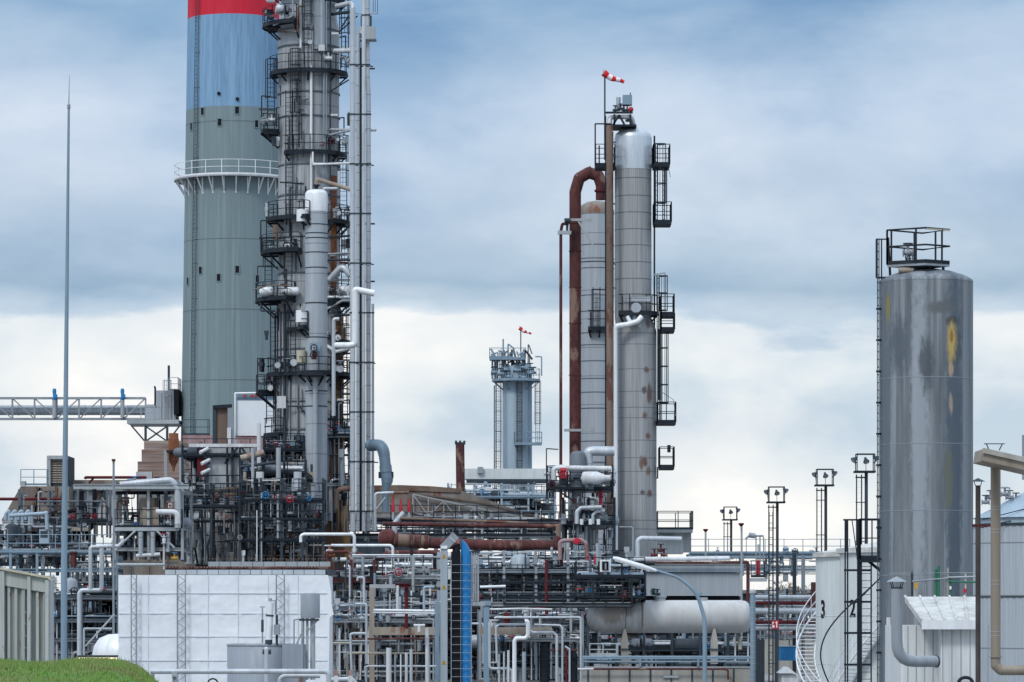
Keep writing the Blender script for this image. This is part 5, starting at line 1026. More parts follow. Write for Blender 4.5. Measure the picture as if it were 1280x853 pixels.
for pts, r, lab in [([(430,709,0),(490,709,0),(495,706.5,0),(742,707.5,0)],2.9,'long bright white pipe with a small step, running below the fat rusty main'), ([(600,703),(735,704)],1.8,'thin bright white pipe just above the long white pipe, right of the blue sheet'), ([(414,682),(488,682),(491,685),(491,740)],1.8,'white pipe frame bending down under the ball end of the rusty main'), ([(376,678),(376,670),(380,668),(440,668),(443,671),(443,690)],2.0,'thick white pipe crossing the slim vessel foot'),]: lone_pipe(lab, pts, r, 'bright', 219, R=1.8, flanges=3)
lone_pipe('black and rust small pipe frame bending twice near the white sheet top corner', [(409,740),(409,690),(414,690),(435,690),(438,693),(438,725)], 1.8, 'rustpipe', 215, R=1); lone_pipe('pinkish lagged pipe beside the small rust pipe frame', [(440,735),(440,700),(436,694)], 1.8, 'pinkwall', 214)
T = root('pump_skid', 'wrapped white pump and pipes framed by rusty pipes above the white sheet corner', 'pump', 424, 216, Z(712,216)); MB().tube([P(415,700,216), P(433,700,216)], m_(3,216), 14).build('motor', 'white', T); valve(T, P(412,694,215.6), .3, (1,0,0), 'rustorange', 'white'); MB().tube([P(412,690,215.5), P(412,687,215.5)], .2, 12).build('cap', 'bright', T); MB().bar(P(412,712,216), P(436,712,216), .25).build('base', 'rustpipe', T)
# ============================================================ rack layers in the centre
CW = [('clad',4),('white',4),('bright',2.5),('strip',3),('steel',3),('galv',3),('midgrey',3),('darkgrey',4),('bluegrey',2),('rustlight',.8),('darkred',.5),('rustpipe',.7),('dark',4)]
rack('upper centre pipe rack with many fine white lines below the fat rusty main', 440, 690, 700, 760, 224, 6, 51, levels=(712,733,757), posts=7, nh=46, nv=34, nval=34, neq=5, rmax=2.2, pal=CW, rails=(722,757), frame='steel', walls=6)
rack('upper pipe rack right of the blue sheet with dark handrails', 590, 688, 790, 752, 214, 5, 52, levels=(714,748), posts=6, nh=26, nv=22, nval=26, neq=3, rmax=2, pal=CW, rails=(748,730), frame='steel')
rack('deep dark pipe rack behind the ground-level pipes in the centre', 412, 745, 740, 850, 232, 8, 53, levels=(770,800,828), posts=8, nh=56, nv=32, nval=26, neq=8, rmax=3.4, walls=16)
rack('frame of pipes left of the blue sheet with tan beam', 412, 738, 548, 850, 206, 6, 54, levels=(762,800), posts=4, nh=30, nv=22, nval=18, neq=3, frame='steel', walls=4)
rack('dark piping right next to the white sheeted scaffold', 410, 700, 468, 850, 212, 5, 55, levels=(726,752,780,812), posts=3, nh=22, nv=20, nval=12, neq=2, rmax=2, frame='rustpipe', walls=4)
rack('ground-level pipe clutter between the blue sheet and the horizontal vessel', 598, 762, 735, 850, 205, 6, 56, levels=(777,806), posts=5, nh=26, nv=26, nval=18, neq=4, pal=CW, frame='midgrey', walls=4)
rack('dark machinery underneath the horizontal vessel', 735, 790, 945, 838, 212, 6, 57, levels=(812,), posts=7, nh=30, nv=30, nval=22, neq=5, walls=5, pal=[('dark',5),('darkgrey',5),('steel',3),('bluegrey',2),('clad',1.5),('rustlight',.7)], frame='darkgrey')
rack('platform with dark handrails and valves above the left end of the horizontal vessel', 720, 702, 806, 750, 203, 3, 58, levels=(722,748), posts=4, nh=14, nv=14, nval=20, neq=1, rails=(722,748), frame='dark', pal=CW)
FP = [('clad',4),('white',5),('strip',4),('bright',3),('steel',2),('galv',3),('dark',2),('rustlight',.5),('darkred',.4)]
rack('thin pale pipework filling the frame between the white sheet and the tan post', 412, 738, 548, 850, 203.6, 2, 91, levels=(776,), posts=2, nh=26, nv=30, nval=16, neq=0, rmax=1.1, pal=FP, frame='steel', floor=False, stubs=14)
rack('thin pale pipework filling the bays right of the blue sheet near the ground', 600, 764, 728, 850, 203.8, 2, 92, levels=(800,), posts=2, nh=24, nv=30, nval=16, neq=0, rmax=1.1, pal=FP, frame='steel', floor=False, stubs=14)
rack('thin white pipes and fittings just under the fat rusty main', 440, 694, 745, 752, 216, 2, 93, levels=(722,), posts=5, nh=34, nv=34, nval=26, neq=0, rmax=1.0, pal=FP, frame='strip', floor=False, stubs=30)
# hand-placed foreground pipes in the centre
T = root('concrete_post_frame', 'tan concrete post and beam frame left of the blue sheet', 'frame', 465, 203, 0)
for a, b, w_, m in [((465,735),(465,880),.26,'tan'),((462,733),(497,733),.2,'strip'),((466,789),(548,789),.42,'tan'),((600,789),(690,789),.38,'tan')]: MB().bar(P(*a,203), P(*b,203), w_).build('post' if a[0]==b[0] else 'beam', m, T)
lone_pipe('oxblood red post with a red cap beam among the centre pipes', [(508,733),(508,786)], 2.1, 'darkred', 202.5, name='post', cat='post', seg=4)
T = root('red_beam', 'short oxblood beam across the top of the red post', 'beam', 508, 202.4, Z(733,202)); MB().ibeam(P(494,732,202.3), P(514,732,202.3), .2, .2).build('beam', 'darkred', T)
lone_pipe('thin maroon post dropping from the long white pipe to the walkway', [(683,700),(683,768)], 2.0, 'darkred', 204, name='post', cat='post')
lone_pipe('dark brown level beam pipe across the frame left of the blue sheet', [(437,799),(548,798)], 1.2, 'rustpipe', 202)
fore = [([(434,853),(434,818),(437,817),(541,817)],1.2,'brownpipe','thin beige pipe framing the bottom of the post frame, left of the blue sheet'),([(458,853),(456,834),(460,833),(545,833)],1.1,'clad','lowest thin white pipe in front of the post frame'),
 ([(486,860),(486,810)],3.4,'white','stout white pipe upright just right of the tan post'),([(508,860),(508,816)],1.9,'white','white upright pipe under the red post'),([(514,860),(514,812)],2.0,'clad','pale upright pipe second under the red post'),([(494,860),(494,818)],1.1,'steel','thin upright pipe beside the stout white one'),([(501,860),(501,818)],.8,'white','thinnest white upright between the stout pipes'),([(519.5,860),(519.5,800)],.8,'rustlight','thin brownish upright right of the pale pair'),
 ([(534,860),(534,785)],2.5,'white','white lagged upright topped by a valve near the blue unit post'),([(467,763),(543,764)],1.7,'bright','bright level pipe high in the post frame'),([(466,766),(544,767)],1.0,'white','thinner level pipe just below the bright one in the post frame'),([(440,853),(438,793),(442,792),(458,792)],1.6,'clad','white pipe with a rounded corner left of the tan post'),
 ([(447,726),(447,722),(455,722),(455,753)],1.5,'clad','short white hook pipe near the corner of the white sheet'),([(444,755),(458,755),(458,830)],1.4,'clad','double white elbow pipe right of the white sheet'),([(411,804),(437,804)],.9,'cream','thin cream pipe sticking out from the white sheet edge'),([(497,732),(497,762)],1.8,'white','short white drop pipe in the top of the post frame'),([(530,764),(530,734),(543,734)],1.6,'farblue','light blue pipe bending in the top right of the post frame'),
 ([(612,778),(612,834),(615,836),(636,836),(640,839),(640,860)],1.7,'clad','white pipe dropping and stepping right beside the blue-grey walkway post'),([(621,828),(620,784),(624,781),(660,781)],1.4,'clad','thin white pipe bending down right of the stepping pipe'),([(618,773),(620,772),(726,772),(726,860)],1.4,'clad','white pipe running level then straight down before the dark rack'),
 ([(656,777),(660,777),(660,794),(657,798),(645,798),(643,802),(643,860)],2.6,'bright','fat white zigzag pipe below the walkway'),([(662,780),(662,788),(666,791),(692,791),(696,795),(696,860)],1.9,'clad','white pipe stepping down right of the fat zigzag'),([(668,781),(700,782),(703,786),(703,860)],1.3,'clad','thin white pipe looping over the stepping one'),
 ([(655,860),(655,815)],2.5,'galv','grey upright pipe right of the fat zigzag'),([(624,860),(624,818)],1.0,'white','leftmost of the short pale uprights at the bottom centre'),([(630,860),(630,815)],1.2,'clad','second short pale upright at the bottom centre'),([(635.5,860),(635.5,813)],1.5,'white','third and thickest short pale upright at the bottom centre'),([(712,860),(712,812),(706,808)],1.2,'clad','thin white pipe by the red rail at the bottom'),
 ([(688,813),(722,813)],1.4,'rustpipe','short rust red level pipe at the bottom centre'),([(708,815),(708,860)],1.6,'darkred','short dark red upright under the rust level pipe'),([(612,762),(650,761),(690,762)],1.2,'white','thin white pipe with a valve just below the walkway beam'),([(600,734),(632,733)],1.6,'bright','short bright pipe right of the blue sheet')]
for i, (pts, r, m, lab) in enumerate(fore): lone_pipe(lab, pts, r, m, 200-(i%7)*.35, R=1.8)
T = root('lagged_valve', 'white wrapped valve with a wheel on top of the lagged upright', 'valve', 528, 199, Z(789,199)); MB().tube([P(517,782,199), P(531,782,199)], m_(1.8,199), 12).build('body', 'white', T); MB().tube([P(524,782,199), P(524,790,199)], m_(2.2,199), 12).build('bonnet', 'white', T)
T = root('black_blowers', 'dark slatted cylinder casing behind the white pipes, left of two', 'casing', 681, 203, 0); k=203/F
MB().tube([P(681,860,204), P(681,810,204), P(681,804,204)], [m_(5.5,204), m_(5.5,204), m_(3.5,204)], 18).build('casing', 'dark', T); mb = MB()
for py in range(812, 860, 6): mb.tube([P(681,py,204), P(681,py+.8,204)], m_(6,204), 18)
mb.build('band', 'darkgrey', T)
T = root('black_blowers', 'dark slatted cylinder casing in front of the dark rack, right of two', 'casing', 717, 203, 0)
MB().tube([P(717,860,204), P(717,820,204), P(717,814,204)], [m_(5,204), m_(5,204), m_(3,204)], 18).build('casing', 'dark', T)
# blue-grey walkway with posts
T = root('walkway', 'grey walkway beam on blue-grey posts crossing right of the blue sheet', 'walkway', 700, 201, 0)
for a, b in ((604,728),(729,756),(759,788)): MB().ibeam(P(a,755.5,201), P(b,755.5,201), .2, m_(5,201)).build('beam', 'strip', T)
MB().bar(P(608,756,201), P(608,880,201), .3, .25).build('post', 'bluegrey', T); MB().bar(P(546,752,201.2), P(546,880,201.2), .22).build('post', 'bluegrey', T); MB().box(P(604,757,200.8), P(614,751,201.2)).build('cap', 'bluegrey', T)
rm = railing_mb([P(630,757,200.8), P(790,757,200.8)], 1.25, 1.55, .035); rm.build('railing', 'dark', T)
mb = MB(); mb.bar(P(604,759,201.5), P(790,759,201.5), .6, .06); mb.build('grating', 'darkgrey', T)
# ============================================================ blue sheeted riser
Y = 188; T = root('cable_riser', 'tall bent grey duct beside black hoop ladder cage and bright blue sheeting', 'cable riser', 572, Y)
path = [P(555,900,Y), P(555,684,Y), P(571,667,Y)]
w_ = m_(4.4,Y)
mb = MB(); mb.bar(P(555,900,Y), P(555,684,Y), 2*w_, .45); mb.build('duct', 'galv', T)
mb = MB(); mb.bar(P(553.5,686,Y), P(570,669,Y), .40, .42); mb.build('duct_hood', 'steel', T); mb = MB(); mb.box(P(551,686,Y-.3), P(559.2,682.6,Y-.15)); mb.bar(P(563.2,672,Y-.3), P(569,678,Y-.3), .03, .03); mb.build('joint_strap', 'bright', T)
for py in (695.5, 734, 828):
    c = P(555,py,Y-.24); h_ = .13; MB().add([c+Vector((-h_,0,-h_*.8)), c+Vector((h_,0,-h_*.8)), c+Vector((0,0,h_))], [(0,1,2)]).build('warning_triangle', 'yellow', T)
    c2 = c+Vector((0,-.004,-.015)); MB().add([c2+Vector((-.018,0,-.05)), c2+Vector((.018,0,-.05)), c2+Vector((.012,0,.055)), c2+Vector((-.012,0,.055))], [(0,1,2,3)]).build('warning_mark', 'black', T)
MB().box(P(563.8,900,Y-.1), P(575.6,690,Y+.3)).build('ladder_back', 'black', T); MB().tube([P(570.3,691,Y+.1), P(571,684,Y+.1), P(574,680,Y+.1)], [m_(5.5,Y), m_(4,Y), m_(1,Y)], 12).build('ladder_hood', 'black', T)
vs = []; N_ = 12; mb = MB()
for j, (py, ww, off) in enumerate([(900,6.0,0),(700,6.0,0),(692,5.8,-.1),(685,4.8,-1.0),(679,3.0,-2.8),(675,.8,-4.7)]):
    for i in range(N_+1): th = pi*i/N_; vs.append(P(582.3+off-ww*1.12*cos(th), py, Y+.3-.42*sin(th)+.03*sin(i*2.6)))
mb.add(vs, [(j*(N_+1)+i, j*(N_+1)+i+1, (j+1)*(N_+1)+i+1, (j+1)*(N_+1)+i) for j in range(5) for i in range(N_)], True); mb.build('blue_sheet', 'bluesheet', T)
mb = MB()
for i, py in enumerate(range(706, 870, 10)):
    for (a, b, yy) in ((563.5,588.8,Y-.22),): mb.bar(P(a,py,yy), P(b,py,yy), .025)
mb.bar(P(564,900,Y-.22), P(564,700,Y-.22), .04); mb.bar(P(589.2,900,Y-.22), P(589.2,690,Y-.22), .04); mb.bar(P(576,900,Y-.2), P(576,690,Y-.2), .025); mb.build('hoop', 'steel', T)
for i, px in enumerate((591.5, 594.5, 597.5)): MB().bar(P(px,752,Y+.3), P(px,690,Y+.3), .09, .2).build('channel', 'strip', T)
MB().box(P(588,691,Y+.1), P(600,689,Y+.6)).build('channel_cap', 'darkgrey', T); MB().bar(P(590,755,Y+.3), P(606,755,Y+.3), .2).build('foot_beam', 'strip', T)
# ============================================================ platform clutter left of column C (680-770, 560-700)
rack('valve platform hanging off the two centre columns at mid height', 684, 582, 766, 622, 234, 3, 61, levels=(612,), posts=2, nh=8, nv=8, nval=22, neq=2, rails=(612,), frame='dark', pal=CW, stubs=8)
rack('pipe frame under the valve platform beside the silver-capped column', 704, 622, 768, 700, 236, 3, 62, levels=(655,), posts=3, nh=14, nv=16, nval=20, neq=2, frame='darkgrey', pal=CW)
T = root('insulated_exchanger', 'pale cone-ended drum lying on the valve platform between two columns', 'drum', 748, 233, Z(608,233)); MB().lathe(P(728,598,233), [(.01,-.1),(.34,0),(.4,.1),(.4,.9),(.2,1.4),(.2,1.7)], 20, axis='x').build('shell', 'white', T); MB().box(P(735,612,232.8), P(741,604,233.2)).build('saddle', 'darkgrey', T)
lone_pipe('fat pale elbow pipe entering the centre column from the left', [(735,592,0),(735,565,0),(741,564,0),(768,564,0)], 6.0, 'clad', 235, R=1.2, flanges=.9)
lone_pipe('level white pipe with red valve above the valve platform', [(692,600,0),(692,587,0),(696,585,0),(764,586,0)], 3.2, 'white', 233.6, flanges=1.6)
T = root('red_valve', 'big red motor valve on the white pipe of the valve platform', 'valve', 704, 233, Z(605,233)); valve(T, P(704,593,232.6), .26, (0,0,1), 'redpaint', 'redpaint', (0,-1,0)); MB().tube([P(700,588,232.6), P(708,588,232.6)], .15, 12).build('motor', 'redpaint', T); MB().tube([P(704,606,232.7), P(704,596,232.7)], .25, 12).build('body', 'dark', T)
T = root('red_valve', 'tall red valve beside the brown pipe, right of the valve platform', 'valve', 751, 234, Z(634,234)); MB().tube([P(751,633,234), P(751,618,234)], m_(2.4,234), 12).build('body', 'redpaint', T); valve(T, P(751,618,234), .22, (0,0,1), 'redpaint', 'darkred', (0,-1,0))
lone_pipe('pale pipe arching out left below the tall red valve', [(721,655),(721,640),(726,635),(752,634)], 2.6, 'clad', 233.5, R=1.6); lone_pipe('smaller pale pipe nested inside the arching one', [(741,655),(741,644),(745,640),(756,639)], 2.0, 'clad', 233.7, R=1.6)
for i, px in enumerate((727, 738, 748)): o = lone_pipe(['left','middle','right'][i]+' of three stubby white pipe caps under the arching pipe', [(px,656),(px,649)], 2.2, 'bright', 233, name='pipe_stub', cat='pipe stub', group='stubby white pipe caps')
lone_pipe('pale grey pillar under the valve platform', [(713,612),(713,656)], 3.0, 'galv', 238, name='pillar', cat='pillar'); lone_pipe('grey fat column stump below the rusty arched pipe', [(722,612),(722,700)], 8.5, 'galv', 243.5, name='pillar', cat='pillar', seg=20)
lone_pipe('diagonal dark strut under the valve platform', [(697,613),(716,626)], 1.0, 'dark', 233.5, name='strut', cat='strut')
lone_pipe('small lamp arm post at the left of the valve platform', [(683,610),(683,561),(698,562)], .7, 'dark', 233, R=1, name='lamp_post', cat='lamp post')
lone_pipe('pinkish pipe curling over with a pink valve below the brown pipe foot', [(700,700),(700,678),(704,676),(726,675),(733,680),(734,705)], 2.6, 'pinkwall', 214, R=1.8)
T = root('pink_valve', 'bright pinkish red valve knob on the curling pipe', 'valve', 721, 213.5, Z(682,213)); valve(T, P(721,677,213.5), .2, (1,0,0), 'redpaint', 'redpaint', (0,-1,0)); MB().lathe(P(721,677,213.1), [(.01,-.08),(.17,-.06),(.17,.06),(.01,.08)], 14, axis='y').build('knob', 'redpaint', T)
T = root('lagged_bundle', 'bundle of pale ribbed tall tubes under the curling pipe', 'pipe bundle', 708, 216, Z(705,216))
for i in range(4): MB().tube([P(703+i*2.6,706,216), P(703+i*2.6,678,216)], m_(1.2,216), 8).build('tube', 'strip', T)
for i in range(3): MB().tube([P(719+i*3,700,216.4), P(719+i*3,682,216.4)], m_(.8,216), 8).build('tube', 'farblue', T)
for i, px in enumerate((735, 744)): T = root('red_hydrant', ('left' if i == 0 else 'right')+' of two small red posts above the walkway end', 'hydrant', px, 210, Z(706,210)); MB().tube([P(px,706,210), P(px,697,210), P(px,694,210)], [.08,.08,.04], 10).build('body', 'redpaint', T); MB().bar(P(px-1.5,699,210), P(px+1.5,699,210), .06).build('arm', 'redpaint', T)
lone_pipe('thin white pipe bracket on the right flank of the silver-capped column foot', [(774,659,-2),(789,659,-2),(791,661,-2),(791,697,-2)], .9, 'clad', 238, R=1)
lone_pipe('thick white pipe running out right from the silver-capped column foot', [(797,698,-2),(797,676,-2),(801,673,-2),(852,674,-2)], 3.0, 'clad', 232, R=1.8, flanges=1.5)
# ============================================================ horizontal vessel
Y = 205; k = Y/F; T = root('horizontal_vessel', 'big dirty white horizontal cylinder vessel with rounded ends', 'vessel', 836, Y, Z(835,Y)); r = 20.5*k
L = X(938,Y)-X(733,Y); c = Vector((X(733,Y), Y, Z(771,Y)))
MB().lathe(c, [(.01,0),(r*.45,.05),(r*.78,.2),(r*.95,.42),(r,.7),(r,L-.5),(r*.95,L-.25),(r*.78,L-.08),(r*.45,L-.01),(.01,L)], 48, axis='x').build('shell', 'vessel', T)
mb = MB()
for px in (743, 790, 797, 884, 925): mb.lathe((X(px,Y), Y, Z(771,Y)), [(r,0),(r*1.012,.01),(r*1.012,.04),(r,.05)], 44, axis='x', cap=False)
mb.build('weld_band', 'vessel', T); mb = MB(); mb.lathe((X(798,Y), Y, Z(771,Y)), [(r,0),(r*1.03,.01),(r*1.03,.12),(r,.13)], 44, axis='x', cap=False); mb.build('stain_band', 'strip', T)
for px in (781, 893):
    prism([(px-4.4,830),(px-4.4,802),(px-1.2,786),(px+1.2,786),(px+4.4,802),(px+4.4,830)], Y-.95, .8).build('saddle', 'concrete', T); MB().box(P(px-5.3,812,Y-1.05), P(px+5.3,811,Y-.9)).build('saddle_plate', 'darkgrey', T)
mb = MB(); mb.tube([P(825,752,Y), P(825,746,Y)], .3, 14); bolt_flange(mb, P(825,746,Y), (0,0,1), .36); mb.build('nozzle', 'strip', T); MB().tube([P(749,788,Y-.3), P(749,818,Y-.3)], .09, 10).build('drain_pipe', 'strip', T); MB().tube([P(880,752,Y), P(880,747,Y)], .2, 12).build('nozzle', 'strip', T)
valve(T, P(817,740,Y-.2), .18, (0,0,1), 'green', 'darkgrey', (0,-1,0)); valve(T, P(822,743,Y-.2), .15, (1,0,0), 'darkgrey', 'dark'); valve(T, P(749,800,Y-.5), .16, (0,0,1), 'steel', 'dark', (0,-1,0))
pipe(T, [(783,757,-1),(782,786,-1)], .4, 'dark', Y, 'cable')
MB().tube([P(925,812,Y+.2), P(925,798,Y+.2)], .1, 12).build('gas_bottle', 'cream', T)
for px in (919, 935): pipe(T, [(px,826,.3),(px,792,.3)], 1.0, 'white', Y, 'drain_pipe')
Y = 222; T = root('air_cooler', 'large pale grey boxed panel housing above the horizontal vessel', 'cooler housing', 850, Y+2, Z(752,Y))
MB().box((X(806,Y), Y, Z(745,Y)), (X(925,Y), Y+7, Z(716.5,Y))).build('lower_panel', 'columnlight', T); MB().box((X(762,Y), Y-.15, Z(715.5,Y)), (X(926,Y), Y+7, Z(706,Y))).build('upper_panel', 'galv', T); MB().box((X(760,Y), Y-.2, Z(706,Y)), (X(930,Y), Y+7, Z(702.5,Y))).build('edge', 'strip', T)
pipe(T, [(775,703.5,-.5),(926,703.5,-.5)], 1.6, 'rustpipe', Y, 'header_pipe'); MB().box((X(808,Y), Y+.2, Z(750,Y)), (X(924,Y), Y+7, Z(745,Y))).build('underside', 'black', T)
mb = MB()
for px in (806, 925): mb.bar(P(px,746,Y-.05), P(px,716,Y-.05), .08)
mb.build('panel_rib', 'columnlight', T)
for px in (811, 862, 922): MB().bar(P(px,800,Y+1), P(px,750,Y+1), .3).build('leg', 'darkgrey', T)
lone_pipe('red-brown pipe bending down at the right end of the boxed housing', [(926,703),(934,703),(935,706),(935,752)], 2.2, 'rustpipe', 219, R=2)
lone_pipe('thick pale level pipe on top of the boxed housing', [(792,699),(836,699),(912,698)], 2.8, 'white', 224, flanges=3)
for px, py in ((826,688),(830,694),(818,694)): T = root('brown_valve', f'small rusty valve cluster on the roof of the boxed housing near {"the pipe end" if px==826 else "its right side" if px==830 else "its left side"}', 'valve', px, 223, Z(700,223)); valve(T, P(px,py,223), .2, (1,0,0), 'rustpipe', 'darkgrey')
T = root('roof_platform', 'small railed platform on a pale support right of the silver-capped column', 'platform', 845, 243, Z(690,243)); box_platform(T, X(822,243), X(866,243), Z(662,243), 243, 247, 'strip', 1.15, 'lrfb', rail='darkgrey', dt=.2); MB().box((X(855,243), 244, Z(690,243)), (X(865,243), 246, Z(663,243))).build('pillar', 'strip', T); pipe(T, [(822,670,.5),(843,670,.5)], 2.5, 'strip', 243, 'pipe'); MB().box((X(822,243), 244, Z(692,243)), (X(855,243), 246.5, Z(664,243))).build('casing', 'tankwhite', T)
# light box by the street lamp head, pump wall, lower wall
T = root('control_box', 'pale instrument panel with a dark oval window beside the lamp head', 'control panel', 757, 200, Z(716,200)); MB().box(P(750,715,200), P(763,700,200.4)).build('casing', 'bright', T); MB().box(P(752.5,713,199.9), P(760.5,702,199.99)).build('window', 'black', T); MB().bar(P(757,712,199.85), P(757,704,199.85), .08).build('gauge', 'steel', T)
Y = 186; T = root('low_wall', 'low concrete panel wall with a blue-grey handrail at the bottom right of centre', 'wall', 830, Y)
MB().box((X(728,Y), Y, 0), (X(942,Y), Y+.3, Z(835,Y))).build('wall', 'concrete', T); MB().box((X(726,Y), Y-.05, Z(835,Y)), (X(944,Y), Y+.35, Z(833.5,Y))).build('coping', 'strip', T)
for px in range(735, 940, 26): MB().box((X(px,Y)-.04, Y-.04, 0), (X(px,Y)+.04, Y, Z(836,Y))).build('joint', 'darkgrey', T)
rm = railing_mb([P(728,834,Y-.1), P(940,834,Y-.1)], .5, 2.8, .045, toe=False); rm.build('railing', 'bluegrey', T); mb = MB(); mb.bar(P(728,823,Y-.1), P(940,823,Y-.1), .1)
mb.build('top_rail', 'bluegrey', T); MB().box(P(829,847.5,Y-.1), P(848,844.5,Y-.02)).build('vent_slot', 'strip', T)
lone_pipe('thin orange-red pipe running level along the low concrete wall', [(742,836.5,-.3),(905,836.5,-.3),(910,838,-.3),(910,850,-.3)], 1.2, 'rustpipe', 186, R=1)
lone_pipe('thin white pipe left end of the orange-red pipe on the low wall', [(722,836.5,-.3),(742,836.5,-.3)], 1.3, 'white', 186)
T = root('steel_cubicle', 'small pale framed railing left of the saddle under the vessel', 'railing', 756, 199, Z(820,199)); rm = railing_mb([P(737,820,199), P(772,820,199)], .62, .7, .03); rm.build('railing', 'strip', T)
# street lamp in front
Y = 130; T = root('street_lamp', 'tall street lamp with a curved arm leaning left over the vessel', 'street lamp', 881, Y)
pl = fillet(PP([(881,900),(881,775),(871,740),(848,722),(818,712.5)], Y), 1.2, 8); n = len(pl)
MB().tube(pl, [m_(2.9 - 1.4*i/n, Y) for i in range(n)], 12).build('pole', 'bluegrey', T)
a, b = P(820,713.5,Y), P(766,697.5,Y); d = (b-a).normalized(); mb = MB(); mb.tube([a-d*.05, a, a.lerp(b,.3), a.lerp(b,.9), b], [.03,.05,.085,.085,.05], 14); mb.build('head', 'bright', T)
MB().bar(a.lerp(b,.15)+Vector((0,0,-.07)), a.lerp(b,.95)+Vector((0,0,-.075)), .1, .03).build('diffuser', 'white', T)
MB().box(P(873,745,Y-.02), P(878,741,Y+.02)).build('bracket', 'bluegrey', T)
T = root('bollard_post', 'stout ribbed blue-grey pole with a capped top right of the vessel', 'pole', 941, 184); MB().tube([P(941,900,184), P(941,742,184)], m_(3.4,184), 16).build('pole', 'bluegrey', T); MB().lathe((X(941,184), 184, Z(742,184)), [(m_(4.4,184),0),(m_(4.4,184),.12),(m_(3.6,184),.18),(.01,.2)], 16).build('cap', 'strip', T); mb = MB()
for py in range(752, 853, 7): mb.tube([P(941,py,184), P(941,py+.8,184)], m_(3.7,184), 16)
mb.build('ring', 'strip', T)
lone_pipe('slim white pole rising between the boxed housing and the floodlight masts', [(927,820),(927,655)], 1.3, 'strip', 215, name='pole', cat='pole')
for i, (px, pt, pb, Yv) in enumerate([(882,662,700,235),(926.5,655,662,214.8),(146,700,700,198)]):
    if i == 2: continue
    T = root('funnel_post', ['pole with a red funnel top standing on the boxed housing','red funnel top capping the slim white pole'][i], 'post', px, Yv, Z(pb,Yv)); MB().tube([P(px,pb,Yv), P(px,pt+3,Yv)], m_(1.2,Yv), 8).build('pole', 'strip', T); MB().lathe((X(px,Yv), Yv, Z(pt+3,Yv)), [(.07,0),(.16,.12),(.16,.17),(.01,.18)], 12).build('funnel', 'darkred', T)
# fire extinguisher cabinet post and red sign
T = root('red_cylinder', 'bright red cylinder in a small dark cage right of the boxed housing', 'cylinder', 947.5, 212, Z(722,212)); MB().tube([P(947.5,720,212), P(947.5,703,212), P(947.5,700,212)], [m_(2.6,212), m_(2.6,212), m_(1.2,212)], 14).build('bottle', 'redpaint', T); MB().box(P(938,727,211.6), P(957,723,212.8)).build('shelf', 'strip', T); railing_mb([P(939,722,211.7), P(956,722,211.7)], .9, .35, .02).build('cage', 'dark', T)
T = root('fire_sign', 'square red fire hose sign with white symbols near the bottom', 'sign', 969, 183, 0); MB().box(P(964.5,786.5,183), P(973.5,775.5,183.05)).build('plate', 'redpaint', T); MB().bar(P(969,900,183.08), P(969,776,183.08), .06).build('post', 'darkgrey', T)
Yt = 182.99; c = P(967,780,Yt)
q = lambda x, y: P(x, y, Yt)
mb = MB(); mb.add([q(965.6,784.8), q(968.2,784.8), q(968.2,781.8), q(965.6,781.8)], [(0,1,2,3)]); mb.add([q(965.6,779.6), q(967.2,779.6), q(967.2,777.4), q(965.6,777.4)], [(0,1,2,3)]); mb.add([q(965.6,781.8), q(966.3,781.8), q(966.3,779.6), q(965.6,779.6)], [(0,1,2,3)]); mb.build('symbol', 'signwhite', T)
mb = MB(); mb.add([q(970.2,784.8), q(971.6,784.8), q(971.6,777), q(970.2,777)], [(0,1,2,3)]); mb.add([q(969.2,779), q(970.2,779), q(970.2,777.6), q(969.2,777.6)], [(0,1,2,3)]); mb.build('symbol', 'signwhite', T)
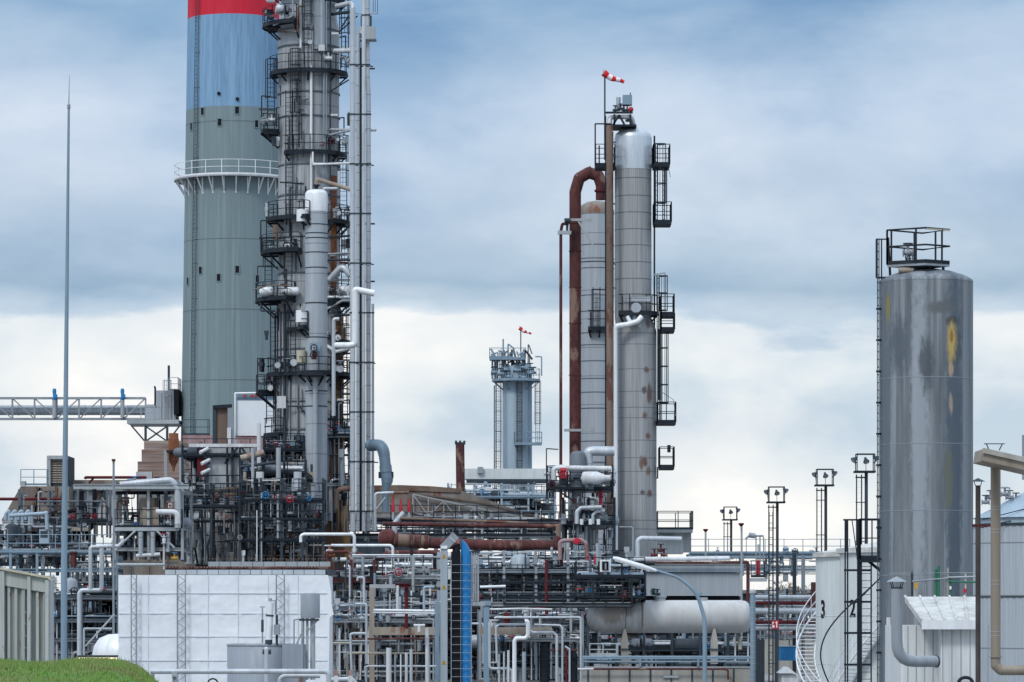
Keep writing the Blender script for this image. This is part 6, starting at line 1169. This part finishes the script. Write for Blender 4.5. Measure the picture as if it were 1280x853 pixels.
# ============================================================ floodlight masts
def mast(label, px, pt, pb, Y, hw, legs, n=3, seedv=1, base=None):
    T = root('floodlight_mast', label, 'floodlight mast', px, Y, max(0, Z(pb,Y)), 'floodlight masts'); z1 = Z(pt+19*hw/10, Y)
    a, b = X(px-hw, Y), X(px+hw, Y); h = b-a; zt = z1+h*.95; mb = MB()
    for yy in (-.45, .45):
        for x in (a, b): mb.bar((x, Y+yy, z1), (x, Y+yy, zt), .05)
        mb.bar((a, Y+yy, zt), (b, Y+yy, zt), .05)
    for x in (a, b):
        mb.bar((x, Y-.45, zt), (x, Y+.45, zt), .05); mb.bar((x, Y-.45, (z1+zt)/2), (x, Y+.45, (z1+zt)/2), .04)
    mb.build('frame', 'dark', T); MB().box((a-.12, Y-.55, z1-.1), (b+.05, Y+.55, z1)).build('deck', 'dark', T)
    xm = X(px+hw*.12, Y); zb = max(0, Z(pb, Y)); MB().tube([(xm, Y, zb), (xm, Y, z1)], .09, 10).build('pole', 'darkgrey' if Y > 180 else 'bluegrey', T)
    lb = MB(); x0, x1 = X(px-hw*1.02, Y), X(px-hw*.45, Y)
    for x in (x0, x1): lb.tube([(x, Y-.2, zb), (x, Y-.2, z1-.2)], .035, 6)
    z = zb+.5
    while z < z1-.3: lb.bar((x0, Y-.2, z), (x1, Y-.2, z), .006); z += .3
    lb.build('ladder', 'darkgrey', T); cb = MB(); z = zb+1.5
    while z < z1: cb.bar((x0-.05, Y-.2, z), (xm, Y, z), .05); z += 2.1
    cb.bar((x0-.05, Y-.2, z1-.35), (xm, Y, z1-.35), .07); cb.build('brace', 'dark', T)
    for i, (dx, dz, dirx) in enumerate([(-1.35,.62,-.9),(0,.55,.15),(1.15,.7,.9)]):
        c = Vector(((a+b)/2+dx*h*.5, Y-.5, z1+h*dz)); d = Vector((dirx, -.55, -.75)).normalized()
        o = MB().tube([c-d*.22, c-d*.08, c+d*.05, c+d*.08], [.06,.10,.17,.17], 14).build('floodlight', 'darkgrey', T); MB().tube([c+d*.08, c+d*.09], .13, 14).build('lens', 'galv', o)
        MB().bar(c-d*.05, ((a+b)/2+dx*h*.42, Y-.45, z1), .03).build('bracket', 'dark', o)
mast('smallest and farthest floodlight mast, left of the row', 913, 634, 696, 290, 8, 2); mast('second floodlight mast with its ladder reaching down to the ground', 970.5, 609, 860, 238, 9.6, 3); mast('third floodlight mast standing over the pale numbered tanks', 1031, 587, 700, 232, 10, 3); mast('rightmost floodlight mast close to the stained silo', 1081.5, 568, 860, 205, 11, 3)
T = root('vent_mast', 'goose-necked pipe trio beside the second floodlight mast', 'vent pipe', 948, 225, Z(722,225))
for i, px in enumerate((945, 950, 954.5)): pipe(T, [(px,722),(px,671)], .8, 'steel', 225, 'post')
pipe(T, [(954.5,670),(936,670),(932,674)], 1.3, 'steel', 225, 'neck'); MB().tube([P(936,669,225), P(944,670,225)], .16, 10).build('cap', 'steel', T)
T = root('tall_thin_mast', 'dark slender lattice upright just left of the second floodlight mast', 'mast', 961, 200, 0)
for px in (961.5, 966): MB().bar(P(px,900,200), P(px,640,200), .05).build('upright', 'dark', T)
mb = MB()
for py in range(645, 860, 9): mb.bar(P(961.5,py,200), P(966,py,200), .03)
mb.build('rung', 'dark', T)
# ============================================================ far pipe bridge on the right and things under it
rack('long blue-grey pipe bridge with handrail between the cooler housing and the numbered tanks', 862, 692, 1062, 720, 285, 4, 71, levels=(694,712), posts=7, nh=14, nv=3, nval=4, neq=0, rails=(692,), frame='bluegrey', pal=[('clad',4),('bluegrey',4),('strip',3)], floor=False, railmat='bluegrey')
rack('red and pale level pipes stacked under the pipe bridge', 940, 738, 1022, 800, 262, 4, 72, levels=(749,783,796), posts=3, nh=9, nv=5, nval=6, neq=0, frame='steel', floor=False, pal=[('clad',3),('strip',3),('bluegrey',3),('darkgrey',1)])
for i, (py, r, m, lab) in enumerate([(754,2.2,'darkred','upper dark red level pipe under the far pipe bridge'),(778,2.0,'darkred','lower dark red level pipe under the far pipe bridge'),(747,3,'clad','pale level pipe above the upper dark red one'),(764,4,'clad','fat pale level pipe between the two dark red ones'),(786,2.5,'strip','grey level pipe below the lower dark red one')]): lone_pipe(lab, [(938,py),(1022,py)], r, m, 258, flanges=3)
for px in (993, 1004): lone_pipe(('left' if px == 993 else 'right')+' thick upright of the far pipe bridge', [(px,694),(px,880)], 2.4, 'steel' if px == 1004 else 'darkgrey', 264, name='post', cat='post', seg=4)
lone_pipe('dark round-topped exchanger standing beside the numbered tank', [(1018,760),(1018,728)], 4.5, 'rustpipe', 215, name='vessel', cat='vessel', seg=16)
T = root('blue_container', 'small blue container behind the posts below the pipe bridge', 'container', 982, 240); MB().box(P(975,826,240), P(993,808,243)).build('body', 'bluepaint', T); mb = MB()
for i in range(8): mb.bar(P(976+i*2.3,825,239.95), P(976+i*2.3,809,239.95), .05)
mb.build('rib', 'bluepaint', T); MB().box(P(974.5,808.5,239.9), P(993.5,807.5,243.1)).build('roof', 'bluegrey', T)
T = root('gas_hut', 'tiny white pointed hut at the bottom between the posts', 'hut', 985, 225); MB().box(P(977,870,225), P(993,842,228)).build('wall', 'white', T); prism([(975,842),(985,834),(995,842)], 224.8, 3.4).build('roof', 'bright', T)
T = root('brown_hut', 'pinkish brick building seen far behind between the pipes', 'building', 985, 330); MB().box((X(940,330), 330, 0), (X(1040,330), 338, Z(793,330))).build('wall', 'concrete', T); MB().box((X(938,330), 329.7, Z(793,330)), (X(1042,330), 338.5, Z(790,330))).build('roof', 'pinkwall', T)
# ============================================================ bare winter trees far behind
rt = random.Random(12)
def tree(px, Y, h, i):
    x0 = X(px, Y); T = root('bare_tree', ['leftmost','second','third','fourth','fifth','sixth','rightmost'][i]+' bare winter tree in the gap under the far pipe bridge', 'tree', px, Y, 0, 'bare trees far behind the plant'); tb = MB(); cb = MB()
    tb.tube([(x0, Y, 0), (x0+.1, Y, h*.5)], [.28, .14], 8); tb.build('trunk', 'twig', T)
    def grow(p, d, L, r, dep):
        q = p+d*L; cb.bar(p, q, r)
        if dep == 0: return
        for _ in range(3): grow(q, (d+Vector((rt.gauss(0,.45), rt.gauss(0,.45), rt.uniform(-.05,.35)))).normalized(), L*.72, max(.03, r*.6), dep-1)
    for _ in range(7): z = h*rt.uniform(.25,.5); grow(Vector((x0,Y,z)), Vector((rt.gauss(0,.6), rt.gauss(0,.6), 1)).normalized(), h*.17, .12, 4)
    cb.build('crown', 'twig', T)
for i, px in enumerate((962, 974, 985, 996, 1006, 1013, 1020)): tree(px, 560+i*9, 9.5+rt.uniform(-1,1.5), i)
# ============================================================ numbered white tanks
def numtank(label, digit, xl, py_roof, Y, rm, dpx, dpy, hpx):
    k = Y/F; cx = X(xl,Y)+rm; zt = Z(py_roof,Y); T = thing('storage_tank', label, 'storage tank', (cx, Y, 0))
    MB().lathe((cx, Y, 0), [(rm, 0), (rm, zt)], 96, cap=False).build('shell', 'tankwhite', T); MB().lathe((cx, Y, zt), [(rm, -.02), (rm+.16, 0), (rm+.16, .22), (rm*.5, .62), (.01, .9)], 96, cap=False).build('roof', 'roofwhite', T)
    mb = MB()
    for z in (zt*.33, zt*.63): mb.lathe((cx, Y, z), [(rm,0),(rm+.012,.005),(rm+.012,.03),(rm,.035)], 96, cap=False)
    mb.build('weld_seam', 'tankwhite', T)
    # the digit lies on the shell
    dx = X(dpx,Y)-cx; a0 = math.acos(max(-1, min(1, dx/(rm+.01)))); zc = Z(dpy, Y)
    pl = lambda x, y: Vector((cx+(rm+.015)*cos(-a0+x/rm), Y+(rm+.015)*sin(-a0+x/rm), zc+y))
    text_mesh(T, digit, hpx*k*1.38, 'black', pl, 'digit'); return T, cx, zt
T3, cx3, zt3 = numtank('white round tank with a black 3 near its left edge', '3', 1020, 697, 190, 5.0, 1025.5, 763, 22)
T2, cx2_, zt2 = numtank('white round tank with a black 2, in front of the tank marked 3', '2', 1050, 692, 178, 4.6, 1061, 762, 21)
def stair(T, cx, cy, r0, r1, a0, a1, z0, z1, mat='strip'):
    n = 44; st = MB(); tr = MB(); up = Vector((0,0,1))
    for rr_ in (r0, r1):
        st.tube([Vector((cx+rr_*cos(a0+(a1-a0)*i/n), cy+rr_*sin(a0+(a1-a0)*i/n), z0+(z1-z0)*i/n)) for i in range(n+1)], .05, 6)
    for h in (.55, 1.05): st.tube([Vector((cx+r1*cos(a0+(a1-a0)*i/n), cy+r1*sin(a0+(a1-a0)*i/n), z0+(z1-z0)*i/n+h)) for i in range(n+1)], .025, 6)
    for i in range(n):
        a = a0+(a1-a0)*(i+.5)/n; u = Vector((cos(a), sin(a), 0)); c = Vector((cx, cy, z0+(z1-z0)*(i+.5)/n)); tr.bar(c+u*r0, c+u*r1, .22, .04)
        if i % 3 == 0: st.bar(c+u*r1, c+u*r1+up*1.05, .035)
    o = st.build('stair_rail', mat, T); tr.build('tread', mat, o)
stair(T3, cx3, 190, 5.05, 5.95, radians(225), radians(100), -.1, 7.9, 'bright')
stair(T2, cx2_, 178, 4.65, 5.45, radians(185), radians(262), 0, 7.2, 'bright')
# dark access tower in front of tank 2
Y = 164; T = root('access_ladder', 'tall dark caged ladder and platform between the numbered tanks and the stained silo', 'ladder', 1078, Y)
for px in (1056.5, 1059.5): MB().bar(P(px,900,Y+.3), P(px,650,Y+.3), .06).build('upright', 'dark', T)
for px in (1072.5, 1075): MB().bar(P(px,900,Y), P(px,650,Y), .08).build('upright', 'dark', T)
ladder(T, (X(1082,Y), Y-.3), 0, Z(700,Y), cage=False, w=.42); box_platform(T, X(1074,Y), X(1100,Y), Z(699,Y), Y-.5, Y+.9, 'dark', 1.7, 'lrf', step=.5)
mb = MB()
for py in (713, 752.5, 791.5, 831): mb.bar(P(1055,py,Y+.2), P(1090,py,Y+.1), .09)
mb.bar(P(1101,722,Y), P(1066,757,Y), .05); mb.bar(P(1086,702,Y), P(1101,714,Y), .12); mb.bar(P(1054,650,Y), P(1100,650,Y), .07); mb.bar(P(1072,700,Y-.3), P(1065,650,Y-.3), .04); mb.bar(P(1058,650,Y), P(1058,690,Y), .05); mb.build('brace', 'dark', T)
hp = PP([(1101,722,-.5),(1082,740,-.5),(1060,759,-.5),(1044,776,-.5),(1033,792,-.5),(1027,808,-.5),(1026,824,-.5),(1031,842,-.5),(1040,862,-.5)], Y)
hq = []
for i_ in range(len(hp)-1):
    p0_, p1_, p2_, p3_ = hp[max(0,i_-1)], hp[i_], hp[i_+1], hp[min(len(hp)-1,i_+2)]
    for s_ in range(6):
        t_ = s_/6; hq.append(.5*((2*p1_)+(p2_-p0_)*t_+(2*p0_-5*p1_+4*p2_-p3_)*t_*t_+(3*p1_-p0_-3*p2_+p3_)*t_**3))
MB().tube(hq, .032, 8).build('hose', 'dark', T)
# ============================================================ stained silo
Y = 150; k = Y/F; cx = X(1158,Y); T = thing('silo', 'tall streaky blue-grey silo with yellow stains and a railed platform on top', 'silo', (cx, Y, 0)); r = 58*k
MB().lathe((cx, Y, 0), [(r*1.008, 0), (r, 3), (r, Z(353,Y))], 64, cap=False).build('shell', 'siloC', T); MB().lathe((cx, Y, 0), [(r*1.004, Z(354,Y)), (r*1.0, Z(351,Y)), (r*.86, Z(346,Y)), (r*.55, Z(340,Y)), (r*.2, Z(336.5,Y)), (.01, Z(336,Y))], 64, cap=False).build('dome', 'siloC', T)
mb = MB()
for py in (475, 557, 640, 720): mb.lathe((cx, Y, Z(py,Y)), [(r,0),(r+.008,.004),(r+.008,.02),(r,.024)], 64, cap=False)
mb.build('weld_seam', 'tankgrey', T)
xa, xb, xc = X(1107,Y), X(1152,Y), X(1184,Y)
dz = Z(333,Y); pts = [Vector((xa, Y-.6, dz)), Vector((xb, Y-1.5, dz)), Vector((xc, Y-.8, dz)), Vector((xb+.1, Y+.6, dz))]
mb = MB(); a = [p+Vector((0,0,-.09)) for p in pts]; b = [p+Vector((0,0,.14)) for p in pts]; mb.add(a+b, [(3,2,1,0),(4,5,6,7)]+[(i,(i+1)%4,(i+1)%4+4,i+4) for i in range(4)]); o = mb.build('platform', 'steel', T); railing_mb(pts, 1.35, 1.25, .032, closed=True).build('railing', 'dark', o)
mb = MB(); [mb.bar(p+Vector((0,0,1.32)), q_+Vector((0,0,1.32)), .055) for p, q_ in ((pts[1],pts[2]),)]; mb.build('yellow_rail', 'cream', T)
mb = MB(); [mb.bar((x, Y-.3, Z(347,Y)), (x, Y-.3, dz), .1) for x in (X(1125,Y), X(1155,Y), X(1178,Y))]; mb.build('support', 'dark', T)
valve(T, (X(1133,Y), Y-.6, Z(318,Y)), .2, (1,0,0), 'steel', 'darkgrey'); valve(T, (X(1134,Y), Y-.7, Z(326,Y)), .14, (0,0,1), 'steel', 'dark', (0,-1,0)); mb = MB(); mb.bar((X(1131,Y), Y-.6, Z(330,Y)), (X(1128,Y), Y-.6, Z(312,Y)), .04); mb.build('lever', 'dark', T); mb = MB(); mb.tube([(X(1120,Y), Y-1, Z(341,Y)), (X(1138,Y), Y-1, Z(341,Y))], .11, 10); mb.build('nozzle', 'tan', T)
lx = X(1097,Y); mb = MB(); 
for dx in (-.06, .06): mb.bar((lx+dx, Y-.25+dx*5, 0), (lx+dx, Y-.25+dx*5, Z(300,Y)), .035)
z = .3
while z < Z(300,Y): mb.bar((lx-.06, Y-.55, z), (lx+.06, Y+.05, z), .025); z += .3
mb.build('ladder', 'darkgrey', T)
for py in range(300, 800, 39): MB().bar((lx-.08, Y-.25, Z(py+87,Y)), (X(1101,Y), Y-.25, Z(py+87,Y)), .08).build('bracket', 'dark', T)
mb = MB()
mb.bar((X(1094.5,Y), Y-.25, Z(300,Y)), (X(1109,Y), Y-.25, Z(300,Y)), .05); mb.bar((X(1094.5,Y), Y-.25, Z(348,Y)), (X(1112,Y), Y-.25, Z(348,Y)), .07); mb.bar((X(1101,Y), Y-.3, Z(300,Y)), (X(1101,Y), Y-.3, Z(352,Y)), .05); mb.bar((X(1109,Y), Y-.3, Z(298,Y)), (X(1112,Y), Y-.3, Z(350,Y)), .09); mb.bar((X(1094.5,Y), Y-.25, Z(300,Y)), (X(1094.5,Y), Y-.25, Z(348,Y)), .05); mb.build('ladder_cage', 'dark', T)
MB().box((X(1104,Y+0), Y-1.3, Z(787,Y)), (X(1109,Y), Y-1.27, Z(772,Y))).build('label_plate', 'white', T)
# ============================================================ white shed, duct, poles, clad tank at the right
Y = 118; T = root('white_shed', 'white panelled shed with a streaky shallow roof at the lower right', 'shed', 1180, Y)
a, b = X(1152,Y), X(1222,Y); zt = Z(782,Y)
MB().box((X(1130,Y), Y+.9, 0), (b, Y+6, zt)).build('wall', 'shedwhite', T); MB().box((X(1176,Y), Y, 0), (b, Y+.9, zt)).build('porch', 'shedwhite', T)
mb = MB(); A0, B0, C0, D0 = P(1152,782,Y-.35), P(1224,782,Y-.35), P(1224,758,Y+5), P(1128,758,Y+5); A1, B1, C1, D1 = [p+Vector((0,0,.16)) for p in (A0,B0,C0,D0)]
C0, D0 = Vector((C0.x, Y+5, zt+.75)), Vector((X(1131,Y+5), Y+5, zt+.75)); C1, D1 = C0+Vector((0,0,.16)), D0+Vector((0,0,.16))
mb.add([A0,B0,C0,D0,A1,B1,C1,D1], [(3,2,1,0),(4,5,6,7),(0,1,5,4),(1,2,6,5),(2,3,7,6),(3,0,4,7)]); mb.build('roof', 'roofwhite', T)
mb = MB()
for t in (0,.2,.4,.6,.8): mb.bar(A1.lerp(B1,t)+Vector((0,0,.02)), D1.lerp(C1,t)+Vector((0,0,.02)), .06)
mb.build('roof_seam', 'roofwhite', T); mb = MB(); mb.bar(A0+Vector((0,-.03,.02)), B0+Vector((0,-.03,.02)), .06, .28); mb.build('fascia', 'bright', T)
mb = MB()
for i in range(6): x = X(1176,Y)+.05+i*.28*1.0; mb.box((x, Y-.012, 0), (x+.02, Y, zt))
for i in range(4): x = X(1134,Y)+.1+i*.26; mb.box((x, Y+.885, 0), (x+.02, Y+.9, zt))
mb.build('panel_joint', 'steel', T)
T = root('wheel_guard', 'dark rounded hose reel at the foot of the white shed', 'hose reel', 1207, Y-.4, 0); MB().tube([P(1207+9*cos(pi*i/10), 854-7*sin(pi*i/10), Y-.4) for i in range(11)], .05, 8).build('ring', 'dark', T); MB().box(P(1199,880,Y-.5), P(1215,853,Y-.2)).build('body', 'darkgrey', T)
Y = 114; T = root('vent_duct', 'grey vent duct with a pointed rain cap bending into the white shed', 'duct', 1121, Y, Z(828,Y))
pipe(T, [(1121,735),(1121,827),(1170,827,.6)], 7.1, 'steel', Y, 'duct', R=3.6, seg=20); k = Y/F
MB().lathe((X(1121,Y), Y, Z(727.5,Y)), [(13*k,0),(11*k,.03),(4*k,.12),(.01,.16)], 20).build('rain_cap', 'steel', T); mb = MB()
for i in range(4): th = 2*pi*i/4+.5; mb.bar((X(1121,Y)+7*k*cos(th), Y+7*k*sin(th), Z(735,Y)), (X(1121,Y)+10*k*cos(th), Y+10*k*sin(th), Z(727.5,Y)), .025)
mb.build('cap_stay', 'dark', T); MB().tube([P(1169.5,827,Y+.6), P(1171,827,Y+.62)], m_(7.9,Y), 20).build('flange', 'darkgrey', T); MB().tube([P(1121,736,Y), P(1121,734,Y)], m_(7.5,Y), 20).build('rim', 'darkgrey', T)
# scaffold tubes on the shed roof
Y = 126; T = root('scaffold_rail', 'rickety scaffold tube barrier standing behind the shed roof', 'scaffolding', 1180, Y, Z(757,Y))
for px, yt, m, r_ in [(1140,715,'darkgrey',.04),(1143.5,732,'cream',.025),(1157,712,'steel',.02),(1169.5,712,'green',.035),(1173,708,'green',.05),(1185,710,'tan',.03),(1188,718,'green',.03),(1207,716,'cream',.03)]: MB().tube([P(px,764,Y), P(px,yt,Y)], r_, 8).build('upright', m, T)
for a_, b_, m in [((1140,727),(1185,723),'steel'),((1185,722),(1224,721),'strip'),((1185,727),(1224,728),'green'),((1112,717),(1224,716),'steel')]: MB().tube([P(*a_,Y-.05), P(*b_,Y-.05)], .028 if m != 'steel' or a_[0] == 1140 else .01, 8).build('ledger', m, T)
MB().box(P(1143,736,Y-.1), P(1147.5,728,Y-.07)).build('orange_tag', 'yellow', T); MB().box(P(1204.5,741,Y-.1), P(1208,736,Y-.05)).build('red_tag', 'redpaint', T); MB().box(P(1187,737,Y-.1), P(1189,733,Y-.05)).build('white_tag', 'signwhite', T); MB().box(P(1182,748,Y-.1), P(1191,745.5,Y+.05)).build('clamp', 'darkgrey', T)
Y = 113; T = root('black_vent_pole', 'dark weathered pole with a small rain cap, right of the white shed', 'vent pole', 1222, Y); MB().tube([P(1222.5,900,Y), P(1222.5,607,Y)], m_(3.2,Y), 14).build('pole', 'sootpole', T); k = Y/F
MB().lathe((X(1222.5,Y), Y, Z(602,Y)), [(9.5*k,0),(4*k,.06),(.01,.1)], 16).build('rain_cap', 'darkgrey', T)
for dx in (-3, 3): MB().bar(P(1222.5+dx,608,Y), P(1222.5+dx*1.6,602,Y), .02).build('stay', 'dark', T)
MB().bar(P(1215,657,Y-.05), P(1238,657.5,Y-.05), .05).build('strap', 'darkred', T)
Y = 112; T = root('brown_downpipe', 'beige-brown banded downpipe with an elbow turning right at the bottom', 'pipe', 1244.5, Y, Z(838,Y)); pipe(T, [(1244.5,577),(1244.5,832),(1251,838),(1300,838)], 6.3, 'brownpipe', Y, 'pipe', R=.3, seg=20)
for py in (634, 637.5, 662, 666, 726, 731, 790, 795): MB().tube([P(1244.5,py,Y), P(1244.5,py-.7,Y)], m_(6.6,Y), 20).build('band', 'strip', T)
MB().tube([P(1244.5,822,Y), P(1244.5,820.5,Y)], m_(8,Y), 20).build('collar', 'brownpipe', T); MB().bar(P(1236,821,Y-.1), P(1253,821,Y-.1), .03).build('strap', 'steel', T)
Y = 110; T = root('canopy_beam', 'tilted mossy concrete beam poking in from the right edge', 'beam', 1262, Y, Z(585,Y)); 
mb = MB(); q = [P(1228,576,Y), P(1300,592,Y-1), P(1300,578,Y-1), P(1230,561,Y)]; q2 = [p+Vector((0,2.2,0)) for p in q]; mb.add(q+q2, [(0,1,2,3),(7,6,5,4),(0,4,5,1),(3,2,6,7),(0,3,7,4),(1,5,6,2)]); mb.build('beam', 'brownpipe', T); mb = MB(); mb.bar(P(1229,563,Y-.06), P(1300,579,Y-1.06), .1, .14); mb.build('mossy_edge', 'concrete', T)
pipe(T, [(1236,562,.3),(1233,555,.3)], .7, 'dark', Y, 'stay'); pipe(T, [(1249,563,.3),(1253,555,.3)], .7, 'dark', Y, 'stay'); pipe(T, [(1230,555,.3),(1256,555,.3)], .6, 'dark', Y, 'cross_bar')
lone_pipe('thin grey vent pole with a flat cap at the right edge', [(1279,600),(1279,544)], 1.6, 'steel', 116, name='vent_pole', cat='vent pole'); 
Y = 138; k = Y/F; cx = X(1318,Y); T = thing('clad_tank', 'large ribbed sheet-clad tank cut off by the right edge', 'tank', (cx, Y+2, 0)); rm = 92*k; zt = Z(655,Y)
mb = MB(); n = 260; vs = []
for z in (0, zt):
    for j in range(n): th = 2*pi*j/n; r_ = rm+(.025 if j % 4 < 2 else 0); vs.append((cx+r_*cos(th), Y+2+r_*sin(th), z))
mb.add(vs, [(j,(j+1)%n,n+(j+1)%n,n+j) for j in range(n)]); mb.build('shell', 'columnlight', T)
MB().lathe((cx, Y+2, zt), [(rm-.05, -.02), (rm-.05, .22), (rm+.05, .24), (rm*.5, .95), (.01, 1.6)], 96, cap=False).build('roof', 'farblue', T)
mb = MB(); mb.lathe((cx,Y+2,zt), [(rm+.03,-.06),(rm+.06,-.05),(rm+.06,.03),(rm,.04)], 96, cap=False); mb.lathe((cx,Y+2,Z(747,Y)), [(rm+.03,0),(rm+.05,.01),(rm+.05,.04),(rm+.03,.05)], 96, cap=False); mb.build('band', 'darkgrey', T)
for px, py in ((1232,628),(1238,622),(1262,622),(1270,625),(1256,618)): valve(T, P(px,py,Y+1.5), .14, (1,0,0), 'steel', 'darkgrey')
pipe(T, [(1250,632,1),(1250,610,1),(1262,610,1),(1262,622,1)], .8, 'steel', Y, 'vent_loop', R=1)
for a_, b_ in (((1228,650),(1290,634)),((1226,660),(1290,645))): MB().bar(P(*a_,Y-.4), P(*b_,Y+.2), .03).build('cable', 'black', T)
